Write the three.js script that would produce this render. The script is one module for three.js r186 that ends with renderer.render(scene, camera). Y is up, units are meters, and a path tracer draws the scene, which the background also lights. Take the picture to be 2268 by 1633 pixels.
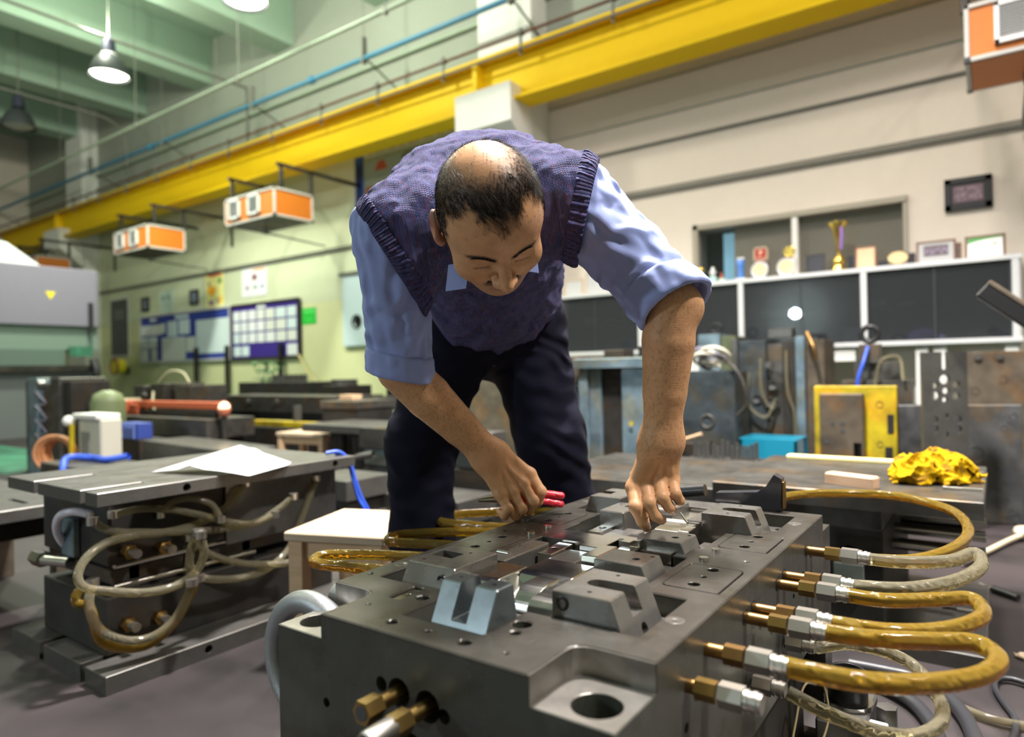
import * as THREE from 'three';
import { mergeGeometries, toCreasedNormals, mergeVertices } from 'three/addons/utils/BufferGeometryUtils.js';
import { Brush, Evaluator, SUBTRACTION, ADDITION } from 'three-bvh-csg';
import { createNoise3D } from 'simplex-noise';

// ---------- camera, exposure, background ----------
const scene = new THREE.Scene();
scene.background = new THREE.Color(0, 0, 0);
const camera = new THREE.PerspectiveCamera(57.2, 2268 / 1633, 0.05, 80);
camera.rotation.order = 'YXZ';
camera.position.set(0, 0.82, 0);
camera.rotation.set(0.15 * Math.PI / 180, 35.55 * Math.PI / 180, -1.12 * Math.PI / 180);
camera.focus = 1.14;
camera.userData.fStop = 2.4;
const renderer = new THREE.WebGLRenderer({ antialias: true });
renderer.toneMapping = THREE.LinearToneMapping;
renderer.toneMappingExposure = 0.53;
renderer.shadowMap.enabled = true;
// hanging lamps: [x, y, z, burning, candela, colour]; they light the hall from their builder below
const UPLIGHT = 19; // candela of the upward light added above each burning lamp to brighten the ceiling
const LAMP_WARM = [1.0, 0.88, 0.8], LAMP_COOL = [1.0, 0.95, 0.91], LAMP_GREEN = [0.95, 1.0, 0.8];
const LAMPS = [
  [-6.3, 4.72, -4.15, 1, 105, LAMP_GREEN], [-9.25, 4.72, -4.12, 1, 140, LAMP_GREEN], [-12.2, 4.72, -4.1, 0, 0, LAMP_GREEN],
  [-3.35, 4.72, -4.15, 1, 50, LAMP_WARM], [-0.4, 4.72, -4.15, 1, 54, LAMP_WARM], [2.5, 4.72, -4.15, 1, 20, LAMP_WARM],
  [-6.3, 4.72, 0.4, 1, 24, LAMP_WARM], [-1.0, 4.72, -2.0, 1, 430, LAMP_COOL], [1.9, 4.72, -1.3, 1, 190, LAMP_COOL], [-9.25, 4.72, 0.4, 1, 30, LAMP_GREEN],
  [-12.2, 4.72, 0.4, 1, 30, LAMP_GREEN],
];

// ---------- small tools ----------
const PI = Math.PI;
function mulberry(a) { return () => { a |= 0; a = a + 0x6D2B79F5 | 0; let t = Math.imul(a ^ a >>> 15, 1 | a); t = t + Math.imul(t ^ t >>> 7, 61 | t) ^ t; return ((t ^ t >>> 14) >>> 0) / 4294967296; }; }
const rnd = mulberry(20240611);
const rr = (a, b) => a + (b - a) * rnd();
const noise3 = createNoise3D(mulberry(77));
const lerp = (a, b, t) => a + (b - a) * t, clamp = (x, a = 0, b = 1) => Math.min(b, Math.max(a, x));
const sstep = (a, b, x) => { const t = clamp((x - a) / (b - a)); return t * t * (3 - 2 * t); };
const V = (x, y, z) => new THREE.Vector3(x, y, z);
const used = {};
function numbered(n) { const k = used[n] = (used[n] ?? -1) + 1; return k ? n + '_' + String(k).padStart(3, '0') : n; }
function thing(name, label, category, pos = [0, 0, 0], turn = 0, group) {
  const o = new THREE.Group(); o.name = numbered(name); scene.add(o);
  o.position.set(...pos); o.rotation.y = turn;
  o.userData = { label, category }; if (group) o.userData.group = group;
  return o;
}
function tag(o, label, category, group) { o.userData.label = label; o.userData.category = category; if (group) o.userData.group = group; return o; }
function flat(g) { const h = g.index ? g.toNonIndexed() : g; if (!h.attributes.normal) h.computeVertexNormals(); if (!h.attributes.uv) h.setAttribute('uv', new THREE.BufferAttribute(new Float32Array(h.attributes.position.count * 2), 2)); for (const k of Object.keys(h.attributes)) if (!['position', 'normal', 'uv'].includes(k)) h.deleteAttribute(k); return h; }
function join(gs) { const a = (Array.isArray(gs) ? gs : [gs]).map(flat); return a.length > 1 ? mergeGeometries(a) : a[0]; }
// uv in metres, by the side each face looks to
function boxUV(g0) {
  const g = flat(g0), p = g.attributes.position, uv = g.attributes.uv, a = V(), b = V(), c = V(), n = V();
  for (let i = 0; i < p.count; i += 3) {
    a.fromBufferAttribute(p, i); b.fromBufferAttribute(p, i + 1); c.fromBufferAttribute(p, i + 2);
    n.subVectors(b, a).cross(c.clone().sub(a)); const x = Math.abs(n.x), y = Math.abs(n.y), z = Math.abs(n.z);
    [a, b, c].forEach((v, k) => y >= x && y >= z ? uv.setXY(i + k, v.x, -v.z) : x >= z ? uv.setXY(i + k, v.z, v.y) : uv.setXY(i + k, v.x, v.y));
  }
  return g;
}
function mesh(name, gs, mat, parent = scene, keepUV) {
  const j = join(gs), m = new THREE.Mesh(keepUV ? j : boxUV(j), mat);
  m.name = parent === scene ? numbered(name) : name; m.castShadow = m.receiveShadow = true; parent.add(m); return m;
}
function struct(name, gs, mat, parent = scene, keepUV) { const m = mesh(name, gs, mat, parent, keepUV); if (parent === scene) m.userData.kind = 'structure'; return m; }
const tr = (g, x = 0, y = 0, z = 0) => g.translate(x, y, z), rx = (g, a) => g.rotateX(a), ry = (g, a) => g.rotateY(a), rz = (g, a) => g.rotateZ(a);
// box with chamfered edges, centred
function cbox(w, h, d, c = 0.002) {
  c = Math.min(c, w / 3, h / 3, d / 3);
  const X = w / 2, Y = h / 2, Z = d / 2, pos = [];
  const tri = (a, b, c2) => { const n = V().subVectors(b, a).cross(V().subVectors(c2, a)); const m = V().add(a).add(b).add(c2); const q = n.dot(m) < 0 ? [a, c2, b] : [a, b, c2]; q.forEach((v) => pos.push(v.x, v.y, v.z)); };
  const P = (ax, sx, sy, sz) => V(sx * (ax === 0 ? X : X - c), sy * (ax === 1 ? Y : Y - c), sz * (ax === 2 ? Z : Z - c));
  const quad = (a, b, c2, d2) => { tri(a, b, c2); tri(a, c2, d2); };
  for (const s of [-1, 1]) {
    quad(P(0, s, -1, -1), P(0, s, 1, -1), P(0, s, 1, 1), P(0, s, -1, 1));
    quad(P(1, -1, s, -1), P(1, 1, s, -1), P(1, 1, s, 1), P(1, -1, s, 1));
    quad(P(2, -1, -1, s), P(2, 1, -1, s), P(2, 1, 1, s), P(2, -1, 1, s));
    for (const t of [-1, 1]) {
      quad(P(0, s, t, -1), P(0, s, t, 1), P(1, s, t, 1), P(1, s, t, -1));
      quad(P(0, s, -1, t), P(0, s, 1, t), P(2, s, 1, t), P(2, s, -1, t));
      quad(P(1, -1, s, t), P(1, 1, s, t), P(2, 1, s, t), P(2, -1, s, t));
      for (const u of [-1, 1]) tri(P(0, s, t, u), P(1, s, t, u), P(2, s, t, u));
    }
  }
  const g = new THREE.BufferGeometry(); g.setAttribute('position', new THREE.Float32BufferAttribute(pos, 3)); g.computeVertexNormals(); return flat(g);
}
const box = (w, h, d, x = 0, y = 0, z = 0, c = 0.002) => tr(cbox(w, h, d, c), x, y, z);
// box from corner to corner
const span = (x0, x1, y0, y1, z0, z1, c = 0.002) => box(Math.abs(x1 - x0), Math.abs(y1 - y0), Math.abs(z1 - z0), (x0 + x1) / 2, (y0 + y1) / 2, (z0 + z1) / 2, c);
const cyl = (r0, r1, h, seg = 20, open = false) => new THREE.CylinderGeometry(r0, r1, h, seg, 1, open);
function rodBetween(a, b, r, seg = 10, r2 = r) {
  const A = V(...a), B = V(...b), g = cyl(r2, r, A.distanceTo(B), seg);
  g.applyQuaternion(new THREE.Quaternion().setFromUnitVectors(V(0, 1, 0), B.clone().sub(A).normalize())); const m = A.add(B).multiplyScalar(0.5); return g.translate(m.x, m.y, m.z);
}
function tube(pts, r, n = 40, seg = 10, tension = 0.5) { return new THREE.TubeGeometry(new THREE.CatmullRomCurve3(pts.map((p) => V(...p)), false, 'centripetal', tension), n, r, seg); }
const lathe = (pts, seg = 32) => new THREE.LatheGeometry(pts.map((p) => new THREE.Vector2(...p)), seg);
const hexNut = (r, h) => { const g = cyl(r, r, h, 6); return toCreasedNormals(flat(g), 0.3); };
function ptsShape(pts, Cls = THREE.Shape) { const s = new Cls(); pts.forEach((p, i) => i ? s.lineTo(p[0], p[1]) : s.moveTo(p[0], p[1])); s.closePath(); return s; }
const circlePts = (x, y, r, n = 20) => Array.from({ length: n }, (_, i) => [x + r * Math.cos(i / n * 2 * PI), y + r * Math.sin(i / n * 2 * PI)]);
function roundPoly(pts, rads, n = 5) { // rounded corners, rads a number or one per corner
  const out = [], N = pts.length;
  for (let i = 0; i < N; i++) {
    const r0 = Array.isArray(rads) ? rads[i] : rads, p = pts[i], a = pts[(i + N - 1) % N], b = pts[(i + 1) % N];
    if (!r0) { out.push(p); continue; }
    const la = Math.hypot(a[0] - p[0], a[1] - p[1]), lb = Math.hypot(b[0] - p[0], b[1] - p[1]), r = Math.min(r0, la * 0.49, lb * 0.49);
    const A = [p[0] + (a[0] - p[0]) / la * r, p[1] + (a[1] - p[1]) / la * r], B = [p[0] + (b[0] - p[0]) / lb * r, p[1] + (b[1] - p[1]) / lb * r];
    for (let k = 0; k <= n; k++) { const t = k / n, u = 1 - t; out.push([u * u * A[0] + 2 * u * t * p[0] + t * t * B[0], u * u * A[1] + 2 * u * t * p[1] + t * t * B[1]]); }
  }
  return out;
}
// upright slab from a plan outline in (x, depth v): x -> x, v -> -z; top edges and hole edges chamfered
function slab(outline, y0, y1, holes = [], bev = 0.001) {
  const area = (p) => p.reduce((s, a, i) => { const b = p[(i + 1) % p.length]; return s + a[0] * b[1] - b[0] * a[1]; }, 0);
  const ccw = (p) => area(p) < 0 ? p.slice().reverse() : p.slice(), cw = (p) => area(p) > 0 ? p.slice().reverse() : p.slice();
  const rings = [ccw(outline), ...holes.map(cw)];
  const inset = (p, d) => p.map((q, i) => {
    const a = p[(i + p.length - 1) % p.length], b = p[(i + 1) % p.length];
    let n1 = [-(q[1] - a[1]), q[0] - a[0]], n2 = [-(b[1] - q[1]), b[0] - q[0]]; const l1 = Math.hypot(...n1) || 1, l2 = Math.hypot(...n2) || 1;
    n1 = [n1[0] / l1, n1[1] / l1]; n2 = [n2[0] / l2, n2[1] / l2]; const k = d / Math.max(0.35, 1 + n1[0] * n2[0] + n1[1] * n2[1]);
    return [q[0] + (n1[0] + n2[0]) * k, q[1] + (n1[1] + n2[1]) * k];
  });
  const tops = rings.map((r) => bev ? inset(r, bev) : r), pos = [];
  const put = (p, y) => pos.push(p[0], y, -p[1]);
  const face = (rs, y, up) => {
    const v2 = rs.map((r) => r.map((p) => new THREE.Vector2(p[0], p[1]))), all = rs.flat();
    for (const t of THREE.ShapeUtils.triangulateShape(v2[0], v2.slice(1))) { const q = t.map((i) => all[i]); const cr = (q[1][0] - q[0][0]) * (q[2][1] - q[0][1]) - (q[1][1] - q[0][1]) * (q[2][0] - q[0][0]); if ((cr > 0) !== up) q.reverse(); q.forEach((p) => put(p, y)); }
  };
  face(tops, y1, true); face(rings, y0, false);
  rings.forEach((r, k) => r.forEach((p, i) => {
    const j = (i + 1) % r.length, q = r[j], yb = y1 - bev;
    put(p, y0); put(q, y0); put(q, yb); put(p, y0); put(q, yb); put(p, yb);
    if (bev) { const P = tops[k][i], Q = tops[k][j]; put(p, yb); put(q, yb); put(Q, y1); put(p, yb); put(Q, y1); put(P, y1); }
  }));
  const g = new THREE.BufferGeometry(); g.setAttribute('position', new THREE.Float32BufferAttribute(pos, 3)); return toCreasedNormals(flat(g), 0.55);
}
// profile extruded along x: profile in (z, y)
const bevel = (d, b) => b ? { depth: d - 2 * b, bevelEnabled: true, bevelThickness: b, bevelSize: b, bevelOffset: -b, bevelSegments: 1 } : { depth: d, bevelEnabled: false };
function extrudeX(profile, x0, x1, b = 0) { const g = new THREE.ExtrudeGeometry(ptsShape(profile.map(([z, y]) => [-z, y])), bevel(x1 - x0, b)); return flat(g.rotateY(PI / 2).translate(x0 + b, 0, 0)); }
// profile in (x, y) extruded along z from z0 to z1
function extrudeZ(profile, z0, z1, b = 0) { const g = new THREE.ExtrudeGeometry(ptsShape(profile), bevel(Math.abs(z1 - z0), b)); return flat(g.translate(0, 0, Math.min(z0, z1) + b)); }
const csg = new Evaluator(); csg.useGroups = false;
function cut(g, ...tools) { csg.attributes = ['position', 'normal', 'uv']; let a = new Brush(flat(g)); a.updateMatrixWorld(); for (const t of tools) { const b = new Brush(flat(t)); b.updateMatrixWorld(); a = csg.evaluate(a, b, SUBTRACTION); } return flat(a.geometry); }

// ---------- procedural textures ----------
function lattice(seed) { const r = mulberry(seed), t = new Float32Array(65536).map(() => r()); return (x, y, px, py) => { const X = Math.floor(x), Y = Math.floor(y), fx = x - X, fy = y - Y, s = fx * fx * (3 - 2 * fx), u = fy * fy * (3 - 2 * fy); const h = (i, j) => t[(((i % px) + px) % px + (((j % py) + py) % py) * 241) & 65535]; return lerp(lerp(h(X, Y), h(X + 1, Y), s), lerp(h(X, Y + 1), h(X + 1, Y + 1), s), u); }; }
function fbm(seed) { const n = lattice(seed); return (u, v, fx, fy, oct = 4) => { let s = 0, a = 0.5, w = 0; for (let o = 0; o < oct; o++) { s += a * n(u * fx, v * fy, fx, fy); w += a; a *= 0.55; fx *= 2; fy *= 2; } return s / w; }; }
function dataTex(size, fn, srgb, rep = 1) {
  const d = new Uint8Array(size * size * 4);
  for (let j = 0; j < size; j++) for (let i = 0; i < size; i++) { const c = fn((i + 0.5) / size, (j + 0.5) / size), k = (j * size + i) * 4; d[k] = clamp(c[0]) * 255; d[k + 1] = clamp(c[1]) * 255; d[k + 2] = clamp(c[2]) * 255; d[k + 3] = 255; }
  const t = new THREE.DataTexture(d, size, size); t.wrapS = t.wrapT = THREE.RepeatWrapping; t.magFilter = THREE.LinearFilter; t.minFilter = THREE.LinearMipmapLinearFilter; if (srgb) t.colorSpace = THREE.SRGBColorSpace; t.repeat.set(1 / rep, 1 / rep); t.needsUpdate = true; return t;
}
function canvasTex(w, h, draw) { const c = document.createElement('canvas'); c.width = w; c.height = h; const x = c.getContext('2d'); draw(x, w, h); const t = new THREE.CanvasTexture(c); t.colorSpace = THREE.SRGBColorSpace; return t; }
const std = (o) => new THREE.MeshPhysicalMaterial(o);
const lin = (r, g, b) => new THREE.Color().setRGB(r, g, b);
const F1 = fbm(11), F2 = fbm(23), F3 = fbm(37);
// worn steel: blotches, fine grind marks
const texSteel = dataTex(512, (u, v) => { const a = F1(u, v, 4, 4, 5), s = F2(u, v, 6, 90, 2), b = F3(u, v, 24, 24, 3); const k = 0.72 + 0.3 * (a - 0.5) + 0.04 * (s - 0.5) + 0.14 * (b - 0.5), st = sstep(0.6, 0.75, F2(u, v, 5, 5, 4)); return [k, k * (1 - 0.04 * st), k * (1 - 0.1 * st)]; }, false, 0.25);
const texTop = dataTex(1024, (u, v) => { const a = F1(u, v, 4, 4, 6), b = F3(u, v, 18, 18, 4), st = sstep(0.56, 0.7, F2(u, v, 6, 6, 5)), sc = sstep(0.7, 0.82, F2(u, v, 160, 7, 2)) * sstep(0.5, 0.65, F1(u, v, 9, 9, 3)), lt = sstep(0.6, 0.75, F3(u, v, 8, 8, 5)); const k = 0.74 + 0.42 * (a - 0.5) + 0.3 * (b - 0.5) - 0.2 * st + 0.16 * sc + 0.16 * lt; return [k, k * (1 - 0.05 * st), k * (1 - 0.14 * st)]; }, false, 0.5);
const texRough = dataTex(512, (u, v) => { const k = 0.75 + 0.5 * (F3(u, v, 6, 6, 5) - 0.5) + 0.1 * (F1(u, v, 6, 60, 2) - 0.5); return [k, k, k]; }, false, 0.25);
const texOld = dataTex(512, (u, v) => { const a = F1(u, v, 5, 5, 5), b = F2(u, v, 12, 12, 4), r = sstep(0.52, 0.68, F3(u, v, 4, 4, 5)); const k = 0.55 + 0.55 * (a - 0.5) + 0.35 * (b - 0.5); return [k * (1 + 0.25 * r), k * (1 - 0.02 * r), k * (1 - 0.28 * r)]; }, false, 0.6);
const texGrain = dataTex(256, (u, v) => { const k = 0.5 + 0.6 * (F2(u, v, 32, 32, 3) - 0.5); return [k, k, k]; }, false, 0.05);
const texWall = dataTex(512, (u, v) => { const k = 0.93 + 0.1 * (F1(u, v, 3, 3, 6) - 0.5) + 0.03 * (F2(u, v, 60, 60, 2) - 0.5); return [k, k, k * 0.995]; }, false, 3);
const texFloor = dataTex(1024, (u, v) => { const a = F1(u, v, 5, 5, 6), b = F2(u, v, 11, 11, 5), s = sstep(0.55, 0.72, F3(u, v, 6, 9, 5)), w = sstep(0.62, 0.8, F2(u, v, 14, 3, 4)); const k = 0.62 + 0.8 * (a - 0.5) + 0.6 * (b - 0.5) - 0.3 * s + 0.3 * w; return [k, k * 0.985, k * 0.98]; }, false, 2.4);
const texWood = dataTex(256, (u, v) => { const g = F1(u, v, 3, 40, 4), k = 0.86 + 0.3 * (g - 0.5); return [k, k * 0.97, k * 0.92]; }, false, 0.3);
const M = {
  top: std({ color: lin(0.066, 0.06, 0.052), metalness: 0.38, roughness: 0.4, map: texTop, roughnessMap: texRough, bumpMap: texGrain, bumpScale: 0.00006 }),
  side: std({ color: lin(0.084, 0.086, 0.072), metalness: 0.32, roughness: 0.42, map: texTop, roughnessMap: texRough, bumpMap: texGrain, bumpScale: 0.00006 }),  // same steel as top; greener, lighter colour imitates light on the upright faces
  formed: std({ color: lin(0.5, 0.48, 0.44), metalness: 1, roughness: 0.3, roughnessMap: texRough }),
  insert: std({ color: lin(0.22, 0.208, 0.192), metalness: 0.65, roughness: 0.38, map: texSteel, roughnessMap: texRough }),
  polished: std({ color: lin(0.66, 0.64, 0.6), metalness: 1, roughness: 0.24, roughnessMap: texRough }),
  bright: std({ color: lin(0.6, 0.58, 0.54), metalness: 1, roughness: 0.27, roughnessMap: texRough }),
  nickel: std({ color: lin(0.56, 0.53, 0.49), metalness: 1, roughness: 0.33 }),
  brass: std({ color: lin(0.56, 0.36, 0.12), metalness: 1, roughness: 0.3, map: texSteel }),
  brassDull: std({ color: lin(0.36, 0.21, 0.08), metalness: 1, roughness: 0.38, map: texSteel }),
  bore: std({ color: lin(0.1, 0.1, 0.1), metalness: 0.8, roughness: 0.6 }),
  black: std({ color: lin(0.014, 0.014, 0.016), metalness: 0, roughness: 0.42 }),
  blackMetal: std({ color: lin(0.03, 0.03, 0.032), metalness: 0.6, roughness: 0.35 }),
  old: std({ color: lin(0.14, 0.132, 0.12), metalness: 0.55, roughness: 0.55, map: texOld, roughnessMap: texRough }),
  oldDark: std({ color: lin(0.06, 0.056, 0.052), metalness: 0.5, roughness: 0.6, map: texOld }),
  oldBrown: std({ color: lin(0.18, 0.14, 0.1), metalness: 0.45, roughness: 0.6, map: texOld }),
  oldBlue: std({ color: lin(0.3, 0.42, 0.5), metalness: 0.5, roughness: 0.45, map: texOld }),
  plate: std({ color: lin(0.14, 0.134, 0.125), metalness: 0.5, roughness: 0.48, map: texSteel, roughnessMap: texRough }),
  forged: std({ color: lin(0.34, 0.35, 0.36), metalness: 0.85, roughness: 0.5, bumpMap: texGrain, bumpScale: 0.0004 }),
  wall: std({ color: lin(0.72, 0.64, 0.56), roughness: 0.75, map: texWall }),
  wallLeft: std({ color: lin(0.66, 0.7, 0.5), roughness: 0.7, map: texWall }),
  wallLow: std({ color: lin(0.72, 0.72, 0.42), roughness: 0.6, map: texWall }),
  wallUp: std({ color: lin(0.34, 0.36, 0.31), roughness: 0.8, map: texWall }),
  white: std({ color: lin(0.8, 0.79, 0.76), roughness: 0.7, map: texWall }),
  ceiling: std({ color: lin(0.34, 0.47, 0.37), roughness: 0.8, map: texWall }),
  floor: std({ color: lin(0.037, 0.027, 0.03), roughness: 0.62, map: texFloor }),
  green: std({ color: lin(0.05, 0.24, 0.15), roughness: 0.55, map: texFloor }),
  yellow: std({ color: lin(0.86, 0.56, 0.004), roughness: 0.6, specularIntensity: 0.4, map: texWall }),
  orange: std({ color: lin(0.62, 0.17, 0.015), roughness: 0.5, map: texWall }),
  alu: std({ color: lin(0.7, 0.7, 0.71), metalness: 0.3, roughness: 0.5 }),
  lightGrey: std({ color: lin(0.2, 0.185, 0.25), roughness: 0.55, map: texWall }),
  wood: std({ color: lin(0.72, 0.5, 0.32), roughness: 0.65, map: texWood }),
  woodPale: std({ color: lin(0.6, 0.47, 0.35), roughness: 0.6, map: texWood }),
  grey: std({ color: lin(0.2, 0.2, 0.19), roughness: 0.6 }),
  conduit: std({ color: lin(0.16, 0.16, 0.14), roughness: 0.6 }),
  pipeGreen: std({ color: lin(0.36, 0.44, 0.34), roughness: 0.6 }),
  pipeBlue: std({ color: lin(0.05, 0.21, 0.35), roughness: 0.5 }),
  rust: std({ color: lin(0.22, 0.09, 0.05), roughness: 0.7, map: texOld }),
  blueCable: std({ color: lin(0.03, 0.09, 0.55), roughness: 0.4 }),
  hose: std({ color: lin(0.55, 0.37, 0.06), roughness: 0.12, transmission: 0.8, thickness: 0.004, ior: 1.3, attenuationColor: lin(0.8, 0.6, 0.12), attenuationDistance: 0.02 }),
  hoseClear: std({ color: lin(0.8, 0.74, 0.55), roughness: 0.1, transmission: 0.9, thickness: 0.004, ior: 1.25, attenuationColor: lin(0.8, 0.72, 0.42), attenuationDistance: 0.04 }),
  cable: std({ color: lin(0.025, 0.025, 0.03), roughness: 0.4 }),
  paper: std({ color: lin(0.6, 0.6, 0.62), roughness: 0.8, transmission: 0.3, thickness: 0 }),
  glass: std({ color: lin(0.75, 0.8, 0.85), roughness: 0.03, transmission: 1, thickness: 0, ior: 1.5 }),
};
// ---------- the hall ----------
const WZ = -6.4, X0 = -18.5, X1 = 5.5, ZB = 4.2, CH = 6.5;
struct('floor', span(X0, X1, -0.2, 0, WZ - 0.3, ZB), M.floor);
{ // back wall with a window opening; paint changes colour at 1.9 m and the wall is darker above the crane rail
  const wx0 = -2.37, wx1 = -0.56, wy0 = 1.585, wy1 = 2.19, z0 = WZ - 0.28;
  struct('wall_back', [span(X0, X1, 0, wy0, z0, WZ), span(X0, wx0, wy0, wy1, z0, WZ, 0.001), span(wx1, X1, wy0, wy1, z0, WZ, 0.001), span(X0, X1, wy1, 4.3, z0, WZ, 0.001)], M.wall);
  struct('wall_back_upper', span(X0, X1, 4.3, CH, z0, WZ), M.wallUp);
  struct('wall_back_dado', span(X0, -4.74, 0, 1.86, WZ, WZ + 0.012), M.wallLow);
  struct('wall_back_left', span(X0, -4.74, 1.86, 4.3, WZ, WZ + 0.01), M.wallLeft);
  const w = new THREE.Group(); w.name = 'window_1'; w.userData.kind = 'structure'; scene.add(w);
  mesh('window_frame', [span(wx0, wx1, wy1 - 0.05, wy1, z0 + 0.05, WZ + 0.03), span(wx0, wx0 + 0.05, wy0, wy1, z0 + 0.05, WZ + 0.03), span(wx1 - 0.035, wx1, wy0, wy1, z0 + 0.05, WZ + 0.02)], std({ color: lin(0.33, 0.3, 0.24), roughness: 0.6 }), w);
  mesh('mullion', span(-1.46, -1.41, wy0, wy1, WZ - 0.06, WZ + 0.02), M.white, w);
  mesh('pane', span(wx0 + 0.05, -1.46, wy0, wy1 - 0.05, WZ - 0.05, WZ - 0.046, 0.0005), M.glass, w);
  mesh('pane', span(-1.41, wx1 - 0.035, wy0, wy1 - 0.05, WZ - 0.05, WZ - 0.046, 0.0005), M.glass, w);
  const bl = std({ color: lin(0.55, 0.4, 0.26), roughness: 0.8 });
  for (let i = 0; i < 17; i++) mesh('blind_slat', span(-2.0, wx1, wy0 + 0.01 + i * 0.036, wy0 + 0.044 + i * 0.036, WZ - 0.085, WZ - 0.075), bl, w);
  mesh('back_panel', span(wx0, wx1, wy0, wy1, z0 - 0.02, z0), M.oldDark, w);
  mesh('room_glow_strip', span(-2.14, -2.03, wy0 + 0.02, wy1 - 0.08, WZ - 0.2, WZ - 0.19), std({ color: lin(0.3, 0.5, 0.55), emissive: lin(0.5, 0.85, 0.95), roughness: 0.6 }), w);  // emissive strip stands in for a lit room seen through the glass
}
struct('wall_left', span(X0 - 0.3, X0, 0, CH, WZ - 0.3, ZB), M.wall);
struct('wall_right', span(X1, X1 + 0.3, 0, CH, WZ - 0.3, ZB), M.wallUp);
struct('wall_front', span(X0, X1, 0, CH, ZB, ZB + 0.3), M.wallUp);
struct('ceiling', span(X0 - 0.3, X1 + 0.3, CH, CH + 0.3, WZ - 0.3, ZB + 0.3), M.ceiling);
for (const x of [-15.3, -13.1, -10.9, -8.7, -6.5, -4.3, -2.1, 0.1, 2.3]) struct('ceiling_beam', span(x - 0.22, x + 0.22, 5.75, CH, WZ, ZB), M.ceiling);
struct('floor_marking', span(-16, 5.4, 0, 0.004, -6.38, -5.2, 0.0005), M.green);
struct('floor_marking', span(-16, -7.0, 0, 0.004, -3.15, -2.2, 0.0005), M.green);
for (const x of [-4.74, -15.65]) { // columns carry the crane rail on corbels
  const w = 0.74, c = new THREE.Group(); c.name = numbered('column'); c.userData.kind = 'structure'; scene.add(c);
  mesh('shaft', span(x, x + w, 0, CH, WZ, WZ + 0.32, 0.01), M.white, c);
  mesh('corbel', extrudeX([[WZ + 0.3, 3.8], [-5.66, 3.8], [-5.66, 3.4], [WZ + 0.3, 3.05]], x, x + w), M.white, c);
}
{ // crane runway
  const g = new THREE.Group(); g.name = 'crane_runway'; g.userData.kind = 'structure'; scene.add(g);
  const a = X0 + 0.02, b = X1 - 0.02;
  mesh('bottom_flange', span(a, b, 3.63, 3.66, -6.02, -5.72), M.yellow, g);
  mesh('web', span(a, b, 3.66, 4.14, -5.88, -5.85), M.yellow, g);
  mesh('top_flange', span(a, b, 4.14, 4.17, -6.02, -5.72), M.yellow, g);
  mesh('crane_rail', span(a, b, 4.17, 4.22, -5.9, -5.84), M.rust, g);
  for (const x of [-4.52, -15.3]) { mesh('stiffener', span(x - 0.03, x + 0.03, 3.66, 4.14, -5.85, -5.73), M.yellow, g); mesh('bearing_plate', span(x - 0.25, x + 0.25, 3.6, 3.63, -6.02, -5.7), M.oldDark, g); }
  mesh('conductor_bar', rodBetween([a, 4.27, -5.72], [b, 4.27, -5.72], 0.016, 8), M.rust, g);
  mesh('conductor_bar', rodBetween([a, 4.1, -5.69], [b, 4.1, -5.69], 0.012, 8), M.conduit, g);
  for (let i = 0; i < 14; i++) { const x = -14.4 + i * 1.05; mesh('bar_hanger', [span(x - 0.012, x + 0.012, 4.05, 4.33, -5.735, -5.71), span(x - 0.03, x + 0.03, 4.26, 4.3, -5.76, -5.69)], M.conduit, g); }
}
// wall conduits
struct('trim_1', [rodBetween([X0, 2.54, WZ + 0.025], [X1, 2.6, WZ + 0.025], 0.014, 8), rodBetween([X0, 2.58, WZ + 0.02], [X1, 2.64, WZ + 0.02], 0.008, 8)], M.conduit);
struct('trim_2', rodBetween([-4.0, 3.07, WZ + 0.02], [X1, 3.1, WZ + 0.02], 0.013, 8), M.conduit);
for (const [i, y] of [3.34, 3.7].entries()) struct('trim_' + (i + 3), span(-4.05, X1, y, y + 0.015, WZ, WZ + 0.012), M.wallUp);
struct('trim_5', rodBetween([X0, 4.95, WZ + 0.05], [X1, 4.95, WZ + 0.05], 0.02, 8), M.pipeGreen);
struct('trim_6', rodBetween([X0, 4.42, WZ + 0.06], [X1, 4.42, WZ + 0.06], 0.015, 8), M.pipeGreen);
{ // overhead pipes along the wall
  const p = tag(mesh('overhead_pipe', [rodBetween([X0, 4.66, -5.7], [X1, 4.66, -5.7], 0.03, 12), ...[-7.2, -3.0, -11.4].map((x) => tr(rz(cyl(0.05, 0.05, 0.07, 12), PI / 2), x, 4.66, -5.7))], M.pipeBlue), 'long blue air pipe above the yellow crane beam', 'pipe');
  for (const x of [-13.6, -11.0, -8.5, -6.2, -4.0, -1.6]) mesh('pipe_hanger', [span(x - 0.02, x + 0.02, 4.6, 4.92, -5.73, -5.66), rodBetween([x, 4.85, -5.7], [x, CH, -5.7], 0.006, 6), rodBetween([x, 4.68, -5.7], [x + 0.02, 4.4, WZ + 0.02], 0.012, 6)], M.conduit, p);
  const q = tag(mesh('overhead_pipe', rodBetween([X0, 4.52, -4.9], [X1, 4.52, -4.9], 0.022, 10), M.pipeGreen), 'thin pale green pipe hung in front of the blue pipe', 'pipe');
  for (const x of [-12.8, -10.2, -7.6, -5.0, -2.2]) mesh('pipe_hanger', [rodBetween([x, 4.52, -4.9], [x, CH, -4.9], 0.006, 6), span(x - 0.015, x + 0.015, 4.48, 4.56, -4.925, -4.875)], M.conduit, q);
}
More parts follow.
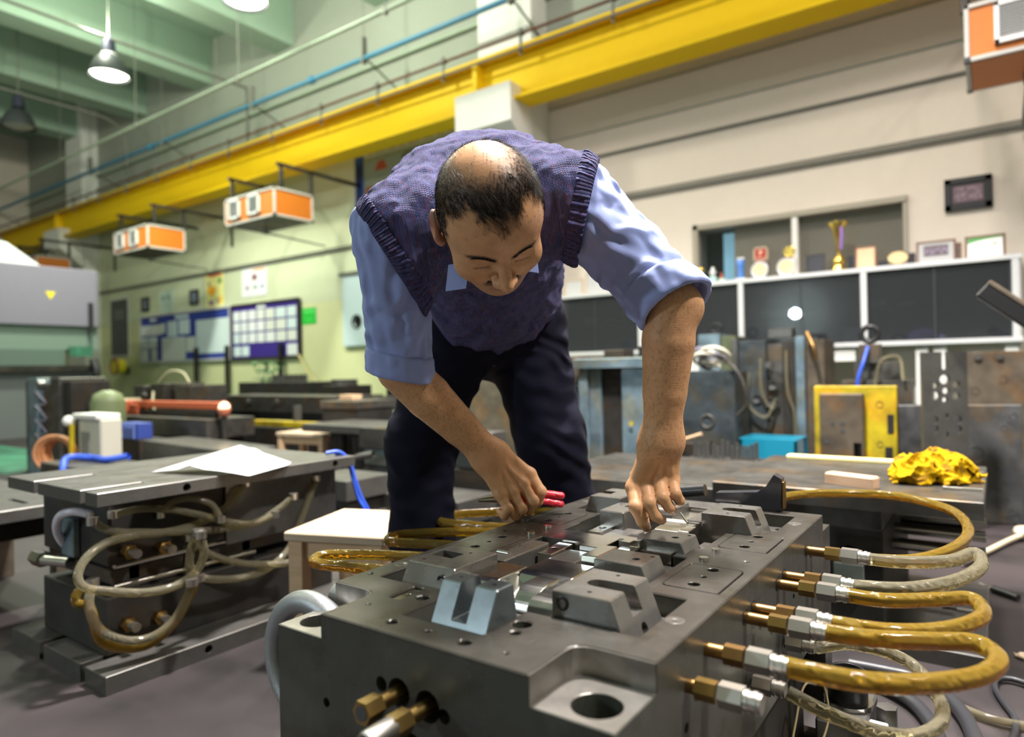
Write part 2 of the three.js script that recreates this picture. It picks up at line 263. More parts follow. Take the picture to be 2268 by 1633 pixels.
// ---------- hanging lamps ----------
const domeProfile = [[0.035, 0.3], [0.05, 0.29], [0.11, 0.26], [0.17, 0.19], [0.215, 0.09], [0.238, 0.0], [0.232, 0.0], [0.208, 0.09], [0.162, 0.185], [0.1, 0.25], [0.04, 0.28]];
const lampLabel = ['burning dome lamp cut by the top edge of the photo', 'burning dome lamp hanging below the left ceiling conduit', 'unlit dome lamp at the far left under the ceiling'];
LAMPS.forEach(([x, y, z, on, cd, col], i) => {
  const t = thing('pendant_lamp', lampLabel[i] ?? 'dome lamp of the rows that hang outside the view', 'lamp', [x, y, z], 0, i > 2 ? 'dome lamps outside the view' : undefined);
  mesh('shade', lathe(domeProfile, 40), std({ color: lin(0.05, 0.055, 0.06), roughness: 0.5, metalness: 0.2, side: THREE.DoubleSide }), t);
  mesh('ballast_housing', [tr(cyl(0.07, 0.09, 0.16, 20), 0, 0.38, 0), tr(cyl(0.03, 0.06, 0.05, 16), 0, 0.48, 0)], std({ color: lin(0.03, 0.03, 0.06), roughness: 0.5 }), t);
  mesh('stem', rodBetween([0, 0.48, 0], [0, CH - y, 0], 0.009, 8), M.conduit, t);
  if (!on) { mesh('lamp_glass', tr(lathe([[0.0, -0.03], [0.1, -0.02], [0.2, 0.02], [0.225, 0.05]], 32), 0, 0, 0), std({ color: lin(0.3, 0.31, 0.28), roughness: 0.3, side: THREE.DoubleSide }), t); return; }
  mesh('lamp_glass', tr(lathe([[0.0, 0.0], [0.1, 0.004], [0.2, 0.02], [0.222, 0.05]], 32), 0, 0, 0), std({ color: lin(0.9, 0.9, 0.88), emissive: lin(...col), emissiveIntensity: 22, roughness: 0.4, side: THREE.DoubleSide }), t);
  const s = new THREE.SpotLight(lin(...col), cd, 0, 1.16, 0.5, 2); s.name = 'lamp_light'; s.position.set(0, -0.05, 0); s.target.position.set(0, -3, 0); s.castShadow = true; s.shadow.radius = 9; t.add(s); t.add(s.target);
  mesh('added_glow_ring', tr(cyl(0.075, 0.095, 0.03, 24, true), 0, 0.29, 0), std({ color: lin(0.8, 0.8, 0.75), emissive: lin(...col), emissiveIntensity: 1.5, side: THREE.DoubleSide }), t);  // glowing ring added to go with the upward fill light
  const u = new THREE.PointLight(lin(...col), UPLIGHT * (i === 0 ? 2.6 : i === 1 ? 0.8 : col === LAMP_WARM ? 0.6 : 1), 0, 2); u.name = 'added_uplight'; u.position.set(0, 0.62, 0.16); u.castShadow = true; u.shadow.radius = 5; t.add(u);
});
{ const c = tag(mesh('ceiling_conduit', [rodBetween([-9.25, 5.22, -6.1], [-9.25, 5.22, 2.2], 0.02, 8), rodBetween([-9.25, 5.22, -6.1], [-9.25, 4.4, -6.1], 0.02, 8)], M.conduit), 'grey conduit that carries the burning lamp at upper left', 'conduit');
  mesh('pipe_hanger', rodBetween([-9.25, 5.2, -2], [-9.25, CH, -2], 0.008, 6), M.conduit, c); mesh('pipe_hanger', rodBetween([-9.25, 5.2, -5.6], [-9.25, CH, -5.6], 0.008, 6), M.conduit, c); }
tag(mesh('ceiling_conduit', [tube([[-12.2, 5.25, 1], [-12.2, 5.25, -4.5], [-12.2, 5.22, -5.4], [-12.2, 5.05, -5.65], [-12.2, 4.5, -5.7]], 0.02, 40, 8), rodBetween([-12.2, 5.2, -3], [-12.2, CH, -3], 0.008, 6)], M.conduit), 'grey conduit bending down beyond the unlit dome lamp', 'conduit');
{ // lamp on the wall behind the viewer; the cabinet glass mirrors it
  const t = thing('bulkhead_lamp', 'round bulkhead lamp on the wall behind the viewer, mirrored in the cabinet', 'lamp', [-3.66, 1.98, ZB]);
  mesh('back_plate', tr(rx(cyl(0.15, 0.15, 0.04, 28), PI / 2), 0, 0, -0.025), M.alu, t);
  mesh('lamp_glass', rx(lathe([[0.12, 0], [0.115, 0.03], [0.08, 0.05], [0, 0.06]], 28), -PI / 2).translate(0, 0, -0.045), std({ color: lin(0.9, 0.92, 1), emissive: lin(0.85, 0.95, 1), emissiveIntensity: 12, roughness: 0.4 }), t);
  const l = new THREE.PointLight(lin(0.75, 0.9, 1), 42, 0, 2); l.name = 'bulkhead_light'; l.position.set(0, 0, -0.16); l.castShadow = true; l.shadow.radius = 5; t.add(l);
}
// ---------- the opened mould half in front ----------
const BX = -0.782, BZ = -0.548, T = 0.52;
const mould = thing('mold_half', 'opened steel mould half with clamped inserts that the man leans over', 'mold', [BX, 0, BZ]);
{
  const satin = std({ color: lin(0.3, 0.28, 0.255), metalness: 0.8, roughness: 0.32, map: texTop });
  const W = 0.497, L = 0.905, pk = T - 0.045;
  const nR = [[0.402, 0], [0.402, 0.094], [W, 0.094]], nL = [[0, 0.097], [0.088, 0.097], [0.088, 0]];
  const outline = [...roundPoly([[0.088, 0], nR[0], nR[1], nR[2], [W, L], [0, L], nL[0], nL[1]], [0.0, 0, 0.028, 0, 0, 0, 0, 0.028], 7)];
  const pocket = [[0.178, 0.052], [0.302, 0.054], [0.302, 0.145], [0.453, 0.145], [0.453, 0.291], [0.384, 0.293], [0.382, 0.473], [0.358, 0.473], [0.358, 0.535], [0.384, 0.537], [0.382, 0.718], [0.454, 0.718], [0.454, 0.866], [0.04, 0.866], [0.04, 0.718], [0.112, 0.718], [0.112, 0.61], [0.117, 0.6], [0.117, 0.535], [0.136, 0.535], [0.136, 0.473], [0.112, 0.473], [0.112, 0.293], [0.038, 0.293], [0.038, 0.147], [0.178, 0.147]];
  const plates = [[0.401, 0.331], [0.401, 0.562], [0.016, 0.331], [0.016, 0.562]];
  const plateOut = (u, v, e) => roundPoly([[u - e, v - e], [u + 0.078 + e, v - e], [u + 0.078 + e, v + 0.116 + e], [u - e, v + 0.116 + e]], [0.012, 0.003, 0.012, 0.003], 4);
  const screw = [[0.186, 0.028, 0.007], [0.299, 0.028, 0.008], [0.242, 0.03, 0.004], [0.33, 0.081, 0.0065], [0.157, 0.112, 0.0095], [0.322, 0.106, 0.012], [0.017, 0.15, 0.004], [0.115, 0.255 - 0.2, 0.003], [0.355, 0.03, 0.003], [0.06, 0.3, 0.005], [0.03, 0.47, 0.005], [0.06, 0.5, 0.004], [0.467, 0.5, 0.004]];
  const slot = roundPoly([[0.116, 0.09], [0.136, 0.09], [0.133, 0.142], [0.114, 0.142]], 0.004, 3);
  const holes = [roundPoly(pocket, 0.004, 2), ...screw.map(([u, v, r]) => circlePts(u, v, r, 18)), ...plates.map(([u, v]) => plateOut(u, v, 0.0012)), slot];
  mesh('top_plate', slab(outline, T - 0.004, T, holes, 0.0018), M.top, mould); mesh('upper_body', slab(outline, T - 0.032, T - 0.004, holes, 0), M.side, mould);
  for (const [pts, flip, bore] of [[roundPoly([[0.402, 0.001], nR[1], [0.496, 0.094]], [0, 0.028, 0], 8), 1, [0.458, 0.038, 0.026]], [roundPoly([[0.088, 0.001], [0.088, 0.097], [0.001, 0.097]], [0, 0.028, 0], 8), -1, [0.036, 0.036, 0.023]]]) {
    const off = pts.map((p, i) => { const a = pts[Math.max(0, i - 1)], b = pts[Math.min(pts.length - 1, i + 1)], d = [b[0] - a[0], b[1] - a[1]], l = Math.hypot(...d) * flip; return [p[0] + d[1] / l * 0.0012, p[1] - d[0] / l * 0.0012]; });
    mesh('pocket_wall', slab([...pts, ...off.reverse()], T - 0.0315, T - 0.0012, [], 0), satin, mould);
    mesh('pocket_floor', slab(flip > 0 ? [...pts, [0.496, 0.001]] : [...pts, [0.001, 0.001]], T - 0.033, T - 0.0312, [circlePts(...bore, 40)], 0.0006), satin, mould);
  }
  const full = [[0, 0], [W, 0], [W, L], [0, L]];
  const boreR = [0.458, 0.038, 0.026], boreL = [0.036, 0.036, 0.023];
  mesh('middle_plate', slab(full, pk, T - 0.032, [roundPoly(pocket, 0.004, 2), circlePts(...boreR, 40), circlePts(...boreL, 32)], 0), M.side, mould);
  // solid lower body, with the bores and side drillings cut out
  const sideHoles = [[0.2, 0.44, 6], [0.33, 0.435, 7], [0.36, 0.425, 6], [0.46, 0.44, 6], [0.52, 0.415, 8], [0.62, 0.45, 6], [0.66, 0.425, 7], [0.73, 0.445, 6], [0.17, 0.42, 6], [0.27, 0.42, 7], [0.43, 0.39, 6], [0.79, 0.43, 7]].map(([v, y, r]) => tr(rz(cyl(r / 1000, r / 1000, 0.05, 14), PI / 2), W, y, -v));
  const front = [[0.223, 0.455, 0.017], [0.267, 0.451, 0.018], [0.195, 0.458, 0.009], [0.096, 0.41, 0.006], [0.291, 0.447, 0.0085], [0.242, 0.395, 0.02]].map(([u, y, r]) => tr(rx(cyl(r, r, 0.12, 22), PI / 2), u, y, 0));
  mesh('lower_body', cut(span(0, W, 0.3, pk, -L, 0, 0.0002), tr(cyl(0.026, 0.026, 0.16, 40), 0.458, pk, -0.038), tr(cyl(0.023, 0.023, 0.1, 32), 0.036, pk, -0.036), ...sideHoles, ...front), M.side, mould);
  mesh('spacer', [span(0.035, 0.09, 0.09, 0.3, -0.87, -0.04), span(W - 0.09, W - 0.035, 0.09, 0.3, -0.87, -0.04), span(0.2, 0.29, 0.09, 0.3, -0.84, -0.06)], M.oldDark, mould);
  mesh('clamp_plate', span(0.0, W, 0.03, 0.09, -L, 0), M.oldDark, mould);
  mesh('support_block', [span(0.02, W - 0.02, 0, 0.03, -0.2, -0.05), span(0.02, W - 0.02, 0, 0.03, -0.85, -0.7)], M.oldDark, mould);
  mesh('back_plate', [slab([[0.06, L], [W, L], [W, L + 0.03], [W, L + 0.065], [0.06, L + 0.065]], 0.14, 0.488, [], 0.001)], M.top, mould);
  for (const [u, v] of plates) {
    mesh('cover_plate', slab(plateOut(u, v, 0), T - 0.026, T + 0.0004, [[u + 0.038, v + 0.022, 0.0085], [u + 0.038, v + 0.06, 0.0045], [u + 0.038, v + 0.099, 0.0085]].map((c) => circlePts(...c, 20)), 0.0006), M.top, mould);
  }
  mesh('key_strip', slab(roundPoly([[0.1185, 0.092], [0.133, 0.092], [0.131, 0.1385], [0.117, 0.1385]], 0.003, 3), T - 0.02, T - 0.003, [circlePts(0.1255, 0.117, 0.003, 12)], 0.0006), M.bright, mould);
  const pinAt = [[0.409, 0.477], [0.408, 0.534], [0.38, 0.695], [0.085, 0.477], [0.086, 0.534]];
  for (const [u, v] of pinAt) mesh('ejector_pin', tr(cyl(0.0072, 0.0078, 0.006, 20), u, T + 0.0012, -v), M.bright, mould);
  for (const [u, v] of [[0.468, 0.213], [0.469, 0.798], [0.022, 0.211], [0.025, 0.795]]) {
    mesh('dowel_plug', [tr(lathe([[0.002, -0.003], [0.0025, 0.0002], [0.0118, 0.0002], [0.0122, -0.0002], [0.0122, -0.003]], 28), u, T + 0.0002, -v), tr(cyl(0.002, 0.002, 0.001, 10), u, T, -v)], M.insert, mould);
  }
  // ----- inserts -----
  const ins = (name, g, m = M.insert, label) => { const o = mesh(name, g, m, mould); if (label) o.userData.label = label; return o; };
  const prof = (p, u0, u1) => extrudeX(roundPoly(p.map(([v, h]) => [-v, T + h]), 0.0016, 1), u0, u1, 0.0013);     // profile in depth and height
  const profU = (p, v0, v1) => extrudeZ(roundPoly(p.map(([u, h]) => [u, T + h]), 0.0016, 1), -v0, -v1, 0.0013);  // profile in u and height
  const hole = (u, h, v, r, len, ax) => { const g = cyl(r, r, len, 18); if (ax === 'x') rz(g, PI / 2); if (ax === 'z') rx(g, PI / 2); return tr(g, u, T + h, -v); };
  const bolt = (parent, u, h, v, r) => mesh('socket_screw', [tr(rx(lathe([[0.0, -0.004], [r * 0.5, -0.004], [r * 0.52, 0], [r, 0], [r, -0.006]], 18), PI / 2), u, T + h, -v)], M.blackMetal, parent);
  // seat blocks low in the pockets
  for (const [u0, u1, v0, v1, h] of [[0.306, 0.45, 0.149, 0.288, -0.028], [0.042, 0.2, 0.15, 0.288, -0.03], [0.3, 0.378, 0.3, 0.33, -0.018], [0.3, 0.452, 0.722, 0.862, -0.025], [0.044, 0.2, 0.722, 0.862, -0.03], [0.184, 0.298, 0.06, 0.2, -0.03], [0.346, 0.378, 0.4, 0.468, -0.016], [0.35, 0.38, 0.56, 0.64, -0.016], [0.12, 0.3, 0.3, 0.72, -0.026]])
    ins('seat_block', cut(span(u0, u1, T - 0.045, T + h, -v1, -v0, 0.001), hole((u0 + u1) / 2 + (u1 - u0) * 0.36, h, v1 - 0.02, 0.009, 0.03)), M.insert);
  const a = ins('clamp_block', cut(prof([[0.052, -0.03], [0.055, -0.012], [0.083, 0.043], [0.116, 0.043], [0.127, -0.035]], 0.219, 0.304), tr(cbox(0.024, 0.045, 0.06, 0.001), 0.2605, T + 0.0255, -0.078), hole(0.2605, 0.0255, 0.108, 0.012, 0.045), hole(0.235, 0.043, 0.1, 0.0025, 0.02), hole(0.288, 0.043, 0.098, 0.0032, 0.02)), std({ color: lin(0.28, 0.32, 0.34), metalness: 0.85, roughness: 0.42, map: texSteel, roughnessMap: texRough }), 'clamp block with a U slot and a bluish front face');
  ins('clamp_block_foot', span(0.205, 0.3, T - 0.044, T - 0.03, -0.118, -0.06), M.insert); void a;
  { const b = ins('clamp_block', cut(prof([[0.15, -0.04], [0.183, 0.019], [0.285, 0.019], [0.287, -0.04]], 0.062, 0.153), tr(cbox(0.042, 0.05, 0.029, 0.001), 0.092, T + 0.0, -0.238), hole(0.078, 0.019, 0.2, 0.003, 0.02), hole(0.118, 0.019, 0.262, 0.003, 0.02)), M.insert, 'low clamp block with a square through hole'); bolt(b, 0.135, 0.003, 0.1735, 0.0075); }
  for (const [v0, dv] of [[0.148, 0], [0.664, 0]]) {
    const vm = v0 + 0.052 + dv;
    const c = ins('clamp_block', cut(profU([[0.337, -0.045], [0.337, 0.032], [0.416, 0.032], [0.446, -0.045]], v0, v0 + 0.105), tr(cbox(0.09, 0.032, 0.028, 0.001), 0.418, T + 0.02, -vm), hole(0.373, 0.02, vm, 0.0135, 0.032), hole(0.381, 0.032, v0 + 0.016, 0.003, 0.02), hole(0.381, 0.032, v0 + 0.092, 0.003, 0.02), rz(tr(cyl(0.0075, 0.0075, 0.06, 18), 0, 0, 0), PI / 2).translate(0.44, T - 0.014, -(vm + 0.004))), M.insert, v0 < 0.4 ? 'forked clamp block at the near right corner' : 'forked clamp block at the far right corner');
    if (v0 < 0.4) bolt(c, 0.3525, 0.018, v0 - 0.0005, 0.009);
  }
  ins('clamp_block', cut(profU([[0.155, -0.045], [0.155, 0.034], [0.085, 0.034], [0.055, -0.045]], 0.7, 0.8), tr(cbox(0.05, 0.03, 0.028, 0.001), 0.09, T + 0.024, -0.75)), M.insert, 'forked clamp block at the far left corner');
  ins('guide_block', cut(span(0.152, 0.204, T - 0.045, T + 0.026, -0.705, -0.615), tr(cbox(0.03, 0.02, 0.05, 0.001), 0.196, T + 0.02, -0.69)), M.insert);
  ins('guide_block', cut(span(0.303, 0.352, T - 0.045, T + 0.012, -0.765, -0.682), tr(cbox(0.03, 0.02, 0.04, 0.001), 0.35, T + 0.008, -0.735)), M.insert);
  // side slides with sloping ends
  for (const v0 of [0.34, 0.49]) {
    const s = ins('slide', cut(profU([[0.29, -0.045], [0.29, 0.017], [0.366, 0.017], [0.386, -0.035], [0.386, -0.045]], v0, v0 + 0.068), hole(0.345, 0.017, v0 + 0.03, 0.0062, 0.03), hole(0.36, 0.017, v0 + 0.054, 0.0035, 0.03), hole(0.38, -0.024, v0 + 0.02, 0.008, 0.05, 'x')), M.insert);
    void s;
  }
  ins('slide', profU([[0.255, -0.03], [0.262, 0.016], [0.29, 0.017], [0.29, -0.03]], 0.352, 0.42), M.polished);
  ins('guide_plate', slab([[0.304, 0.474], [0.356, 0.474], [0.356, 0.534], [0.304, 0.534]], T - 0.04, T + 0.0015, [], 0.001), M.bright);
  ins('step_block', [slab([[0.27, 0.452], [0.3, 0.452], [0.3, 0.475], [0.27, 0.475]], T - 0.04, T + 0.003, [], 0.0008), slab([[0.272, 0.462], [0.29, 0.462], [0.29, 0.478], [0.3, 0.478], [0.3, 0.5], [0.262, 0.5], [0.262, 0.478], [0.272, 0.478]], T - 0.04, T + 0.014, [], 0.0008)], M.bright);
  ins('core_plate', slab([[0.132, 0.462], [0.205, 0.464], [0.206, 0.444], [0.246, 0.444], [0.245, 0.545], [0.208, 0.552], [0.207, 0.524], [0.138, 0.524]], T - 0.03, T + 0.003, [], 0.0009), M.bright, 'T-shaped plate across the middle');
  for (const v0 of [0.385, 0.556]) ins('guide_plate', slab([[0.16, v0], [0.186, v0], [0.184, v0 + 0.074], [0.156, v0 + 0.074]], T - 0.04, T - 0.002, [circlePts(0.171, v0 + 0.037, 0.0065, 20), circlePts(0.167, v0 + 0.012, 0.002, 10)], 0.0008), M.bright);
  ins('guide_plate', span(0.186, 0.235, T - 0.04, T - 0.006, -0.442, -0.37), M.insert);
  ins('guide_plate', span(0.186, 0.24, T - 0.04, T - 0.006, -0.63, -0.56), M.insert);
  ins('guide_plate', cut(span(0.118, 0.155, T - 0.04, T + 0.004, -0.43, -0.3), tr(rx(cyl(0.006, 0.006, 0.04, 14), PI / 2), 0.12, T + 0.006, -0.37)), M.insert);
  ins('dowel_pin', tr(rz(cyl(0.006, 0.006, 0.022, 16), PI / 2), 0.128, T + 0.004, -0.335), M.polished);
  // the polished forming surfaces: bars with rounded fronts, broken by dark gaps
  const shell = (u0, u1, v0, v1, h, r, m = M.formed, n = 10) => { const p = [[v1, -0.04], [v0, -0.04]]; for (let k = 0; k <= n; k++) { const t = k / n * PI / 2; p.push([v0 + r - r * Math.cos(t), h - r + r * Math.sin(t)]); } p.push([v1, h]); return ins('cavity_insert', toCreasedNormals(prof(p, u0, u1), 0.5), m); };
  shell(0.153, 0.204, 0.196, 0.292, 0.004, 0.03);
  shell(0.236, 0.272, 0.205, 0.335, 0.001, 0.035); shell(0.29, 0.335, 0.16, 0.26, 0.008, 0.02);
  shell(0.205, 0.29, 0.255, 0.345, 0.004, 0.03, M.bright);
  { // saddle between two bars
    const g = new THREE.PlaneGeometry(1, 1, 12, 12), p = g.attributes.position;
    for (let i = 0; i < p.count; i++) { const s = p.getX(i) + 0.5, t = p.getY(i) + 0.5; p.setXYZ(i, lerp(0.204, 0.231, s), T - 0.028 + 0.028 * Math.sin(t * PI / 2) * (1 - 0.45 * Math.sin(s * PI)) - 0.012 * s, -(lerp(0.2, 0.262, t) + 0.014 * Math.sin(s * PI))); }
    g.computeVertexNormals(); ins('cavity_insert', [g, span(0.205, 0.23, T - 0.045, T - 0.03, -0.27, -0.2)], std({ ...{ color: lin(0.6, 0.58, 0.54), metalness: 1, roughness: 0.24 }, side: THREE.DoubleSide }));
  }
  shell(0.268, 0.325, 0.6, 0.675, 0.006, 0.018); shell(0.318, 0.338, 0.592, 0.64, 0.01, 0.012, M.bright); shell(0.25, 0.32, 0.69, 0.79, 0.004, 0.022, M.bright);
  shell(0.21, 0.262, 0.71, 0.8, 0.02, 0.012, M.insert);
  ins('cavity_insert', prof([[0.8, -0.04], [0.8, 0.012], [0.86, 0.012], [0.86, -0.04]], 0.2, 0.34), M.insert);
  ins('cavity_insert', [span(0.24, 0.3, T - 0.04, T + 0.0, -0.57, -0.535), span(0.245, 0.262, T - 0.04, T - 0.012, -0.62, -0.58)], M.blackMetal, 'dark insert under the fingertips');
  ins('spring_pin', rodBetween([0.285, T + 0.019, -0.695], [0.315, T + 0.011, -0.655], 0.0025, 10), M.polished);
  // lifting ring on the left side
  mesh('lifting_ring', [tr(new THREE.TorusGeometry(0.085, 0.0165, 16, 48), -0.03, 0.405, -0.075), tr(rz(cyl(0.017, 0.02, 0.05, 18), PI / 2), 0.0, 0.49, -0.12)], M.forged, mould);
}
// two brass nipples in the front face
function nipple(name, label, pos, turn, tail) {
  const t = thing(name, label, 'fitting', pos, turn);
  mesh('pipe', tr(rz(cyl(0.0088, 0.0088, 0.1, 20), PI / 2), -0.01, 0, 0), M.brass, t);
  mesh('hex_nut', tr(rz(hexNut(0.0138, 0.024), PI / 2), 0.044, 0, 0), M.brass, t);
  if (tail) mesh('threaded_end', [tr(rz(lathe([[0.006, -0.02], [0.0125, -0.02], [0.0125, 0.014], [0.0115, 0.017], [0.0085, 0.017], [0.0075, -0.01], [0, -0.01]], 24), -PI / 2), 0.074, 0, 0)], M.nickel, t);
  else mesh('bore', tr(rz(cyl(0.0085, 0.0085, 0.001, 18), PI / 2), 0.0565, 0, 0), M.bore, t);
  return t;
}
nipple('pipe_nipple', 'short brass nipple with open hex end in the front face', [BX + 0.223, 0.455, BZ], -PI / 2, false);
nipple('pipe_nipple', 'brass nipple with a nickel threaded end in the front face', [BX + 0.267, 0.451, BZ], -PI / 2, true);
// ---------- cooling hoses: each a loop between two screwed fittings ----------
const FX = BX + 0.497; // right face of the mould
function fitting(parent, pos, dir, kind, s = 1) { // dir 1: to the right, -1: to the left
  const f = new THREE.Group(); f.name = 'fitting'; f.position.set(...pos); f.rotation.y = dir > 0 ? 0 : PI; parent.add(f);
  const X = (g, x) => tr(rz(g, PI / 2), x, 0, 0), y = kind === 'nickel' ? 0.0 : 0.058;
  if (kind !== 'nickel') { mesh('pipe', X(cyl(0.0082, 0.0082, 0.075, 18), 0.005), M.brassDull, f); mesh('brass_nut', X(hexNut(0.0122, 0.023), y - 0.014), kind === 'bright' ? M.brass : M.brassDull, f); }
  mesh('seal_ring', X(cyl(0.0115, 0.0115, 0.002, 18), 0.0), M.black, f);
  mesh('steel_nut', X(hexNut(0.0142, 0.026), y + 0.014), M.nickel, f);
  mesh('ferrule', [0, 1, 2, 3].map((k) => X(cyl(0.0118 - (k % 2) * 0.0012, 0.0118 - (k % 2) * 0.0012, 0.0045, 20), y + 0.03 + k * 0.0044)), M.nickel, f);
  f.scale.setScalar(s); return pos[0] + dir * (y + 0.047) * s;
}
function hose(label, pts, mat, r, fits, group) {
  const t = thing('hose', label, 'hose', [0, 0, 0], 0, group);
  for (const [pos, dir, kind, s] of fits) fitting(t, pos, dir, kind, s);
  const o = mesh('tube', toCreasedNormals(tube(pts, r, 90, 14), 1.2), mat, t);
  return t;
}
const e1 = FX + 0.105, eN = FX + 0.05;
hose('yellowed hose loop that starts behind the black lever at the far end', [[-0.46, 0.49, -1.55], [-0.43, 0.49, -1.78], [-0.36, 0.485, -1.9], [-0.22, 0.482, -1.96], [-0.1, 0.48, -1.86], [-0.05, 0.478, -1.65], [-0.075, 0.476, -1.46], [-0.13, 0.474, -1.36], [e1, 0.472, -1.345]], M.hose, 0.0105, [[[FX, 0.472, -1.345], 1, 'dull']]);
hose('clear hose loop beyond two bright nuts, lettered near its bend', [[e1 - 0.01, 0.482, -1.305], [-0.14, 0.482, -1.31], [-0.07, 0.482, -1.36], [-0.035, 0.482, -1.44], [-0.025, 0.481, -1.36], [-0.06, 0.48, -1.24], [-0.12, 0.478, -1.17], [e1 - 0.01, 0.477, -1.147]], M.hoseClear, 0.0108, [[[FX, 0.483, -1.305], 1, 'bright'], [[FX, 0.478, -1.146], 1, 'dull']]);
hose('yellowed hose loop from the lower of the paired middle fittings', [[e1 - 0.01, 0.475, -1.107], [-0.14, 0.475, -1.11], [-0.075, 0.473, -1.16], [-0.035, 0.47, -1.2], [-0.02, 0.47, -1.13], [-0.06, 0.471, -1.04], [-0.12, 0.473, -0.99], [e1 - 0.01, 0.475, -0.975]], M.hose, 0.0108, [[[FX, 0.475, -1.107], 1, 'bright'], [[FX, 0.476, -0.975], 1, 'dull']]);
hose('thick yellow hose loop nearest to the lens, reaching farthest right', [[e1 - 0.01, 0.475, -0.937], [-0.13, 0.473, -0.955], [-0.07, 0.471, -0.99], [-0.025, 0.468, -1.02], [-0.004, 0.466, -0.99], [-0.016, 0.466, -0.93], [-0.07, 0.472, -0.85], [-0.13, 0.48, -0.8], [e1 - 0.02, 0.485, -0.783]], M.hose, 0.0112, [[[FX, 0.475, -0.937], 1, 'bright'], [[FX - 0.01, 0.485, -0.783], 1, 'dull']]);
hose('clear hose loop hanging lowest between two nickel fittings', [[eN, 0.376, -1.135], [-0.19, 0.372, -1.19], [-0.12, 0.355, -1.21], [-0.075, 0.335, -1.15], [-0.07, 0.325, -1.09], [-0.1, 0.325, -1.03], [-0.15, 0.345, -0.98], [-0.2, 0.367, -0.955], [eN, 0.378, -0.955]], M.hoseClear, 0.0095, [[[FX + 0.004, 0.376, -1.135], 1, 'nickel', 0.95], [[FX + 0.004, 0.38, -0.955], 1, 'nickel', 0.95]]);
{ const t = thing('pipe_fitting', 'brass and steel fitting without a hose at the near right', 'fitting'); fitting(t, [FX - 0.022, 0.466, -0.722], 1, 'bright'); }
{ const t = thing('pipe_fitting', 'steel nut cut by the bottom edge beside the bore', 'fitting', [FX + 0.004, 0.4, -0.66]); mesh('steel_nut', tr(rz(hexNut(0.015, 0.03), PI / 2), 0.014, 0, 0), M.nickel, t); mesh('collar', tr(rz(cyl(0.011, 0.012, 0.02, 20), PI / 2), 0.036, 0, 0), M.nickel, t); }
// left side
const LX = BX;
hose('yellowed hose loop on the near left side above the lifting ring', [[LX - 0.02, 0.468, -0.97], [LX - 0.15, 0.462, -0.95], [LX - 0.26, 0.458, -0.915], [LX - 0.32, 0.456, -0.875], [LX - 0.3, 0.455, -0.84], [LX - 0.22, 0.456, -0.85], [LX - 0.14, 0.46, -0.86], [LX - 0.07, 0.463, -0.86]], M.hose, 0.0105, [[[LX, 0.463, -0.86], -1, 'nickel', 1], [[LX, 0.462, -0.905], -1, 'nickel', 0.9]]);
hose('yellowed hose loop in front of the dark trouser leg', [[LX - 0.02, 0.47, -1.19], [LX - 0.13, 0.466, -1.17], [LX - 0.24, 0.462, -1.12], [LX - 0.3, 0.46, -1.06], [LX - 0.28, 0.46, -1.02], [LX - 0.18, 0.462, -1.04], [LX - 0.02, 0.468, -1.07]], M.hose, 0.0105, []);
hose('yellowed hose loop below the hand with the red pliers', [[LX - 0.02, 0.47, -1.42], [LX - 0.14, 0.466, -1.42], [LX - 0.26, 0.462, -1.36], [LX - 0.34, 0.46, -1.27], [LX - 0.31, 0.46, -1.22], [LX - 0.2, 0.462, -1.22], [LX - 0.02, 0.468, -1.25]], M.hose, 0.0105, []);
hose('bright yellow hose end hanging between two left loops', [[LX - 0.02, 0.45, -1.24], [LX - 0.1, 0.455, -1.22], [LX - 0.16, 0.44, -1.17], [LX - 0.15, 0.41, -1.12], [LX - 0.06, 0.4, -1.1], [LX - 0.01, 0.4, -1.1]], M.hose, 0.009, []);
hose('pale hose hanging down beside the lifting ring', [[LX - 0.01, 0.44, -0.95], [LX - 0.1, 0.44, -0.93], [LX - 0.16, 0.41, -0.89], [LX - 0.18, 0.35, -0.86], [LX - 0.14, 0.28, -0.84], [LX - 0.02, 0.26, -0.83]], M.hoseClear, 0.008, []);
// ---------- distance-field modelling for the man and for cloth ----------
const sub = (a, b) => [a[0] - b[0], a[1] - b[1], a[2] - b[2]], add = (a, b, k = 1) => [a[0] + b[0] * k, a[1] + b[1] * k, a[2] + b[2] * k], dot = (a, b) => a[0] * b[0] + a[1] * b[1] + a[2] * b[2], len = (a) => Math.hypot(a[0], a[1], a[2]), unit = (a) => { const l = len(a); return [a[0] / l, a[1] / l, a[2] / l]; }, cross = (a, b) => [a[1] * b[2] - a[2] * b[1], a[2] * b[0] - a[0] * b[2], a[0] * b[1] - a[1] * b[0]], mix = (a, b, t) => [lerp(a[0], b[0], t), lerp(a[1], b[1], t), lerp(a[2], b[2], t)];
const smin = (a, b, k) => { const h = Math.max(k - Math.abs(a - b), 0) / k; return Math.min(a, b) - h * h * k * 0.25; };
const smax = (a, b, k) => -smin(-a, -b, k);
function coneD(p, a, b, ra, rb) { const bx = b[0] - a[0], by = b[1] - a[1], bz = b[2] - a[2], px = p[0] - a[0], py = p[1] - a[1], pz = p[2] - a[2]; const t = clamp((px * bx + py * by + pz * bz) / (bx * bx + by * by + bz * bz)); return Math.hypot(px - bx * t, py - by * t, pz - bz * t) - (ra + (rb - ra) * t); }
function ellD(q, c, r) { const x = (q[0] - c[0]) / r[0], y = (q[1] - c[1]) / r[1], z = (q[2] - c[2]) / r[2], k0 = Math.hypot(x, y, z), k1 = Math.hypot(x / r[0], y / r[1], z / r[2]); return k1 < 1e-6 ? -Math.min(...r) : k0 * (k0 - 1) / k1; }
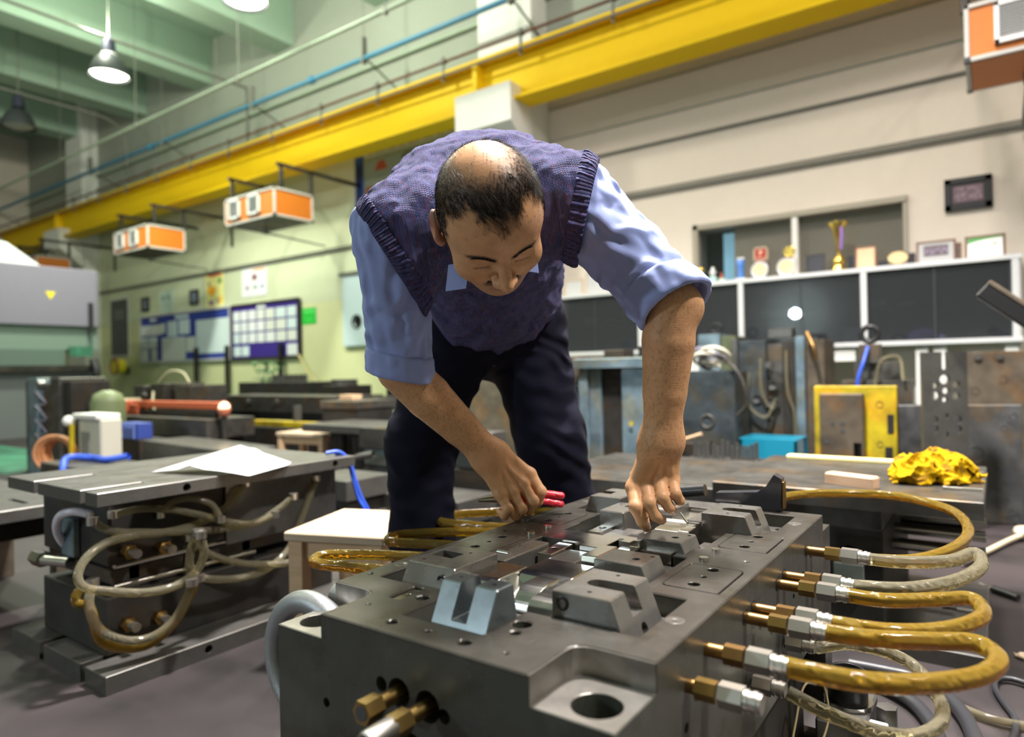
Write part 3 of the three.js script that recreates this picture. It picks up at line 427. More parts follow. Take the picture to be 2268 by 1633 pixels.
const chainD = (p, pts, k) => { let d = 9; for (let i = 0; i + 1 < pts.length; i++) d = smin(d, coneD(p, pts[i], pts[i + 1], pts[i][3], pts[i + 1][3]), k); return d; };
// surface nets over a distance field; far blocks are skipped
function surface(f, lo, hi, h, color) {
  const n = [0, 1, 2].map((k) => Math.ceil((hi[k] - lo[k]) / h) + 2), [nx, ny, nz] = n, S = new Float32Array(nx * ny * nz).fill(9), B = 8, at = (i, j, k) => i + nx * (j + ny * k);
  const p = [0, 0, 0];
  for (let K = 0; K < nz; K += B) for (let J = 0; J < ny; J += B) for (let I = 0; I < nx; I += B) {
    p[0] = lo[0] + (I + B / 2) * h; p[1] = lo[1] + (J + B / 2) * h; p[2] = lo[2] + (K + B / 2) * h;
    const d0 = f(p), far = Math.abs(d0) > h * B * 1.5;
    for (let k = K; k < Math.min(nz, K + B); k++) for (let j = J; j < Math.min(ny, J + B); j++) for (let i = I; i < Math.min(nx, I + B); i++) { if (far) { S[at(i, j, k)] = d0; continue; } p[0] = lo[0] + i * h; p[1] = lo[1] + j * h; p[2] = lo[2] + k * h; S[at(i, j, k)] = f(p); }
  }
  const idx = new Int32Array(nx * ny * nz).fill(-1), pos = [], tri = [];
  for (let k = 0; k < nz - 1; k++) for (let j = 0; j < ny - 1; j++) for (let i = 0; i < nx - 1; i++) {
    let m = 0, cx = 0, cy = 0, cz = 0, c = 0; const v = [];
    for (let q = 0; q < 8; q++) { const s = S[at(i + (q & 1), j + (q >> 1 & 1), k + (q >> 2))]; v.push(s); if (s < 0) m++; }
    if (m === 0 || m === 8) continue;
    for (let a = 0; a < 8; a++) for (let ax = 0; ax < 3; ax++) { const b = a | 1 << ax; if (b === a || (v[a] < 0) === (v[b] < 0)) continue; const t = v[a] / (v[a] - v[b]); cx += (a & 1) + (ax === 0 ? t : 0); cy += (a >> 1 & 1) + (ax === 1 ? t : 0); cz += (a >> 2) + (ax === 2 ? t : 0); c++; }
    idx[at(i, j, k)] = pos.length / 3; pos.push(lo[0] + (i + cx / c) * h, lo[1] + (j + cy / c) * h, lo[2] + (k + cz / c) * h);
  }
  const quad = (a, b, c, d, flip) => { if (a < 0 || b < 0 || c < 0 || d < 0) return; flip ? tri.push(a, c, b, a, d, c) : tri.push(a, b, c, a, c, d); };
  for (let k = 1; k < nz - 1; k++) for (let j = 1; j < ny - 1; j++) for (let i = 1; i < nx - 1; i++) {
    const s = S[at(i, j, k)] < 0;
    if (s !== S[at(i + 1, j, k)] < 0) quad(idx[at(i, j - 1, k - 1)], idx[at(i, j, k - 1)], idx[at(i, j, k)], idx[at(i, j - 1, k)], !s);
    if (s !== S[at(i, j + 1, k)] < 0) quad(idx[at(i - 1, j, k - 1)], idx[at(i - 1, j, k)], idx[at(i, j, k)], idx[at(i, j, k - 1)], !s);
    if (s !== S[at(i, j, k + 1)] < 0) quad(idx[at(i - 1, j - 1, k)], idx[at(i, j - 1, k)], idx[at(i, j, k)], idx[at(i - 1, j, k)], !s);
  }
  const N = pos.length / 3, nor = new Float32Array(pos.length), uv = new Float32Array(N * 2), col = color ? new Float32Array(pos.length) : null, e = h * 0.5;
  for (let i = 0; i < N; i++) {
    const q = [pos[i * 3], pos[i * 3 + 1], pos[i * 3 + 2]], g = unit([f([q[0] + e, q[1], q[2]]) - f([q[0] - e, q[1], q[2]]), f([q[0], q[1] + e, q[2]]) - f([q[0], q[1] - e, q[2]]), f([q[0], q[1], q[2] + e]) - f([q[0], q[1], q[2] - e])]);
    nor.set(g, i * 3); uv[i * 2] = q[0] + q[2]; uv[i * 2 + 1] = q[1]; if (color) { const c = color(q, g); col.set(c.slice(0, 3), i * 3); if (c.length > 3) { uv[i * 2] = c[3]; uv[i * 2 + 1] = c[4]; } }
  }
  const g = new THREE.BufferGeometry(); g.setAttribute('position', new THREE.Float32BufferAttribute(pos, 3)); g.setAttribute('normal', new THREE.BufferAttribute(nor, 3)); g.setAttribute('uv', new THREE.BufferAttribute(uv, 2)); if (col) g.setAttribute('color', new THREE.BufferAttribute(col, 3)); g.setIndex(tri); return g;
}
function soft(name, g, mat, parent) { const m = new THREE.Mesh(g, mat); m.name = parent === scene ? numbered(name) : name; parent.add(m); return m; }

// ---------- the man ----------
const man = thing('person', 'balding man in purple knitted vest and light blue shirt bent over the mould', 'person');
{
  // camera-facing axes of the pose: right, up and towards the viewer, as seen from the front of the bench
  const R = [0.813, -0.02, -0.581], U = [0.017, 1.0, -0.009], K = [0.581, -0.003, 0.814], by = (x, y, z) => add(add([R[0] * x, R[1] * x, R[2] * x], U, y), K, z);
  const shR = [-0.886, 1.079, -0.878], shL = [-0.634, 1.136, -1.082], elR = [-0.924, 0.826, -0.926], wrR = [-0.836, 0.647, -1.087], elL = [-0.444, 0.932, -1.088], wrL = [-0.477, 0.692, -1.112];
  const hipR = [-1.085, 0.905, -1.277], hipL = [-0.978, 0.915, -1.43], headC = [-0.637, 1.066, -0.838], neckB = [-0.75, 1.12, -0.965];
  // torso frame: along the spine, across the shoulders, out of the back
  const P0 = [-1.035, 0.955, -1.36], A = unit(sub([-0.765, 1.125, -0.985], P0)), LAT = (() => { let l = unit(sub(shL, shR)); return unit(add(l, A, -dot(l, A))); })(), DOR = unit(cross(A, LAT));
  const tf = (p) => { const q = sub(p, P0); return [dot(q, A), dot(q, LAT), dot(q, DOR)]; };
  const knots = [[-0.16, 0.13, 0.1, -0.02], [-0.03, 0.168, 0.118, 0], [0.1, 0.165, 0.118, 0.012], [0.25, 0.172, 0.128, 0.045], [0.38, 0.178, 0.128, 0.066], [0.47, 0.165, 0.115, 0.06], [0.56, 0.11, 0.08, 0.03]];
  const section = (s) => { let i = 0; while (i < knots.length - 2 && s > knots[i + 1][0]) i++; const a = knots[i], b = knots[i + 1], t = clamp((s - a[0]) / (b[0] - a[0])), u = t * t * (3 - 2 * t); return [lerp(a[1], b[1], u), lerp(a[2], b[2], u), lerp(a[3], b[3], u)]; };
  const torso = (p, grow = 0) => { const [s, x, y] = tf(p), [w, d, c] = section(s); const e = (Math.hypot(x / (w + grow), (y - c) / (d + grow)) - 1) * Math.min(w, d) * 1.05; return smax(smax(e, s - 0.535 - grow, 0.09), -0.15 - s, 0.05); };
  // ---- head ----
  const up = by(0, 0.47, 0.883), f0 = by(0, -0.883, 0.47), yaw = 0.25, fr = unit(add([f0[0] * Math.cos(yaw), f0[1] * Math.cos(yaw), f0[2] * Math.cos(yaw)], R, Math.sin(yaw))), lt = cross(up, fr);
  const hf = (p) => { const q = sub(p, headC); return [dot(q, lt), dot(q, up), dot(q, fr)]; }, hw = (x, y, z) => add(add(add(headC, lt, x), up, y), fr, z);
  const headD = (p) => {
    const q = hf(p), m = [Math.abs(q[0]), q[1], q[2]];
    let d = ellD(q, [0, 0.02, 0.0], [0.08, 0.095, 0.091]);
    d = smin(d, ellD(q, [0, 0.03, 0.035], [0.066, 0.066, 0.055]), 0.03);
    d = smin(d, ellD(m, [0.012, -0.048, 0.038], [0.052, 0.062, 0.05]), 0.03);
    d = smin(d, ellD(q, [0, -0.092, 0.064], [0.028, 0.02, 0.026]), 0.03);
    d = smin(d, ellD(m, [0.046, -0.04, 0.062], [0.02, 0.02, 0.016]), 0.025);
    d = smin(d, coneD(m, [0.012, 0.008, 0.087], [0.042, 0.01, 0.072], 0.007, 0.006), 0.014);
    d = smax(d, -ellD(m, [0.032, -0.014, 0.096], [0.017, 0.012, 0.014]), 0.014);
    d = smin(d, ellD(m, [0.032, -0.016, 0.074], [0.014, 0.011, 0.011]), 0.006);
    d = smin(d, coneD(q, [0, 0.0, 0.088], [0, -0.04, 0.113], 0.007, 0.0115), 0.012);
    d = smin(d, ellD(m, [0.012, -0.046, 0.1], [0.0085, 0.008, 0.011]), 0.007);
    d = smax(d, -ellD(m, [0.006, -0.055, 0.106], [0.004, 0.004, 0.006]), 0.003);
    d = smin(d, coneD(m, [0, -0.069, 0.093], [0.02, -0.073, 0.082], 0.006, 0.003), 0.006); d = smin(d, coneD(m, [0, -0.079, 0.09], [0.018, -0.077, 0.082], 0.006, 0.003), 0.006);
    // ears
    let e = ellD([m[0], m[1], m[2]], [0.085, -0.02, -0.012], [0.0085, 0.033, 0.02]); const c = ellD(m, [0.094, -0.018, -0.006], [0.0075, 0.019, 0.011]); e = smax(e, -c, 0.005); e = smin(e, ellD(m, [0.08, -0.046, -0.002], [0.007, 0.01, 0.009]), 0.008);
    return smin(d, e, 0.008);
  };
  const neckD = (p) => coneD(p, hw(0, -0.055, -0.03), neckB, 0.057, 0.066);
  // ---- hands: knuckle, middle joint, end joint, tip ----
  const kL = [[-0.519, 0.611, -1.083], [-0.503, 0.617, -1.1], [-0.483, 0.621, -1.115], [-0.465, 0.62, -1.129]];
  const fL = [[kL[0], [-0.504, 0.582, -1.061], [-0.5, 0.556, -1.075], [-0.5, 0.541, -1.094]], [kL[1], [-0.486, 0.589, -1.075], [-0.478, 0.566, -1.083], [-0.474, 0.556, -1.1]], [kL[2], [-0.468, 0.598, -1.089], [-0.46, 0.579, -1.1], [-0.461, 0.57, -1.117]], [kL[3], [-0.451, 0.603, -1.106], [-0.447, 0.589, -1.117], [-0.452, 0.583, -1.131]]];
  const rL = [[0.0098, 0.0092, 0.0082, 0.0072], [0.01, 0.0094, 0.0085, 0.0074], [0.0096, 0.009, 0.008, 0.007], [0.0086, 0.008, 0.0072, 0.0064]];
  const tL = [[-0.499, 0.672, -1.105, 0.0135], [-0.527, 0.625, -1.115, 0.0115], [-0.523, 0.585, -1.115, 0.0102], [-0.507, 0.549, -1.104, 0.008]];
  const kR = [[-0.782, 0.606, -1.15], [-0.784, 0.586, -1.127], [-0.795, 0.575, -1.103], [-0.808, 0.573, -1.081]];
  const fR = [[kR[0], [-0.757, 0.572, -1.152], [-0.766, 0.55, -1.156], [-0.778, 0.542, -1.157]], [kR[1], [-0.76, 0.556, -1.128], [-0.772, 0.536, -1.13], [-0.79, 0.54, -1.132]], [kR[2], [-0.772, 0.543, -1.104], [-0.787, 0.526, -1.106], [-0.804, 0.534, -1.108]], [kR[3], [-0.788, 0.546, -1.081], [-0.8, 0.53, -1.084], [-0.815, 0.537, -1.088]]];
  const tR = [[-0.838, 0.622, -1.115, 0.0135], [-0.83, 0.592, -1.142, 0.0118], [-0.806, 0.57, -1.158, 0.0102], [-0.782, 0.56, -1.166, 0.0086]];
  const handD = (p, w, ks, fs, th, wide) => {
    if (len(sub(p, ks[1])) > 0.24) return len(sub(p, ks[1])) - 0.13;
    let d = 9; ks.forEach((k, i) => { const a = mix(w, k, 0.12), off = mix([0, 0, 0], sub(k, mix(ks[1], ks[2], 0.5)), 0.45); d = smin(d, coneD(p, add(a, off), k, 0.0155, 0.0118), 0.014); });
    let fd = 9; fs.forEach((f, i) => { const r = rL[i].map((v) => v * 1.17); let g = coneD(p, f[0], f[1], r[0] + 0.0012, r[1]); g = smin(g, coneD(p, f[1], f[2], r[1] + 0.0006, r[2]), 0.004); g = smin(g, coneD(p, f[2], f[3], r[2], r[3]), 0.003); g = smin(g, len(sub(p, f[1])) - r[1] - 0.0004, 0.004); fd = smin(fd, g, 0.0016); });
    d = smin(d, fd, 0.008);
    d = smin(d, smin(coneD(p, th[0], th[1], th[0][3], th[1][3]), smin(coneD(p, th[1], th[2], th[1][3], th[2][3]), coneD(p, th[2], th[3], th[2][3], th[3][3]), 0.004), 0.006), 0.009);
    ks.forEach((k, i) => { d = smin(d, len(sub(p, add(k, wide, 0.004))) - 0.0098, 0.006); if (i) { const a = add(mix(w, k, 0.3), wide, 0.016), b = add(mix(w, k, 0.9), wide, 0.009); d = smin(d, coneD(p, a, b, 0.003, 0.0028), 0.006); } });
    return d;
  };
  const wideL = unit(cross(sub(kL[3], kL[0]), sub(wrL, kL[1]))).map((v) => v * 1), wideR = unit(cross(sub(kR[3], kR[0]), sub(wrR, kR[1])));
  const toView = (v) => dot(v, K) < 0 ? v.map((x) => -x) : v, outL = toView(wideL), outR = toView(wideR);
  const armD = (p) => {
    let l = chainD(p, [[...mix(shL, elL, 0.3), 0.045], [...elL, 0.043], [...mix(elL, wrL, 0.28), 0.0445], [...mix(elL, wrL, 0.65), 0.0375], [...wrL, 0.0285]], 0.003);
    l = smin(l, coneD(p, add(wrL, sub(kL[0], kL[3]), 0.18), add(wrL, sub(kL[3], kL[0]), 0.18), 0.023, 0.022), 0.035);
    l = smin(l, len(sub(p, add(elL, [0.018, -0.012, -0.02]))) - 0.03, 0.02);
    let r = chainD(p, [[...mix(shR, elR, 0.3), 0.045], [...elR, 0.044], [...mix(elR, wrR, 0.3), 0.0445], [...mix(elR, wrR, 0.65), 0.037], [...wrR, 0.0285]], 0.003);
    r = smin(r, coneD(p, add(wrR, sub(kR[0], kR[3]), 0.15), add(wrR, sub(kR[3], kR[0]), 0.15), 0.023, 0.022), 0.035);
    l = smin(l, handD(p, wrL, kL, fL, tL, outL), 0.018); r = smin(r, handD(p, wrR, kR, fR, tR, outR), 0.018);
    return Math.min(l, r);
  };
  const legs = (p, g) => { const r = chainD(p, [[...hipR, 0.1], [-1.155, 0.645, -1.222, 0.084], [-1.172, 0.4, -1.242, 0.078], [-1.175, 0.07, -1.25, 0.088]].map((q) => [q[0], q[1], q[2], q[3] + g]), 0.03), l = chainD(p, [[...hipL, 0.105], [-0.925, 0.645, -1.456, 0.088], [-0.917, 0.477, -1.508, 0.076], [-0.935, 0.07, -1.54, 0.086]].map((q) => [q[0], q[1], q[2], q[3] + g]), 0.03); return Math.min(r, l); };
  const bodyD = (p) => {
    let d = torso(p, -0.022);
    d = smin(d, smin(coneD(p, add(neckB, A, -0.12), shR, 0.06, 0.05), coneD(p, add(neckB, A, -0.12), shL, 0.06, 0.05), 0.03), 0.04);
    d = smin(d, Math.min(coneD(p, shR, mix(shR, elR, 0.4), 0.05, 0.044), coneD(p, shL, mix(shL, elL, 0.4), 0.05, 0.044)), 0.02);
    d = smin(d, armD(p), 0.01);
    d = smin(d, smin(headD(p), neckD(p), 0.03), 0.012);
    return smin(d, Math.max(legs(p, -0.03), 0.5 - p[1]), 0.03);
  };
  // how dense the hair is at a point of the head, 0 to 1
  const hairAt = (q) => {
    const x = Math.abs(q[0]) / 0.083, y = q[1] / 0.118, z = q[2] / 0.1, n = noise3(q[0] * 60, q[1] * 60, q[2] * 60) * 0.07;
    const front = x < 0.3 ? 0.9 - x * 0.3 : x < 0.65 ? lerp(0.81, 0.56, sstep(0.3, 0.55, x)) : lerp(0.56, 0.46, sstep(0.65, 0.85, x)); let a = sstep(front + 0.1, front - 0.12, z + n);
    const low = z > -0.02 ? lerp(-0.3, -0.3, z) : lerp(-0.12, -0.62, clamp(-z)); a *= sstep(low - 0.06, low + 0.1, y + n); if (z > 0.3) a *= sstep(0.0, 0.3, y + (x > 0.8 ? 0.1 : 0)); if (x > 0.7 && z > 0.02 && z < 0.34) a = Math.max(a, sstep(-0.42, -0.25, y) * sstep(0.36, 0.25, z + n));
    const bx = q[0] + 0.006, bz = q[2] + 0.016; const bald = sstep(0.068, 0.02, Math.hypot(bx * 1.05, bz * 0.92)) * (q[1] > 0.04 ? 1 : 0); return clamp(a * (1 - 0.86 * bald) * (0.82 + 0.18 * sstep(0.0, 0.09, Math.abs(bz)))); 
  };
  const skin = [0.53, 0.28, 0.14];
  const skinColor = (p) => {
    const q = hf(p); let c = skin.slice(), n = noise3(p[0] * 45, p[1] * 45, p[2] * 45), n2 = noise3(p[0] * 230, p[1] * 230, p[2] * 230); const k = 1 + 0.07 * n + 0.05 * n2; c = c.map((v) => v * k); if (p[1] > 0.66 && p[1] < 0.95 && p[2] > -1.2) { const hr = noise3(p[0] * 330, p[1] * 90, p[2] * 330); const a = 0.35 * sstep(0.25, 0.7, hr); c = c.map((v, i) => lerp(v, [0.1, 0.055, 0.03][i], a)); }
    const tint = (t, a) => { c = c.map((v, i) => lerp(v, t[i], clamp(a))); };
    if (len(q) < 0.16 && dot(sub(p, headC), sub(p, headC)) < 0.0256) {
      const m = Math.abs(q[0]);
      tint([0.025, 0.018, 0.015], 0.93 * hairAt(q));
      tint([0.5, 0.2, 0.13], 0.5 * sstep(0.076, 0.084, m) * sstep(0.03, -0.01, q[1])); tint([0.48, 0.21, 0.14], 0.35 * sstep(0.02, 0.0, len(sub(q, [0, -0.045, 0.112]))));
      if (q[2] > 0.03) {
        tint([0.03, 0.02, 0.016], 0.9 * sstep(0.0062, 0.0028, Math.abs(q[1] - 0.006 - 0.006 * Math.sin(clamp((m - 0.012) / 0.04) * PI))) * sstep(0.008, 0.014, m) * sstep(0.058, 0.05, m));
        tint([0.04, 0.026, 0.02], 0.85 * sstep(0.0075, 0.003, Math.abs(q[1] + 0.061 + m * 0.12)) * sstep(0.034, 0.026, m)); tint([0.32, 0.12, 0.1], 0.6 * sstep(0.006, 0.003, Math.abs(q[1] + 0.075)) * sstep(0.026, 0.02, m)); tint([0.2, 0.13, 0.1], 0.35 * sstep(-0.05, -0.075, q[1]));
        tint([0.03, 0.02, 0.016], 0.75 * sstep(0.0022, 0.001, Math.abs(q[1] + 0.021)) * sstep(0.018, 0.022, m) * sstep(0.047, 0.042, m));
      }
    }
    for (const [ks, fs] of [[kL, fL], [kR, fR]]) { if (len(sub(p, ks[1])) > 0.15) continue; for (const f of fs) { tint([0.42, 0.17, 0.11], 0.35 * sstep(0.016, 0.006, len(sub(p, f[0])))); tint([0.4, 0.17, 0.11], 0.3 * sstep(0.014, 0.006, len(sub(p, f[1])))); tint([0.62, 0.36, 0.26], 0.5 * sstep(0.009, 0.004, len(sub(p, add(f[3], K, 0.004))))); } }
    return c;
  };
  const skinMat = std({ color: 0xffffff, vertexColors: true, roughness: 0.46, bumpMap: texGrain, bumpScale: 0.0003, specularIntensity: 0.6 });
  const body = soft('body', surface(bodyD, [-1.25, 0.5, -1.6], [-0.38, 1.29, -0.66], 0.0032, skinColor), skinMat, man);
  void body;
  // ---- hair: single strands, lying forward and to the sides ----
  { const pos = [], nor = [], col = [];
    const strand = (root, n, dir, L, r, shade) => { const side = unit(cross(n, dir)), pts = [0, 0.4, 0.75, 1].map((t) => add(add(add(root, n, -0.0008), dir, L * t), n, L * (0.34 * t - 0.36 * t * t))); for (let i = 0; i < 3; i++) { const ra = r * (1 - i * 0.28), rb = r * (1 - (i + 1) * 0.3), ring = (c, q) => [add(c, side, q), add(c, n, q * 1.2), add(c, side, -q)], a = ring(pts[i], ra), b = ring(pts[i + 1], Math.max(rb, 0.00004)); for (const [u, v] of [[0, 1], [1, 2], [2, 0]]) for (const w of [a[u], b[u], b[v], a[u], b[v], a[v]]) { pos.push(...w); nor.push(...n); col.push(shade, shade * 0.8, shade * 0.7); } } };
    const surf = (d) => { let t = 0.16; for (let i = 0; i < 40; i++) { const s = headD(add(headC, d, t)); if (Math.abs(s) < 0.0004) break; t -= s * 0.8; } return add(headC, d, t); };
    const normalAt = (p) => { const e = 0.002; return unit([headD([p[0] + e, p[1], p[2]]) - headD([p[0] - e, p[1], p[2]]), headD([p[0], p[1] + e, p[2]]) - headD([p[0], p[1] - e, p[2]]), headD([p[0], p[1], p[2] + e]) - headD([p[0], p[1], p[2] - e])]); };
    let made = 0;
    for (let i = 0; i < 60000 && made < 9000; i++) {
      const z = rr(-1, 1), a = rr(0, 2 * PI), s = Math.sqrt(1 - z * z), d = unit(add(add([lt[0] * s * Math.cos(a), lt[1] * s * Math.cos(a), lt[2] * s * Math.cos(a)], up, z), fr, s * Math.sin(a))); if (z < -0.5) continue;
      const p = surf(d), q = hf(p), den = hairAt(q); if (Math.abs(q[0]) > 0.079 && q[1] < 0.015 && q[2] > -0.035 && q[2] < 0.012) continue; if (rnd() > den * den * 0.95 + 0.012) continue; made++;
      const n = normalAt(p), top = sstep(0.03, 0.08, q[1]);
      let flow = add(add(add([0, 0, 0], fr, 0.75 * top + 0.15), lt, Math.sign(q[0]) * 0.35 * (1 - top) + 0.3 * top), up, -0.75 * (1 - top)); flow = add(flow, [rr(-1, 1), rr(-1, 1), rr(-1, 1)], 0.3); flow = unit(add(flow, n, -dot(flow, n)));
      strand(p, n, unit(add(flow, n, rr(0.1, 0.4))), lerp(0.007, 0.019, top) * rr(0.6, 1.1) * (0.5 + 0.5 * den), rr(0.00022, 0.00042), rnd() < 0.03 ? 0.1 : rr(0.006, 0.016));
    }
    for (let i = 0; i < 700; i++) { const m = rr(0.012, 0.053), sg = rnd() < 0.5 ? -1 : 1, brow = i < 420; const q = brow ? [sg * m, 0.006 + 0.006 * Math.sin((m - 0.012) / 0.04 * PI) + rr(-0.003, 0.003), 0.1] : [sg * rr(0, 0.028), -0.062 + rr(-0.004, 0.004), 0.1]; const p = surf(unit(sub(hw(...q), headC))), n = normalAt(p); let fl = brow ? add([0, 0, 0], lt, sg) : add(add([0, 0, 0], up, -1), lt, sg * 0.4); fl = unit(add(fl, n, -dot(fl, n))); strand(p, n, unit(add(fl, n, 0.25)), 0.006, 0.00022, 0.014); }
    const g = new THREE.BufferGeometry(); g.setAttribute('position', new THREE.Float32BufferAttribute(pos, 3)); g.setAttribute('normal', new THREE.Float32BufferAttribute(nor, 3)); g.setAttribute('color', new THREE.Float32BufferAttribute(col, 3)); g.setAttribute('uv', new THREE.BufferAttribute(new Float32Array(pos.length / 3 * 2), 2)); g.computeVertexNormals();
    const o = soft('hair', g, std({ color: 0xffffff, vertexColors: true, roughness: 0.62, specularIntensity: 0.25 }), man); o.userData.kind = 'stuff'; o.userData.label = 'short thinning black hair'; }
  // ---- knitted vest ----
  const knit = dataTex(512, (u, v) => { const N = 18, R2 = 24, cx = u * N, ry2 = v * R2, fx = cx - Math.floor(cx), off = Math.abs(fx - 0.5), fy = (ry2 + off * 1.1) % 1; const st = Math.pow(Math.sin(fy * PI), 0.6) * (0.35 + 0.65 * Math.sin(Math.abs(fx < 0.5 ? fx * 2 : (fx - 0.5) * 2) * PI)); return [st, st, st]; }, false, 0.075);
  const knitCol = dataTex(512, (u, v) => { const N = 18, R2 = 24, cx = Math.floor(u * N * 2), ry2 = Math.floor(v * R2 + Math.abs(u * N - Math.floor(u * N) - 0.5) * 1.1) % R2; const h = Math.abs(Math.sin(cx * 127.1 + ry2 * 311.7) * 43758.5453) % 1, h2 = Math.abs(Math.sin(cx * 57.3 + ry2 * 91.7) * 9758.5453) % 1; const b = F1(u, v, 3, 3, 3); let c = [0.52, 0.52, 0.72]; if (h < 0.04) c = [0.78, 0.42, 0.56]; else if (h < 0.3) c = [0.6, 0.55, 0.74]; else if (h < 0.52) c = [0.4, 0.48, 0.74]; const k = 0.75 + 0.3 * h2 + 0.3 * (b - 0.5); return c.map((x) => x * k); }, true, 0.075);
  const knitMat = std({ color: lin(0.31, 0.3, 0.42), roughness: 0.9, map: knitCol, bumpMap: knit, bumpScale: 0.0022, sheen: 0.5, sheenColor: lin(0.4, 0.4, 0.6), sheenRoughness: 0.6 });
  const nR = unit(by(-0.84, -0.55, 0.1)), cR = [-0.893, 1.03, -0.905], nL = unit(by(0.97, -0.2, 0.1)), cL = [-0.622, 1.12, -1.088];
  const vestRaw = (p) => { let d = torso(p, 0.012); d = smin(d, coneD(p, add(add(neckB, A, -0.1), DOR, 0.02), shR, 0.085, 0.078), 0.06); d = smin(d, coneD(p, add(add(neckB, A, -0.1), DOR, 0.02), shL, 0.085, 0.08), 0.06); d = smin(d, coneD(p, add(shR, LAT, 0.05), mix(shR, elR, 0.42), 0.08, 0.072), 0.05); d = smin(d, coneD(p, add(shL, LAT, -0.05), mix(shL, elL, 0.3), 0.084, 0.08), 0.05); d += 0.0045 * noise3(p[0] * 14, p[1] * 14, p[2] * 14) + 0.0025 * noise3(p[0] * 34, p[1] * 34, p[2] * 34); return d; };
  const pl = (p, c, n) => dot(sub(p, c), n), hem = (p) => -(tf(p)[0] - 0.0 - 0.02 * Math.sin(tf(p)[1] * 9));
  const neckCut = (p) => coneD(p, add(headC, A, -0.02), neckB, 0.085, 0.06);
  const vestD = (p) => { let d = vestRaw(p); d = smax(d, pl(p, cR, nR) - 0.0, 0.006); d = smax(d, pl(p, cL, nL), 0.006); d = smax(d, hem(p), 0.012); return smax(d, -neckCut(p), 0.01); };
  const uvTorso = (p) => { const [s, x, y] = tf(p), [w, d, c] = section(s); return [1, 1, 1, Math.atan2(x, y - c) * 0.15, s]; };
  const frameUV = (g0) => { const g = g0.toNonIndexed(), P = g.attributes.position, uv = g.attributes.uv, N = g.attributes.normal; for (let i = 0; i < P.count; i += 3) { const nn = [0, 1, 2].map((k) => dot([N.getX(i), N.getY(i), N.getZ(i)], [A, LAT, DOR][k])).map(Math.abs); for (let j = i; j < i + 3; j++) { const [s2, x, y] = tf([P.getX(j), P.getY(j), P.getZ(j)]); if (nn[1] > 0.72 && nn[1] > nn[2]) uv.setXY(j, y, s2); else uv.setXY(j, x, s2 * 0.8 - y * 0.62); } } return g; };
  const vest = soft('vest', frameUV(surface(vestD, [-1.25, 0.82, -1.62], [-0.45, 1.36, -0.68], 0.0052)), knitMat, man); vest.userData.label = 'purple and blue heather knitted vest';
  const rib = dataTex(256, (u, v) => { const k = Math.pow(Math.abs(Math.sin(u * PI * 10)), 0.7); return [k, k, k]; }, false, 0.075);
  const ribMat = std({ color: lin(0.2, 0.19, 0.28), roughness: 0.92, map: knitCol, bumpMap: rib, bumpScale: 0.004 });
  for (const [c, n, sg] of [[cR, nR, -1], [cL, nL, 1]]) {
    const e1v = unit(cross(n, U)), e2v = cross(n, e1v), sh = sg < 0 ? shR : shL;
    const bandD = (p) => { const t = pl(p, c, n), q = sub(p, sh), a = Math.atan2(dot(q, e1v), dot(q, e2v)); let d = vestRaw(p) - 0.003 - 0.0016 * Math.sin(a * 46); d = smax(d, Math.abs(t - 0.008) - 0.016, 0.008); return smax(d, len(sub(p, sh)) - 0.21, 0.01); };
    const b = soft('armhole_band', surface(bandD, add(sh, [-0.2, -0.22, -0.2]), add(sh, [0.2, 0.2, 0.2]), 0.0045, (p) => { const q = sub(p, sh), a = Math.atan2(dot(q, e1v), dot(q, e2v)); return [1, 1, 1, a * 0.11, pl(p, c, n)]; }), ribMat, vest); b.userData.label = 'dark ribbed armhole edge';
  }
  { const g = surface((p) => { let d = vestRaw(p) - 0.002; const s = hem(p); d = smax(d, Math.abs(s - 0.002) - 0.022, 0.008); return smax(d, -smin(Math.min(coneD(p, shR, elR, 0.1, 0.08), coneD(p, shL, elL, 0.1, 0.08)), 9, 0.01), 0.01); }, [-1.25, 0.8, -1.62], [-0.8, 1.2, -1.1], 0.006); const b = soft('hem_band', frameUV(g), ribMat, vest); b.userData.label = 'ribbed bottom edge'; }
  // ---- shirt ----
  const shirt = new THREE.Group(); shirt.name = 'shirt'; man.add(shirt); shirt.userData.label = 'light blue shirt with sleeves rolled to the elbows';
  const weave = dataTex(256, (u, v) => { const k = 0.9 + 0.1 * Math.sin(u * PI * 128) * Math.sin(v * PI * 128) + 0.1 * (F2(u, v, 8, 8, 4) - 0.5); return [k, k, k]; }, false, 0.12);
  const shirtMat = std({ color: lin(0.28, 0.34, 0.66), roughness: 0.8, map: weave, sheen: 0.25, sheenColor: lin(0.5, 0.55, 0.7) });
  const sleeve = (sh, el, r0, r1, cuffW, c, n, tilt) => {
    const ax = unit(sub(el, sh)), end = add(el, ax, 0.012), cn = unit(add(ax, tilt)), e1v = unit(cross(ax, U.map((v, i) => v + 0.01 * i))), L = len(sub(el, sh));
    const folds = (p) => { const q = sub(p, sh), s = dot(q, ax), rel = s / L, x = dot(q, e1v), y = dot(q, cross(ax, e1v)); const f = Math.sin(s * 95 + x * 38 + 3 * noise3(p[0] * 11, p[1] * 11, p[2] * 11)), g = noise3(s * 16, x * 30, y * 30); return 0.0042 * f * sstep(0.25, 0.75, rel) * (0.5 + 0.5 * noise3(p[0] * 7 + 5, p[1] * 7, p[2] * 7)) + 0.0055 * g; };
    const outer = (p) => { let d = coneD(p, add(sh, ax, 0.0), add(el, ax, 0.03), r0, r1); d = smin(d, coneD(p, sh, add(sh, n, -0.06), r0 * 0.98, r0 * 0.9), 0.03); return d + folds(p); };
    const sl = (p) => { let d = smax(outer(p), dot(sub(p, end), cn) + cuffW * 0.5, 0.006); return smax(d, -(pl(p, c, n) + 0.012), 0.008); };
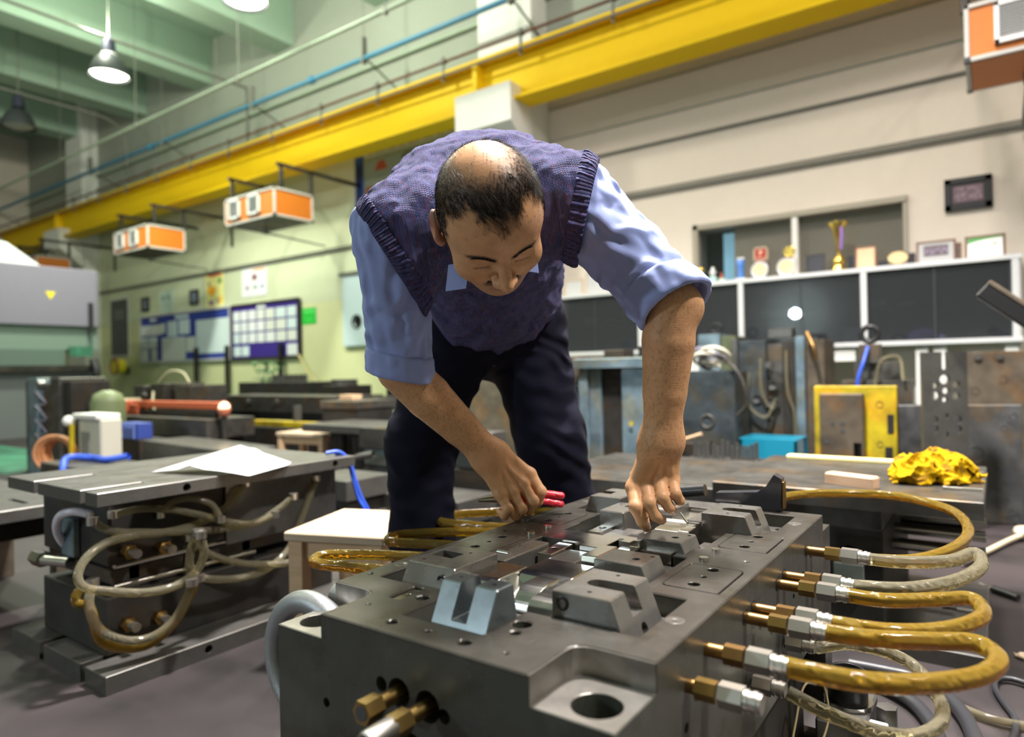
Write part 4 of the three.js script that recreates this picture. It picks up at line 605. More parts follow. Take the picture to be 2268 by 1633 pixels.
    soft('sleeve', surface(sl, add(sh, [-0.16, -0.4, -0.2]), add(sh, [0.36, 0.14, 0.2]), 0.0042), shirtMat, shirt);
    const cuff = (p) => { const t = dot(sub(p, end), cn), q = sub(p, end); let d = coneD(p, add(el, ax, -0.12), add(el, ax, 0.1), r1 + 0.006, r1 + 0.012) + folds(p) * 0.45 + 0.0015 * noise3(p[0] * 30, p[1] * 30, p[2] * 30); d = smax(d, Math.abs(t + cuffW * 0.5 - 0.004) - cuffW * 0.5, 0.01); return smax(d, -smax(coneD(p, add(el, ax, -0.1), add(el, ax, 0.12), r1 - 0.004, r1 - 0.001), -(t + 0.02), 0.004), 0.004); };
    soft('rolled_cuff', surface(cuff, add(el, [-0.14, -0.14, -0.14]), add(el, [0.14, 0.14, 0.14]), 0.0036), shirtMat, shirt);
  };
  sleeve(shR, elR, 0.069, 0.056, 0.05, cR, nR, by(-0.2, 0, 0.12));
  sleeve(shL, elL, 0.074, 0.06, 0.055, cL, nL, by(-0.15, -0.1, 0.1));
  { // collar standing round the neck, with a pointed leaf on each side
    const ax = unit(sub(neckB, headC)), base = add(neckB, ax, -0.045); const g = surface((p) => { const q = sub(p, base), s = dot(q, ax), rad = len(add(q, ax, -s)); const rr2 = 0.069 + s * 0.35; return smax(Math.abs(rad - rr2) - 0.0028, Math.abs(s) - 0.03, 0.003); }, add(base, [-0.13, -0.13, -0.13]), add(base, [0.13, 0.13, 0.13]), 0.0042);
    soft('collar', g, shirtMat, shirt);
    for (const s of [-1, 1]) { const o = hw(s * 0.075, -0.095, 0.012), a = [o, add(o, by(s * -0.036, 0.004, 0.014)), add(o, by(s * -0.03, -0.04, 0.012)), add(o, by(s * 0.006, -0.042, -0.012))], th = by(0, 0.0006, 0.0022), pos = []; const q = (i, j, k2, l) => { for (const w of [i, j, k2, i, k2, l]) pos.push(...w); }; const b = a.map((p) => add(p, th)); q(...b); q(...a.slice().reverse()); for (let i = 0; i < 4; i++) q(a[i], a[(i + 1) % 4], b[(i + 1) % 4], b[i]); const gg = new THREE.BufferGeometry(); gg.setAttribute('position', new THREE.Float32BufferAttribute(pos, 3)); gg.computeVertexNormals(); mesh('collar_leaf', gg, shirtMat, shirt); }
  }
  // ---- trousers and shoes ----
  const trousersD = (p) => {
    let d = smin(legs(p, 0), smax(torso(p, 0.004), tf(p)[0] - 0.055, 0.02), 0.05);
    const kn = Math.exp(-(((p[1] - 0.6) / 0.1) ** 2)), cr = Math.exp(-(((p[1] - 0.85) / 0.07) ** 2)), x = p[0] * 0.81 - p[2] * 0.58;
    d += 0.004 * noise3(x * 9, p[1] * 16, p[2] * 9) + (0.004 * kn + 0.0045 * cr) * Math.sin(p[1] * 120 + x * 60 + 4 * noise3(p[0] * 6, p[1] * 6, p[2] * 6)) * (0.5 + 0.5 * noise3(p[0] * 9, p[1] * 9, p[2] * 9 + 7));
    return smax(d, 0.055 - p[1], 0.01);
  };
  soft('trousers', surface(trousersD, [-1.32, 0.03, -1.72], [-0.78, 1.1, -1.1], 0.0072), std({ color: lin(0.0045, 0.0045, 0.015), roughness: 0.9, specularIntensity: 0.4, map: weave }), man);
  for (const c of [[-1.175, 0, -1.25], [-0.935, 0, -1.54]]) { const t = add(c, [0.12, 0, 0.08]); soft('shoe', surface((p) => smax(smin(coneD(p, add(c, [-0.02, 0.045, -0.015]), add(c, [0, 0.1, 0]), 0.045, 0.042), coneD(p, add(c, [-0.02, 0.04, -0.015]), add(t, [0, 0.03, 0]), 0.042, 0.036), 0.03), 0.001 - p[1], 0.003), add(c, [-0.1, -0.01, -0.1]), add(t, [0.07, 0.16, 0.07]), 0.007), M.black, man); }
  // ---- pliers in the right hand ----
  const t = thing('pliers', 'red handled pliers gripped in the right hand of the man', 'pliers');
  const red = std({ color: lin(0.62, 0.025, 0.05), roughness: 0.32 });
  const hd = unit([0.08, -0.004, -0.08]);
  for (const [dy, dz] of [[0.006, 0.0], [-0.008, 0.003]]) mesh('handle', toCreasedNormals(tube([[-0.83, 0.557 + dy * 0.5, -1.112 + dz], [-0.79, 0.559 + dy, -1.15 + dz], [-0.765, 0.557 + dy * 1.1, -1.175 + dz], [-0.738, 0.55 + dy * 1.2, -1.2 + dz]], 0.0075, 24, 12), 1), red, t), mesh('handle_cap', new THREE.SphereGeometry(0.0075, 12, 8).translate(-0.738, 0.55 + dy * 1.2, -1.2 + dz), red, t);
  mesh('jaws', [rodBetween([-0.83, 0.557, -1.112], [-0.862, 0.556, -1.08], 0.009, 10, 0.004)], M.bright, t); void hd;
}
// ---------- things on and along the back wall ----------
{ // white framed display cabinet with dark glass
  const c = thing('display_cabinet', 'long white framed display cabinet with dark sliding glass', 'cabinet', [0, 0, 0]);
  const x0 = -3.8, x1 = 0.15, zf = -6.05, zb = WZ + 0.005, dark = std({ color: lin(0.025, 0.028, 0.032), roughness: 0.6 });
  mesh('top_board', span(x0, x1 + 0.02, 1.55, 1.585, zb, zf + 0.015), M.alu, c); mesh('bottom_board', span(x0, x1 + 0.02, 0.955, 0.99, zb, zf + 0.02), M.alu, c);
  mesh('back_panel', span(x0, x1, 0.99, 1.55, zb, zb + 0.012, 0.001), dark, c);
  for (const x of [x0 + 0.02, -2.786, -1.82, -0.846, 0.13]) mesh('post', span(x - 0.022, x + 0.022, 0.99, 1.55, zf - 0.03, zf + 0.012), M.alu, c);
  mesh('end_panel', span(x1 - 0.01, x1 + 0.01, 0.99, 1.55, zb, zf), M.alu, c);
  mesh('shelf', span(x0, x1, 1.255, 1.268, zb + 0.02, zf - 0.06), dark, c);
  const tint = std({ color: lin(0.3, 0.32, 0.36), roughness: 0.02, transmission: 0.92, thickness: 0, ior: 1.6 });
  for (const [a, b] of [[-3.78, -3.28], [-3.29, -2.81], [-2.76, -2.3], [-2.31, -1.845], [-1.795, -1.32], [-1.33, -0.87], [-0.82, -0.36], [-0.37, 0.105]]) { const p = mesh('glass_pane', span(a, b, 0.995, 1.545, zf - 0.022, zf - 0.017, 0.0004), tint, c); mesh('pane_edge', span(b - 0.012, b, 0.995, 1.545, zf - 0.024, zf - 0.012, 0.0004), dark, p); }
  mesh('base_cupboard', span(x0, -1.25, 0.06, 0.955, zb, zf - 0.02), M.white, c); mesh('drawer', span(-1.24, -0.92, 0.84, 0.952, zb, zf - 0.015), M.white, c);
  for (const x of [-0.46, -0.34, 0.1]) mesh('leg', span(x - 0.04, x + 0.04, 0, 0.955, zf - 0.11, zf - 0.03), M.white, c);
  const it = (label, g, m) => { const o = mesh('packet', g, m); tag(o, label, 'packet'); };
  it('white packet on the cabinet shelf behind the left glass', span(-3.47, -3.32, 1.27, 1.35, -6.25, -6.15), M.paper); it('small white packet on the shelf left of the lower white post', span(-3.18, -3.08, 1.27, 1.32, -6.25, -6.15), M.paper);
  it('white packet on the shelf just right of the third post', span(-0.82, -0.7, 1.27, 1.33, -6.25, -6.15), M.paper); it('flat white packet farther right on the cabinet shelf', span(-0.62, -0.51, 1.27, 1.3, -6.25, -6.15), M.paper);
  it('row of white packets on the shelf behind the middle glass', span(-1.7, -1.42, 1.27, 1.3, -6.25, -6.15), M.lightGrey);
  const b = tag(mesh('white_bowl', tr(lathe([[0.0, 0], [0.075, 0], [0.09, 0.05], [0.085, 0.12], [0.06, 0.125], [0, 0.125]], 24), -0.93, 0.992, -6.2), M.white), 'rounded white pot in the cabinet above the yellow framed block', 'pot'); void b;
  const gl = tag(mesh('glass_jar', tr(lathe([[0, 0], [0.05, 0], [0.05, 0.14], [0.046, 0.14], [0.046, 0.006], [0, 0.006]], 20), -0.12, 0.992, -6.18), M.hoseClear), 'clear jar standing in the right bay of the cabinet', 'jar'); void gl;
  const bk = (x0b, x1b, h, label) => tag(mesh('dark_box', span(x0b, x1b, 0.991, 0.991 + h, -6.33, -6.2), std({ color: lin(0.03, 0.03, 0.035), roughness: 0.5 })), label, 'box');
  bk(-1.65, -1.35, 0.2, 'dark box in the middle bay of the cabinet'); bk(-0.7, -0.35, 0.22, 'dark box at the left of the right cabinet bay'); bk(-0.02, 0.09, 0.3, 'tall dark box at the right end of the cabinet');
}
// ---------- trophies and frames on the cabinet ----------
{
  const y = 1.586, z = -6.18, gold = std({ color: lin(0.85, 0.6, 0.15), metalness: 1, roughness: 0.22 }), silver = std({ color: lin(0.6, 0.6, 0.68), metalness: 0.5, roughness: 0.35 }), cream = std({ color: lin(0.78, 0.62, 0.34), roughness: 0.45, metalness: 0.3 });
  const frame = (name, label, cat, x0, x1, h, fm, inner, tilt = -0.12, zz = z, fw = 0.016) => { const w = x1 - x0, t = thing(name, label, cat, [(x0 + x1) / 2, y, zz]); const g = new THREE.Group(); t.rotation.x = tilt; mesh('frame', [box(w, fw, 0.016, 0, fw / 2, 0), box(w, fw, 0.016, 0, h - fw / 2, 0), box(fw, h, 0.016, -w / 2 + fw / 2, h / 2, 0), box(fw, h, 0.016, w / 2 - fw / 2, h / 2, 0)], fm, t); const p = new THREE.PlaneGeometry(w - 2 * fw, h - 2 * fw); void g; mesh('print', [box(w - 2 * fw, h - 2 * fw, 0.008, 0, h / 2, 0, 0.0005)], inner, t); p.dispose(); return t; };
  const printed = (draw, w = 256, h = 180) => std({ roughness: 0.5, map: canvasTex(w, h, draw) });
  const face = (t, w, h, yy, zz, m) => mesh('sheet', new THREE.PlaneGeometry(w, h).translate(0, yy, zz), m, t, true);
  const brownM = std({ color: lin(0.17, 0.08, 0.04), roughness: 0.5 }), darkM = std({ color: lin(0.02, 0.02, 0.03), roughness: 0.4 });
  const c0 = frame('certificate', 'white certificate leaning on the wall beside the trouser leg', 'certificate', -3.71, -3.49, 0.18, M.woodPale, M.paper); void c0;
  frame('certificate', 'larger white certificate partly behind the blue sleeve', 'certificate', -3.46, -3.2, 0.23, M.woodPale, M.paper);
  { const t = thing('trophy', 'small gold trophy with round top at the left end', 'trophy', [-2.22, y, z]); mesh('base', [box(0.055, 0.09, 0.05, 0, 0.045, 0)], gold, t); mesh('ball', new THREE.SphereGeometry(0.028, 16, 12).translate(0, 0.14, 0), gold, t); mesh('stem', tr(cyl(0.012, 0.02, 0.04, 12), 0, 0.1, 0), gold, t); }
  { const t = thing('trophy', 'small white winged figure beside the small gold trophy', 'trophy', [-2.11, y, z]); mesh('base', box(0.07, 0.06, 0.05, 0, 0.03, 0), std({ color: lin(0.4, 0.62, 0.6), roughness: 0.3 }), t); mesh('figure', tr(lathe([[0.012, 0], [0.02, 0.02], [0.035, 0.05], [0.012, 0.06], [0.018, 0.08], [0, 0.095]], 14), 0, 0.06, 0), M.alu, t); }
  { const t = thing('trophy', 'low pale green ornament in front of the glowing window strip', 'trophy', [-2.02, y, z]); mesh('base', box(0.06, 0.035, 0.05, 0, 0.018, 0), std({ color: lin(0.45, 0.62, 0.55), roughness: 0.3 }), t); mesh('tip', tr(cyl(0.004, 0.015, 0.06, 10), -0.01, 0.065, 0), std({ color: lin(0.5, 0.12, 0.08), roughness: 0.4 }), t); }
  { const t = thing('trophy', 'slender blue trophy with a white crown and base', 'trophy', [-1.855, y, z]); mesh('base', box(0.09, 0.022, 0.06, 0, 0.011, 0), M.white, t); mesh('body', tr(lathe([[0.032, 0], [0.028, 0.05], [0.034, 0.12], [0.04, 0.165], [0, 0.165]], 6), 0, 0.022, 0), std({ color: lin(0.08, 0.22, 0.6), roughness: 0.3 }), t); mesh('crown', [-1, 0, 1].map((k) => new THREE.SphereGeometry(0.013, 10, 8).translate(k * 0.022, 0.2, 0)), M.white, t); }
  { const t = frame('framed_sign', 'small red and white framed sign behind two round plates', 'sign', -1.765, -1.638, 0.13, M.woodPale, M.paper, 0, -6.27); t.position.y = y + 0.17; face(t, 0.095, 0.095, 0.065, 0.0085, printed((x, w, h) => { x.fillStyle = '#a3201c'; x.fillRect(0, 0, w, h); x.fillStyle = '#e8c9a8'; x.fillRect(w * 0.36, h * 0.15, w * 0.1, h * 0.5); x.fillRect(w * 0.5, h * 0.15, w * 0.16, h * 0.28); x.fillRect(w * 0.05, h * 0.8, w * 0.9, h * 0.06); })); mesh('stand', [rodBetween([-0.04, 0, -0.005], [-0.04, -0.17, -0.005], 0.005), rodBetween([0.04, 0, -0.005], [0.04, -0.17, -0.005], 0.005)], M.woodPale, t); }
  const plate = (label, x, r, z2, rim) => { const t = thing('award_plate', label, 'plate', [x, y, z2]); mesh('rim', tr(rx(new THREE.TorusGeometry(r, 0.009, 10, 32), -0.1), 0, r + 0.012, 0), rim, t); mesh('dish', tr(rx(cyl(r * 0.95, r * 0.95, 0.006, 32), PI / 2 - 0.1), 0, r + 0.012, 0), cream, t); mesh('stand', box(0.08, 0.014, 0.05, 0, 0.007, 0), M.alu, t); };
  plate('round cream award plate left of the window mullion, lower one', -1.687, 0.068, -6.17, silver); plate('round cream award plate standing directly beside the mullion', -1.462, 0.072, -6.17, silver);
  { const t = thing('trophy', 'gold trophy with a ring top behind the round plate', 'trophy', [-1.455, y, -6.26]); mesh('base', box(0.06, 0.1, 0.05, 0, 0.05, 0), gold, t); mesh('stem', tr(cyl(0.01, 0.015, 0.08, 12), 0, 0.14, 0), gold, t); mesh('ring', [new THREE.TorusGeometry(0.042, 0.009, 10, 28).translate(0, 0.228, 0), tr(rx(cyl(0.036, 0.036, 0.006, 20), PI / 2), 0, 0.228, 0)], gold, t); }
  frame('plaque', 'black plaque right of the window mullion', 'plaque', -1.304, -1.157, 0.17, darkM, darkM);
  { const t = thing('trophy', 'tall gold cup trophy hung with a purple ribbon', 'trophy', [-1.045, y, z]); mesh('base', [tr(lathe([[0.055, 0], [0.055, 0.03], [0.035, 0.06], [0.05, 0.075], [0.05, 0.1], [0.02, 0.14], [0.012, 0.17], [0, 0.17]], 24), 0, 0, 0)], gold, t); mesh('cup', tr(lathe([[0.012, 0], [0.02, 0.02], [0.028, 0.1], [0.045, 0.19], [0.085, 0.235], [0.08, 0.24], [0.04, 0.195], [0, 0.15]], 28), 0, 0.17, 0), gold, t); mesh('ball', new THREE.SphereGeometry(0.022, 14, 10).translate(-0.01, 0.41, 0.02), gold, t); mesh('ribbon', tube([[0.02, 0.4, 0.03], [0.032, 0.33, 0.045], [0.03, 0.25, 0.05], [0.026, 0.18, 0.05]], 0.011, 16, 6), std({ color: lin(0.33, 0.18, 0.6), roughness: 0.6 }), t); }
  tag(mesh('award_box', box(0.06, 0.13, 0.04, -0.955, y + 0.065, -6.24), darkM), 'dark upright box right of the tall gold cup', 'box');
  { const t = frame('plaque', 'peach coloured wooden plaque right of the gold cup', 'plaque', -0.927, -0.766, 0.195, brownM, std({ color: lin(0.78, 0.5, 0.3), roughness: 0.5 })); void t; }
  tag(mesh('award_box', box(0.06, 0.06, 0.05, -0.725, y + 0.03, -6.22), darkM), 'low dark box between the peach plaque and the oval plate', 'box');
  { const t = thing('award_plate', 'oval gold plate on a dark stand', 'plate', [-0.615, y, z]); const g = rx(cyl(0.06, 0.06, 0.006, 32), PI / 2); mesh('dish', tr(g.scale(1.15, 0.8, 1), 0, 0.07, 0.012), cream, t); mesh('backing', tr(rx(cyl(0.062, 0.062, 0.006, 32), PI / 2).scale(1.25, 0.95, 1), 0, 0.07, 0.002), brownM, t); mesh('stand', box(0.09, 0.012, 0.05, 0, 0.006, 0), M.woodPale, t); }
  tag(mesh('award_box', box(0.05, 0.1, 0.05, -0.525, y + 0.05, -6.22), darkM), 'dark box left of the framed group photograph', 'box');
  { const t = frame('photo_frame', 'framed group photograph with a wide white mount', 'photo frame', -0.491, -0.228, 0.178, brownM, M.paper); face(t, 0.16, 0.08, 0.1, 0.0086, printed((x, w, h) => { x.fillStyle = '#5a4a52'; x.fillRect(0, 0, w, h); const r = mulberry(5); for (let i = 0; i < 60; i++) { x.fillStyle = ['#8a7fa8', '#463a44', '#77667c', '#9a8f9c'][i % 4]; x.fillRect(r() * w, h * (0.25 + r() * 0.5), 14, 26); } })); }
  frame('photo_frame', 'dark frame half hidden behind the group photograph', 'photo frame', -0.28, -0.195, 0.15, brownM, std({ color: lin(0.2, 0.18, 0.18), roughness: 0.6 }), -0.05, -6.24);
  { const t = frame('certificate', 'white certificate with a green top edge at the right end', 'certificate', -0.172, 0.079, 0.18, brownM, M.paper); face(t, 0.215, 0.145, 0.09, 0.0086, printed((x, w, h) => { x.fillStyle = '#f2f0ee'; x.fillRect(0, 0, w, h); x.fillStyle = '#4f9a52'; x.beginPath(); x.moveTo(0, 0); x.lineTo(w, 0); x.lineTo(w, h * 0.06); x.quadraticCurveTo(w * 0.4, h * 0.1, 0, h * 0.3); x.fill(); x.fillStyle = '#d9a27a'; x.beginPath(); x.arc(w * 0.78, h * 0.38, 14, 0, 7); x.fill(); x.fillStyle = '#c9c4c6'; for (const k of [0.5, 0.6, 0.7]) x.fillRect(w * 0.15, h * k, w * 0.5, 4); })); }
  { const t = thing('picture_frame', 'black framed dark picture hung on the wall at right', 'picture', [-0.15, 2.01, WZ + 0.004]); const w = 0.31, h = 0.25; mesh('frame', [box(w, 0.045, 0.03, 0, 0.0225, 0.015), box(w, 0.045, 0.03, 0, h - 0.0225, 0.015), box(0.045, h, 0.03, -w / 2 + 0.0225, h / 2, 0.015), box(0.045, h, 0.03, w / 2 - 0.0225, h / 2, 0.015)], M.black, t); mesh('print', new THREE.PlaneGeometry(w - 0.08, h - 0.08).translate(0, h / 2, 0.018), printed((x, w2, h2) => { x.fillStyle = '#2f2a30'; x.fillRect(0, 0, w2, h2); x.fillStyle = '#6b5660'; x.fillRect(20, 24, w2 - 40, h2 - 48); const r = mulberry(8); for (let i = 0; i < 40; i++) { x.fillStyle = ['#7d6a72', '#584850', '#8c7580'][i % 3]; x.fillRect(24 + r() * (w2 - 70), 30 + r() * (h2 - 80), 24, 18); } }), t, true); }
}
// ---------- orange ducted units hung below the crane rail ----------
function coolUnit(label, x1, y0, bright) {
  const t = thing('duct_unit', label, 'air unit', [x1 - 1.06, y0, -5.0], 0, 'orange air units on the wall'), W = 1.06, H = 0.35, D = 0.58;
  mesh('casing', box(W - 0.02, H - 0.02, D - 0.02, W / 2, H / 2, -D / 2), M.orange, t);
  const e = 0.026, edges = []; for (const y of [e / 2, H - e / 2]) for (const z of [-e / 2, -D + e / 2]) edges.push(box(W, e, e, W / 2, y, z)); for (const x of [e / 2, W - e / 2]) { for (const y of [e / 2, H - e / 2]) edges.push(box(e, e, D, x, y, -D / 2)); for (const z of [-e / 2, -D + e / 2]) edges.push(box(e, H, e, x, H / 2, z)); }
  edges.forEach((g) => mesh('edge_profile', g, std({ color: lin(0.5, 0.48, 0.46), roughness: 0.5 }), t));
  for (const x of [e / 2, W - e / 2]) for (const z of [-e / 2, -D + e / 2]) mesh('corner_cap', box(0.034, 0.034, 0.034, x, 0.012, z), M.black, t);
  mesh('bottom_tray', box(W - 0.06, 0.012, D - 0.06, W / 2, 0.004, -D / 2), bright ? M.orange : M.oldBrown, t);
  for (const x of bright ? [0.27, 0.66] : [0.22, 0.64]) { const g = new THREE.Group(); g.name = 'grille'; g.position.set(x, 0.19, 0.004); t.add(g); const w = 0.24, h = 0.25; mesh('grille_frame', [box(w, 0.026, 0.03, 0, h / 2 - 0.013, 0), box(w, 0.026, 0.03, 0, -h / 2 + 0.013, 0), box(0.026, h, 0.03, w / 2 - 0.013, 0, 0), box(0.026, h, 0.03, -w / 2 + 0.013, 0, 0)], M.alu, g); mesh('grille_back', box(w - 0.04, h - 0.04, 0.004, 0, 0, -0.006), M.black, g); for (let i = 0; i < 11; i++) mesh('slat', rx(box(w - 0.05, 0.012, 0.003, 0, 0, 0, 0.0005), 0.5).translate(0, -h / 2 + 0.036 + i * 0.018, 0.006), M.alu, g); }
  [span(-0.02, 0.02, H, 0.66, -0.14, -0.1), span(W - 0.04, W, H, 0.66, -0.14, -0.1), span(-0.02, 0.02, H, 0.66, -D, -D + 0.04), span(W - 0.04, W, H, 0.66, -D, -D + 0.04), span(-0.02, 0.02, 0.62, 0.66, -1.38, -0.06), span(W - 0.04, W, 0.62, 0.66, -1.38, -0.06), span(W - 0.04, W, 0.2, 0.9, -1.385, -1.36)].forEach((g) => mesh('hanger', g, M.oldDark, t));
  mesh('drain', [rodBetween([W * 0.3, 0, -0.4], [W * 0.3, -0.08, -0.4], 0.02, 8), rodBetween([W * 0.3, -0.06, -0.4], [W * 0.3, -0.1, -1.36], 0.012, 8)], M.conduit, t);
  return t;
}
coolUnit('orange air unit second from the right, left of the purple vest', -7.06, 2.757); coolUnit('orange air unit third from the right above the notice boards', -10.13, 2.74); coolUnit('orange air unit cut by the top right edge of the photo', 0.94, 2.65, true); coolUnit('orange air unit farthest left behind the white machine', -14.2, 2.75);
// ---------- boards, posters, signs ----------
const sheetM = [lin(0.78, 0.8, 0.82), lin(0.68, 0.78, 0.82), lin(0.74, 0.75, 0.7), lin(0.82, 0.83, 0.85)].map((c) => std({ color: c, roughness: 0.8 }));
function board(label, x0, x1, y0, y1, m, edge, sheets, legs) {
  const t = thing('notice_board', label, 'notice board', [x0, y0, WZ + 0.02]), W = x1 - x0, H = y1 - y0;
  mesh('panel', span(0, W, 0, H, 0, 0.025), m, t); mesh('frame', [span(0, W, H - 0.02, H + 0.02, 0, 0.045), span(0, W, -0.02, 0.02, 0, 0.045), span(-0.02, 0.02, 0, H, 0, 0.045), span(W - 0.02, W + 0.02, 0, H, 0, 0.045)], edge, t);
  sheets.forEach(([u0, v0, u1, v1], i) => mesh('sheet', span(u0 * W, u1 * W, H * (1 - v1), H * (1 - v0), 0.025, 0.029, 0.0005), sheetM[(i * 7 + (i >> 1)) % 4], t));
  legs.forEach((x) => mesh('leg', span(x - 0.03, x + 0.03, -y0, H * 0.25, 0.045, 0.1), M.oldDark, t));
}
board('blue notice board with a large blank white sheet', -13.18, -10.21, 1.1, 1.96, std({ color: lin(0.025, 0.05, 0.33), roughness: 0.6 }), M.alu, [[0.01, 0.2, 0.07, 0.42], [0.075, 0.2, 0.13, 0.42], [0.135, 0.2, 0.19, 0.42], [0.195, 0.2, 0.25, 0.42], [0.255, 0.19, 0.3, 0.4], [0.33, 0.16, 0.44, 0.48], [0.46, 0.15, 0.58, 0.45], [0.01, 0.46, 0.09, 0.7], [0.1, 0.46, 0.2, 0.7], [0.01, 0.72, 0.09, 0.97], [0.13, 0.72, 0.2, 0.97], [0.26, 0.5, 0.53, 0.97], [0.54, 0.52, 0.64, 0.82], [0.65, 0.2, 0.985, 0.87], [0.42, 0.05, 0.57, 0.12], [0.12, 0.06, 0.2, 0.12]], [2.0, 2.93]);
{ const s = []; const cols = [0.03, 0.15, 0.27, 0.4, 0.53, 0.68, 0.84]; for (let r = 0; r < 3; r++) cols.forEach((u, i) => s.push([u, 0.11 + r * 0.21, (cols[i + 1] ?? 0.985) - 0.02, 0.29 + r * 0.21])); s.push([0.03, 0.77, 0.14, 0.95], [0.16, 0.77, 0.27, 0.95], [0.83, 0.77, 0.97, 0.97], [0.4, 0.0, 0.53, 0.09]); board('purple notice board covered with rows of small sheets', -10.17, -8.42, 1.09, 1.95, std({ color: lin(0.045, 0.02, 0.26), roughness: 0.6 }), std({ color: lin(0.03, 0.02, 0.03), roughness: 0.5 }), s, [1.35]); }
const poster = (name, label, cat, x0, x1, y0, y1, draw, w = 256, h = 256) => { const t = thing(name, label, cat, [(x0 + x1) / 2, (y0 + y1) / 2, WZ + 0.0115]); mesh('backing', box(x1 - x0, y1 - y0, 0.006, 0, 0, 0.003, 0.0005), M.paper, t); mesh('print', new THREE.PlaneGeometry(x1 - x0, y1 - y0).translate(0, 0, 0.0068), std({ roughness: 0.6, map: canvasTex(w, h, draw) }), t, true); };
const lines = (x, c, x0, y0, w, n, dy, hh = 3) => { x.fillStyle = c; for (let i = 0; i < n; i++) x.fillRect(x0, y0 + i * dy, w * (0.7 + 0.3 * ((i * 37 % 10) / 10)), hh); };
poster('safety_poster', 'yellow safety poster with a red heading above the boards', 'poster', -10.97, -10.42, 1.98, 2.57, (x, w, h) => { x.fillStyle = '#f0ea9a'; x.fillRect(0, 0, w, h); x.fillStyle = '#d9633a'; x.fillRect(30, 8, 200, 22); x.fillStyle = '#2f8a3c'; x.beginPath(); x.arc(200, 66, 24, 0, 7); x.fill(); x.fillStyle = '#f2a92c'; x.beginPath(); x.ellipse(84, 130, 58, 36, 0, 0, 7); x.fill(); x.fillStyle = '#8a6aa0'; x.fillRect(150, 190, 30, 46); x.fillStyle = '#f2c230'; x.fillRect(186, 176, 40, 54); x.fillStyle = '#56506a'; x.fillRect(40, 60, 22, 40); x.fillStyle = '#8a6aa0'; x.fillRect(40, 206, 70, 30); });
poster('safety_poster', 'white poster with small pictures and an orange heading', 'poster', -9.91, -9.23, 2.08, 2.53, (x, w, h) => { x.fillStyle = '#eceaf4'; x.fillRect(0, 0, w, h); x.fillStyle = '#e8a050'; x.fillRect(120, 8, 120, 18); x.fillStyle = '#7a3038'; x.fillRect(110, 60, 44, 50); for (const [a, c] of [[40, '#8a6a80'], [120, '#6a8a6a'], [190, '#8090b0']]) { x.fillStyle = c; x.fillRect(a, 160, 34, 30); } lines(x, '#b0aec0', 40, 210, 170, 3, 12); });
poster('paper_notice', 'pale green notice hung high above the blue board', 'poster', -12.54, -12.03, 2.0, 2.4, (x, w, h) => { x.fillStyle = '#cfe0d4'; x.fillRect(0, 0, w, h); x.fillStyle = '#90aca8'; x.fillRect(50, 60, 50, 50); x.fillRect(150, 60, 50, 50); lines(x, '#a8c4a8', 40, 150, 180, 5, 16); });
for (const [x0, l] of [[-13.18, 'small dark framed picture above the left end of the blue board'], [-11.47, 'small dark framed picture left of the yellow poster']]) { const t = thing('picture_frame', l, 'picture', [x0, 2.07, WZ + 0.012]); mesh('frame', [span(0, 0.27, 0, 0.04, 0, 0.025), span(0, 0.27, 0.22, 0.26, 0, 0.025), span(0, 0.04, 0, 0.26, 0, 0.025), span(0.23, 0.27, 0, 0.26, 0, 0.025)], M.black, t); mesh('print', span(0.03, 0.24, 0.03, 0.23, 0, 0.01), std({ color: lin(0.2, 0.24, 0.33), roughness: 0.5 }), t); }
poster('exit_sign', 'green sign on the wall right of the purple board', 'sign', -8.38, -8.06, 1.56, 1.8, (x, w, h) => { x.fillStyle = '#1fbf3a'; x.fillRect(0, 0, w, h); x.fillStyle = '#5fe070'; x.fillRect(20, 40, 216, 36); x.fillStyle = '#3fd055'; x.fillRect(0, 128, w, 10); x.fillRect(60, 170, 130, 40); });
poster('wall_chart', 'large process chart with a blue left edge below the crane beam', 'poster', -7.17, -5.2, 2.86, 3.86, (x, w, h) => { x.fillStyle = '#8f9a8c'; x.fillRect(0, 0, w, h); x.fillStyle = '#c9c8cc'; x.fillRect(50, 0, w - 50, 56); x.fillStyle = '#2350b0'; x.fillRect(0, 0, 46, h); x.fillStyle = '#123c6c'; x.fillRect(0, 70, 46, 110); lines(x, '#6a5e78', 70, 18, 0, 0, 1); x.fillStyle = '#6a5e78'; for (let i = 0, p = 68; p < 470; i++) { const l = 26 + (i * 29 % 40); x.fillRect(p, 20, l, 18); p += l + 9; } x.fillStyle = '#a8452c'; x.beginPath(); x.moveTo(100, 160); x.lineTo(120, 96); x.lineTo(150, 96); x.lineTo(166, 160); x.fill(); x.strokeStyle = '#3c4444'; x.lineWidth = 14; x.beginPath(); x.arc(268, 116, 26, 0, 7); x.stroke(); x.fillStyle = '#3f8a34'; x.fillRect(360, 84, 130, 40); x.fillStyle = '#b05038'; x.fillRect(56, 260, 46, 70); x.fillStyle = '#40484c'; x.beginPath(); x.arc(110, 380, 30, 0, 7); x.fill(); lines(x, '#707a70', 110, 190, 110, 3, 14); lines(x, '#707a70', 130, 270, 200, 8, 22); }, 512, 512);
{ const t = thing('wall_panel', 'dark grey printed panel between machine and notice boards', 'panel', [-14.39, 1.27, WZ + 0.013]); mesh('frame', span(-0.03, 0.7, -0.03, 1.12, 0, 0.02), M.alu, t); mesh('face', span(0, 0.67, 0, 1.09, 0.02, 0.03), std({ color: lin(0.07, 0.075, 0.08), roughness: 0.5 }), t); for (const v of [0.86, 0.79, 0.72]) mesh('text_line', span(0.14, 0.53, v, v + 0.02, 0.03, 0.032, 0.0003), std({ color: lin(0.3, 0.32, 0.28), roughness: 0.6 }), t); }
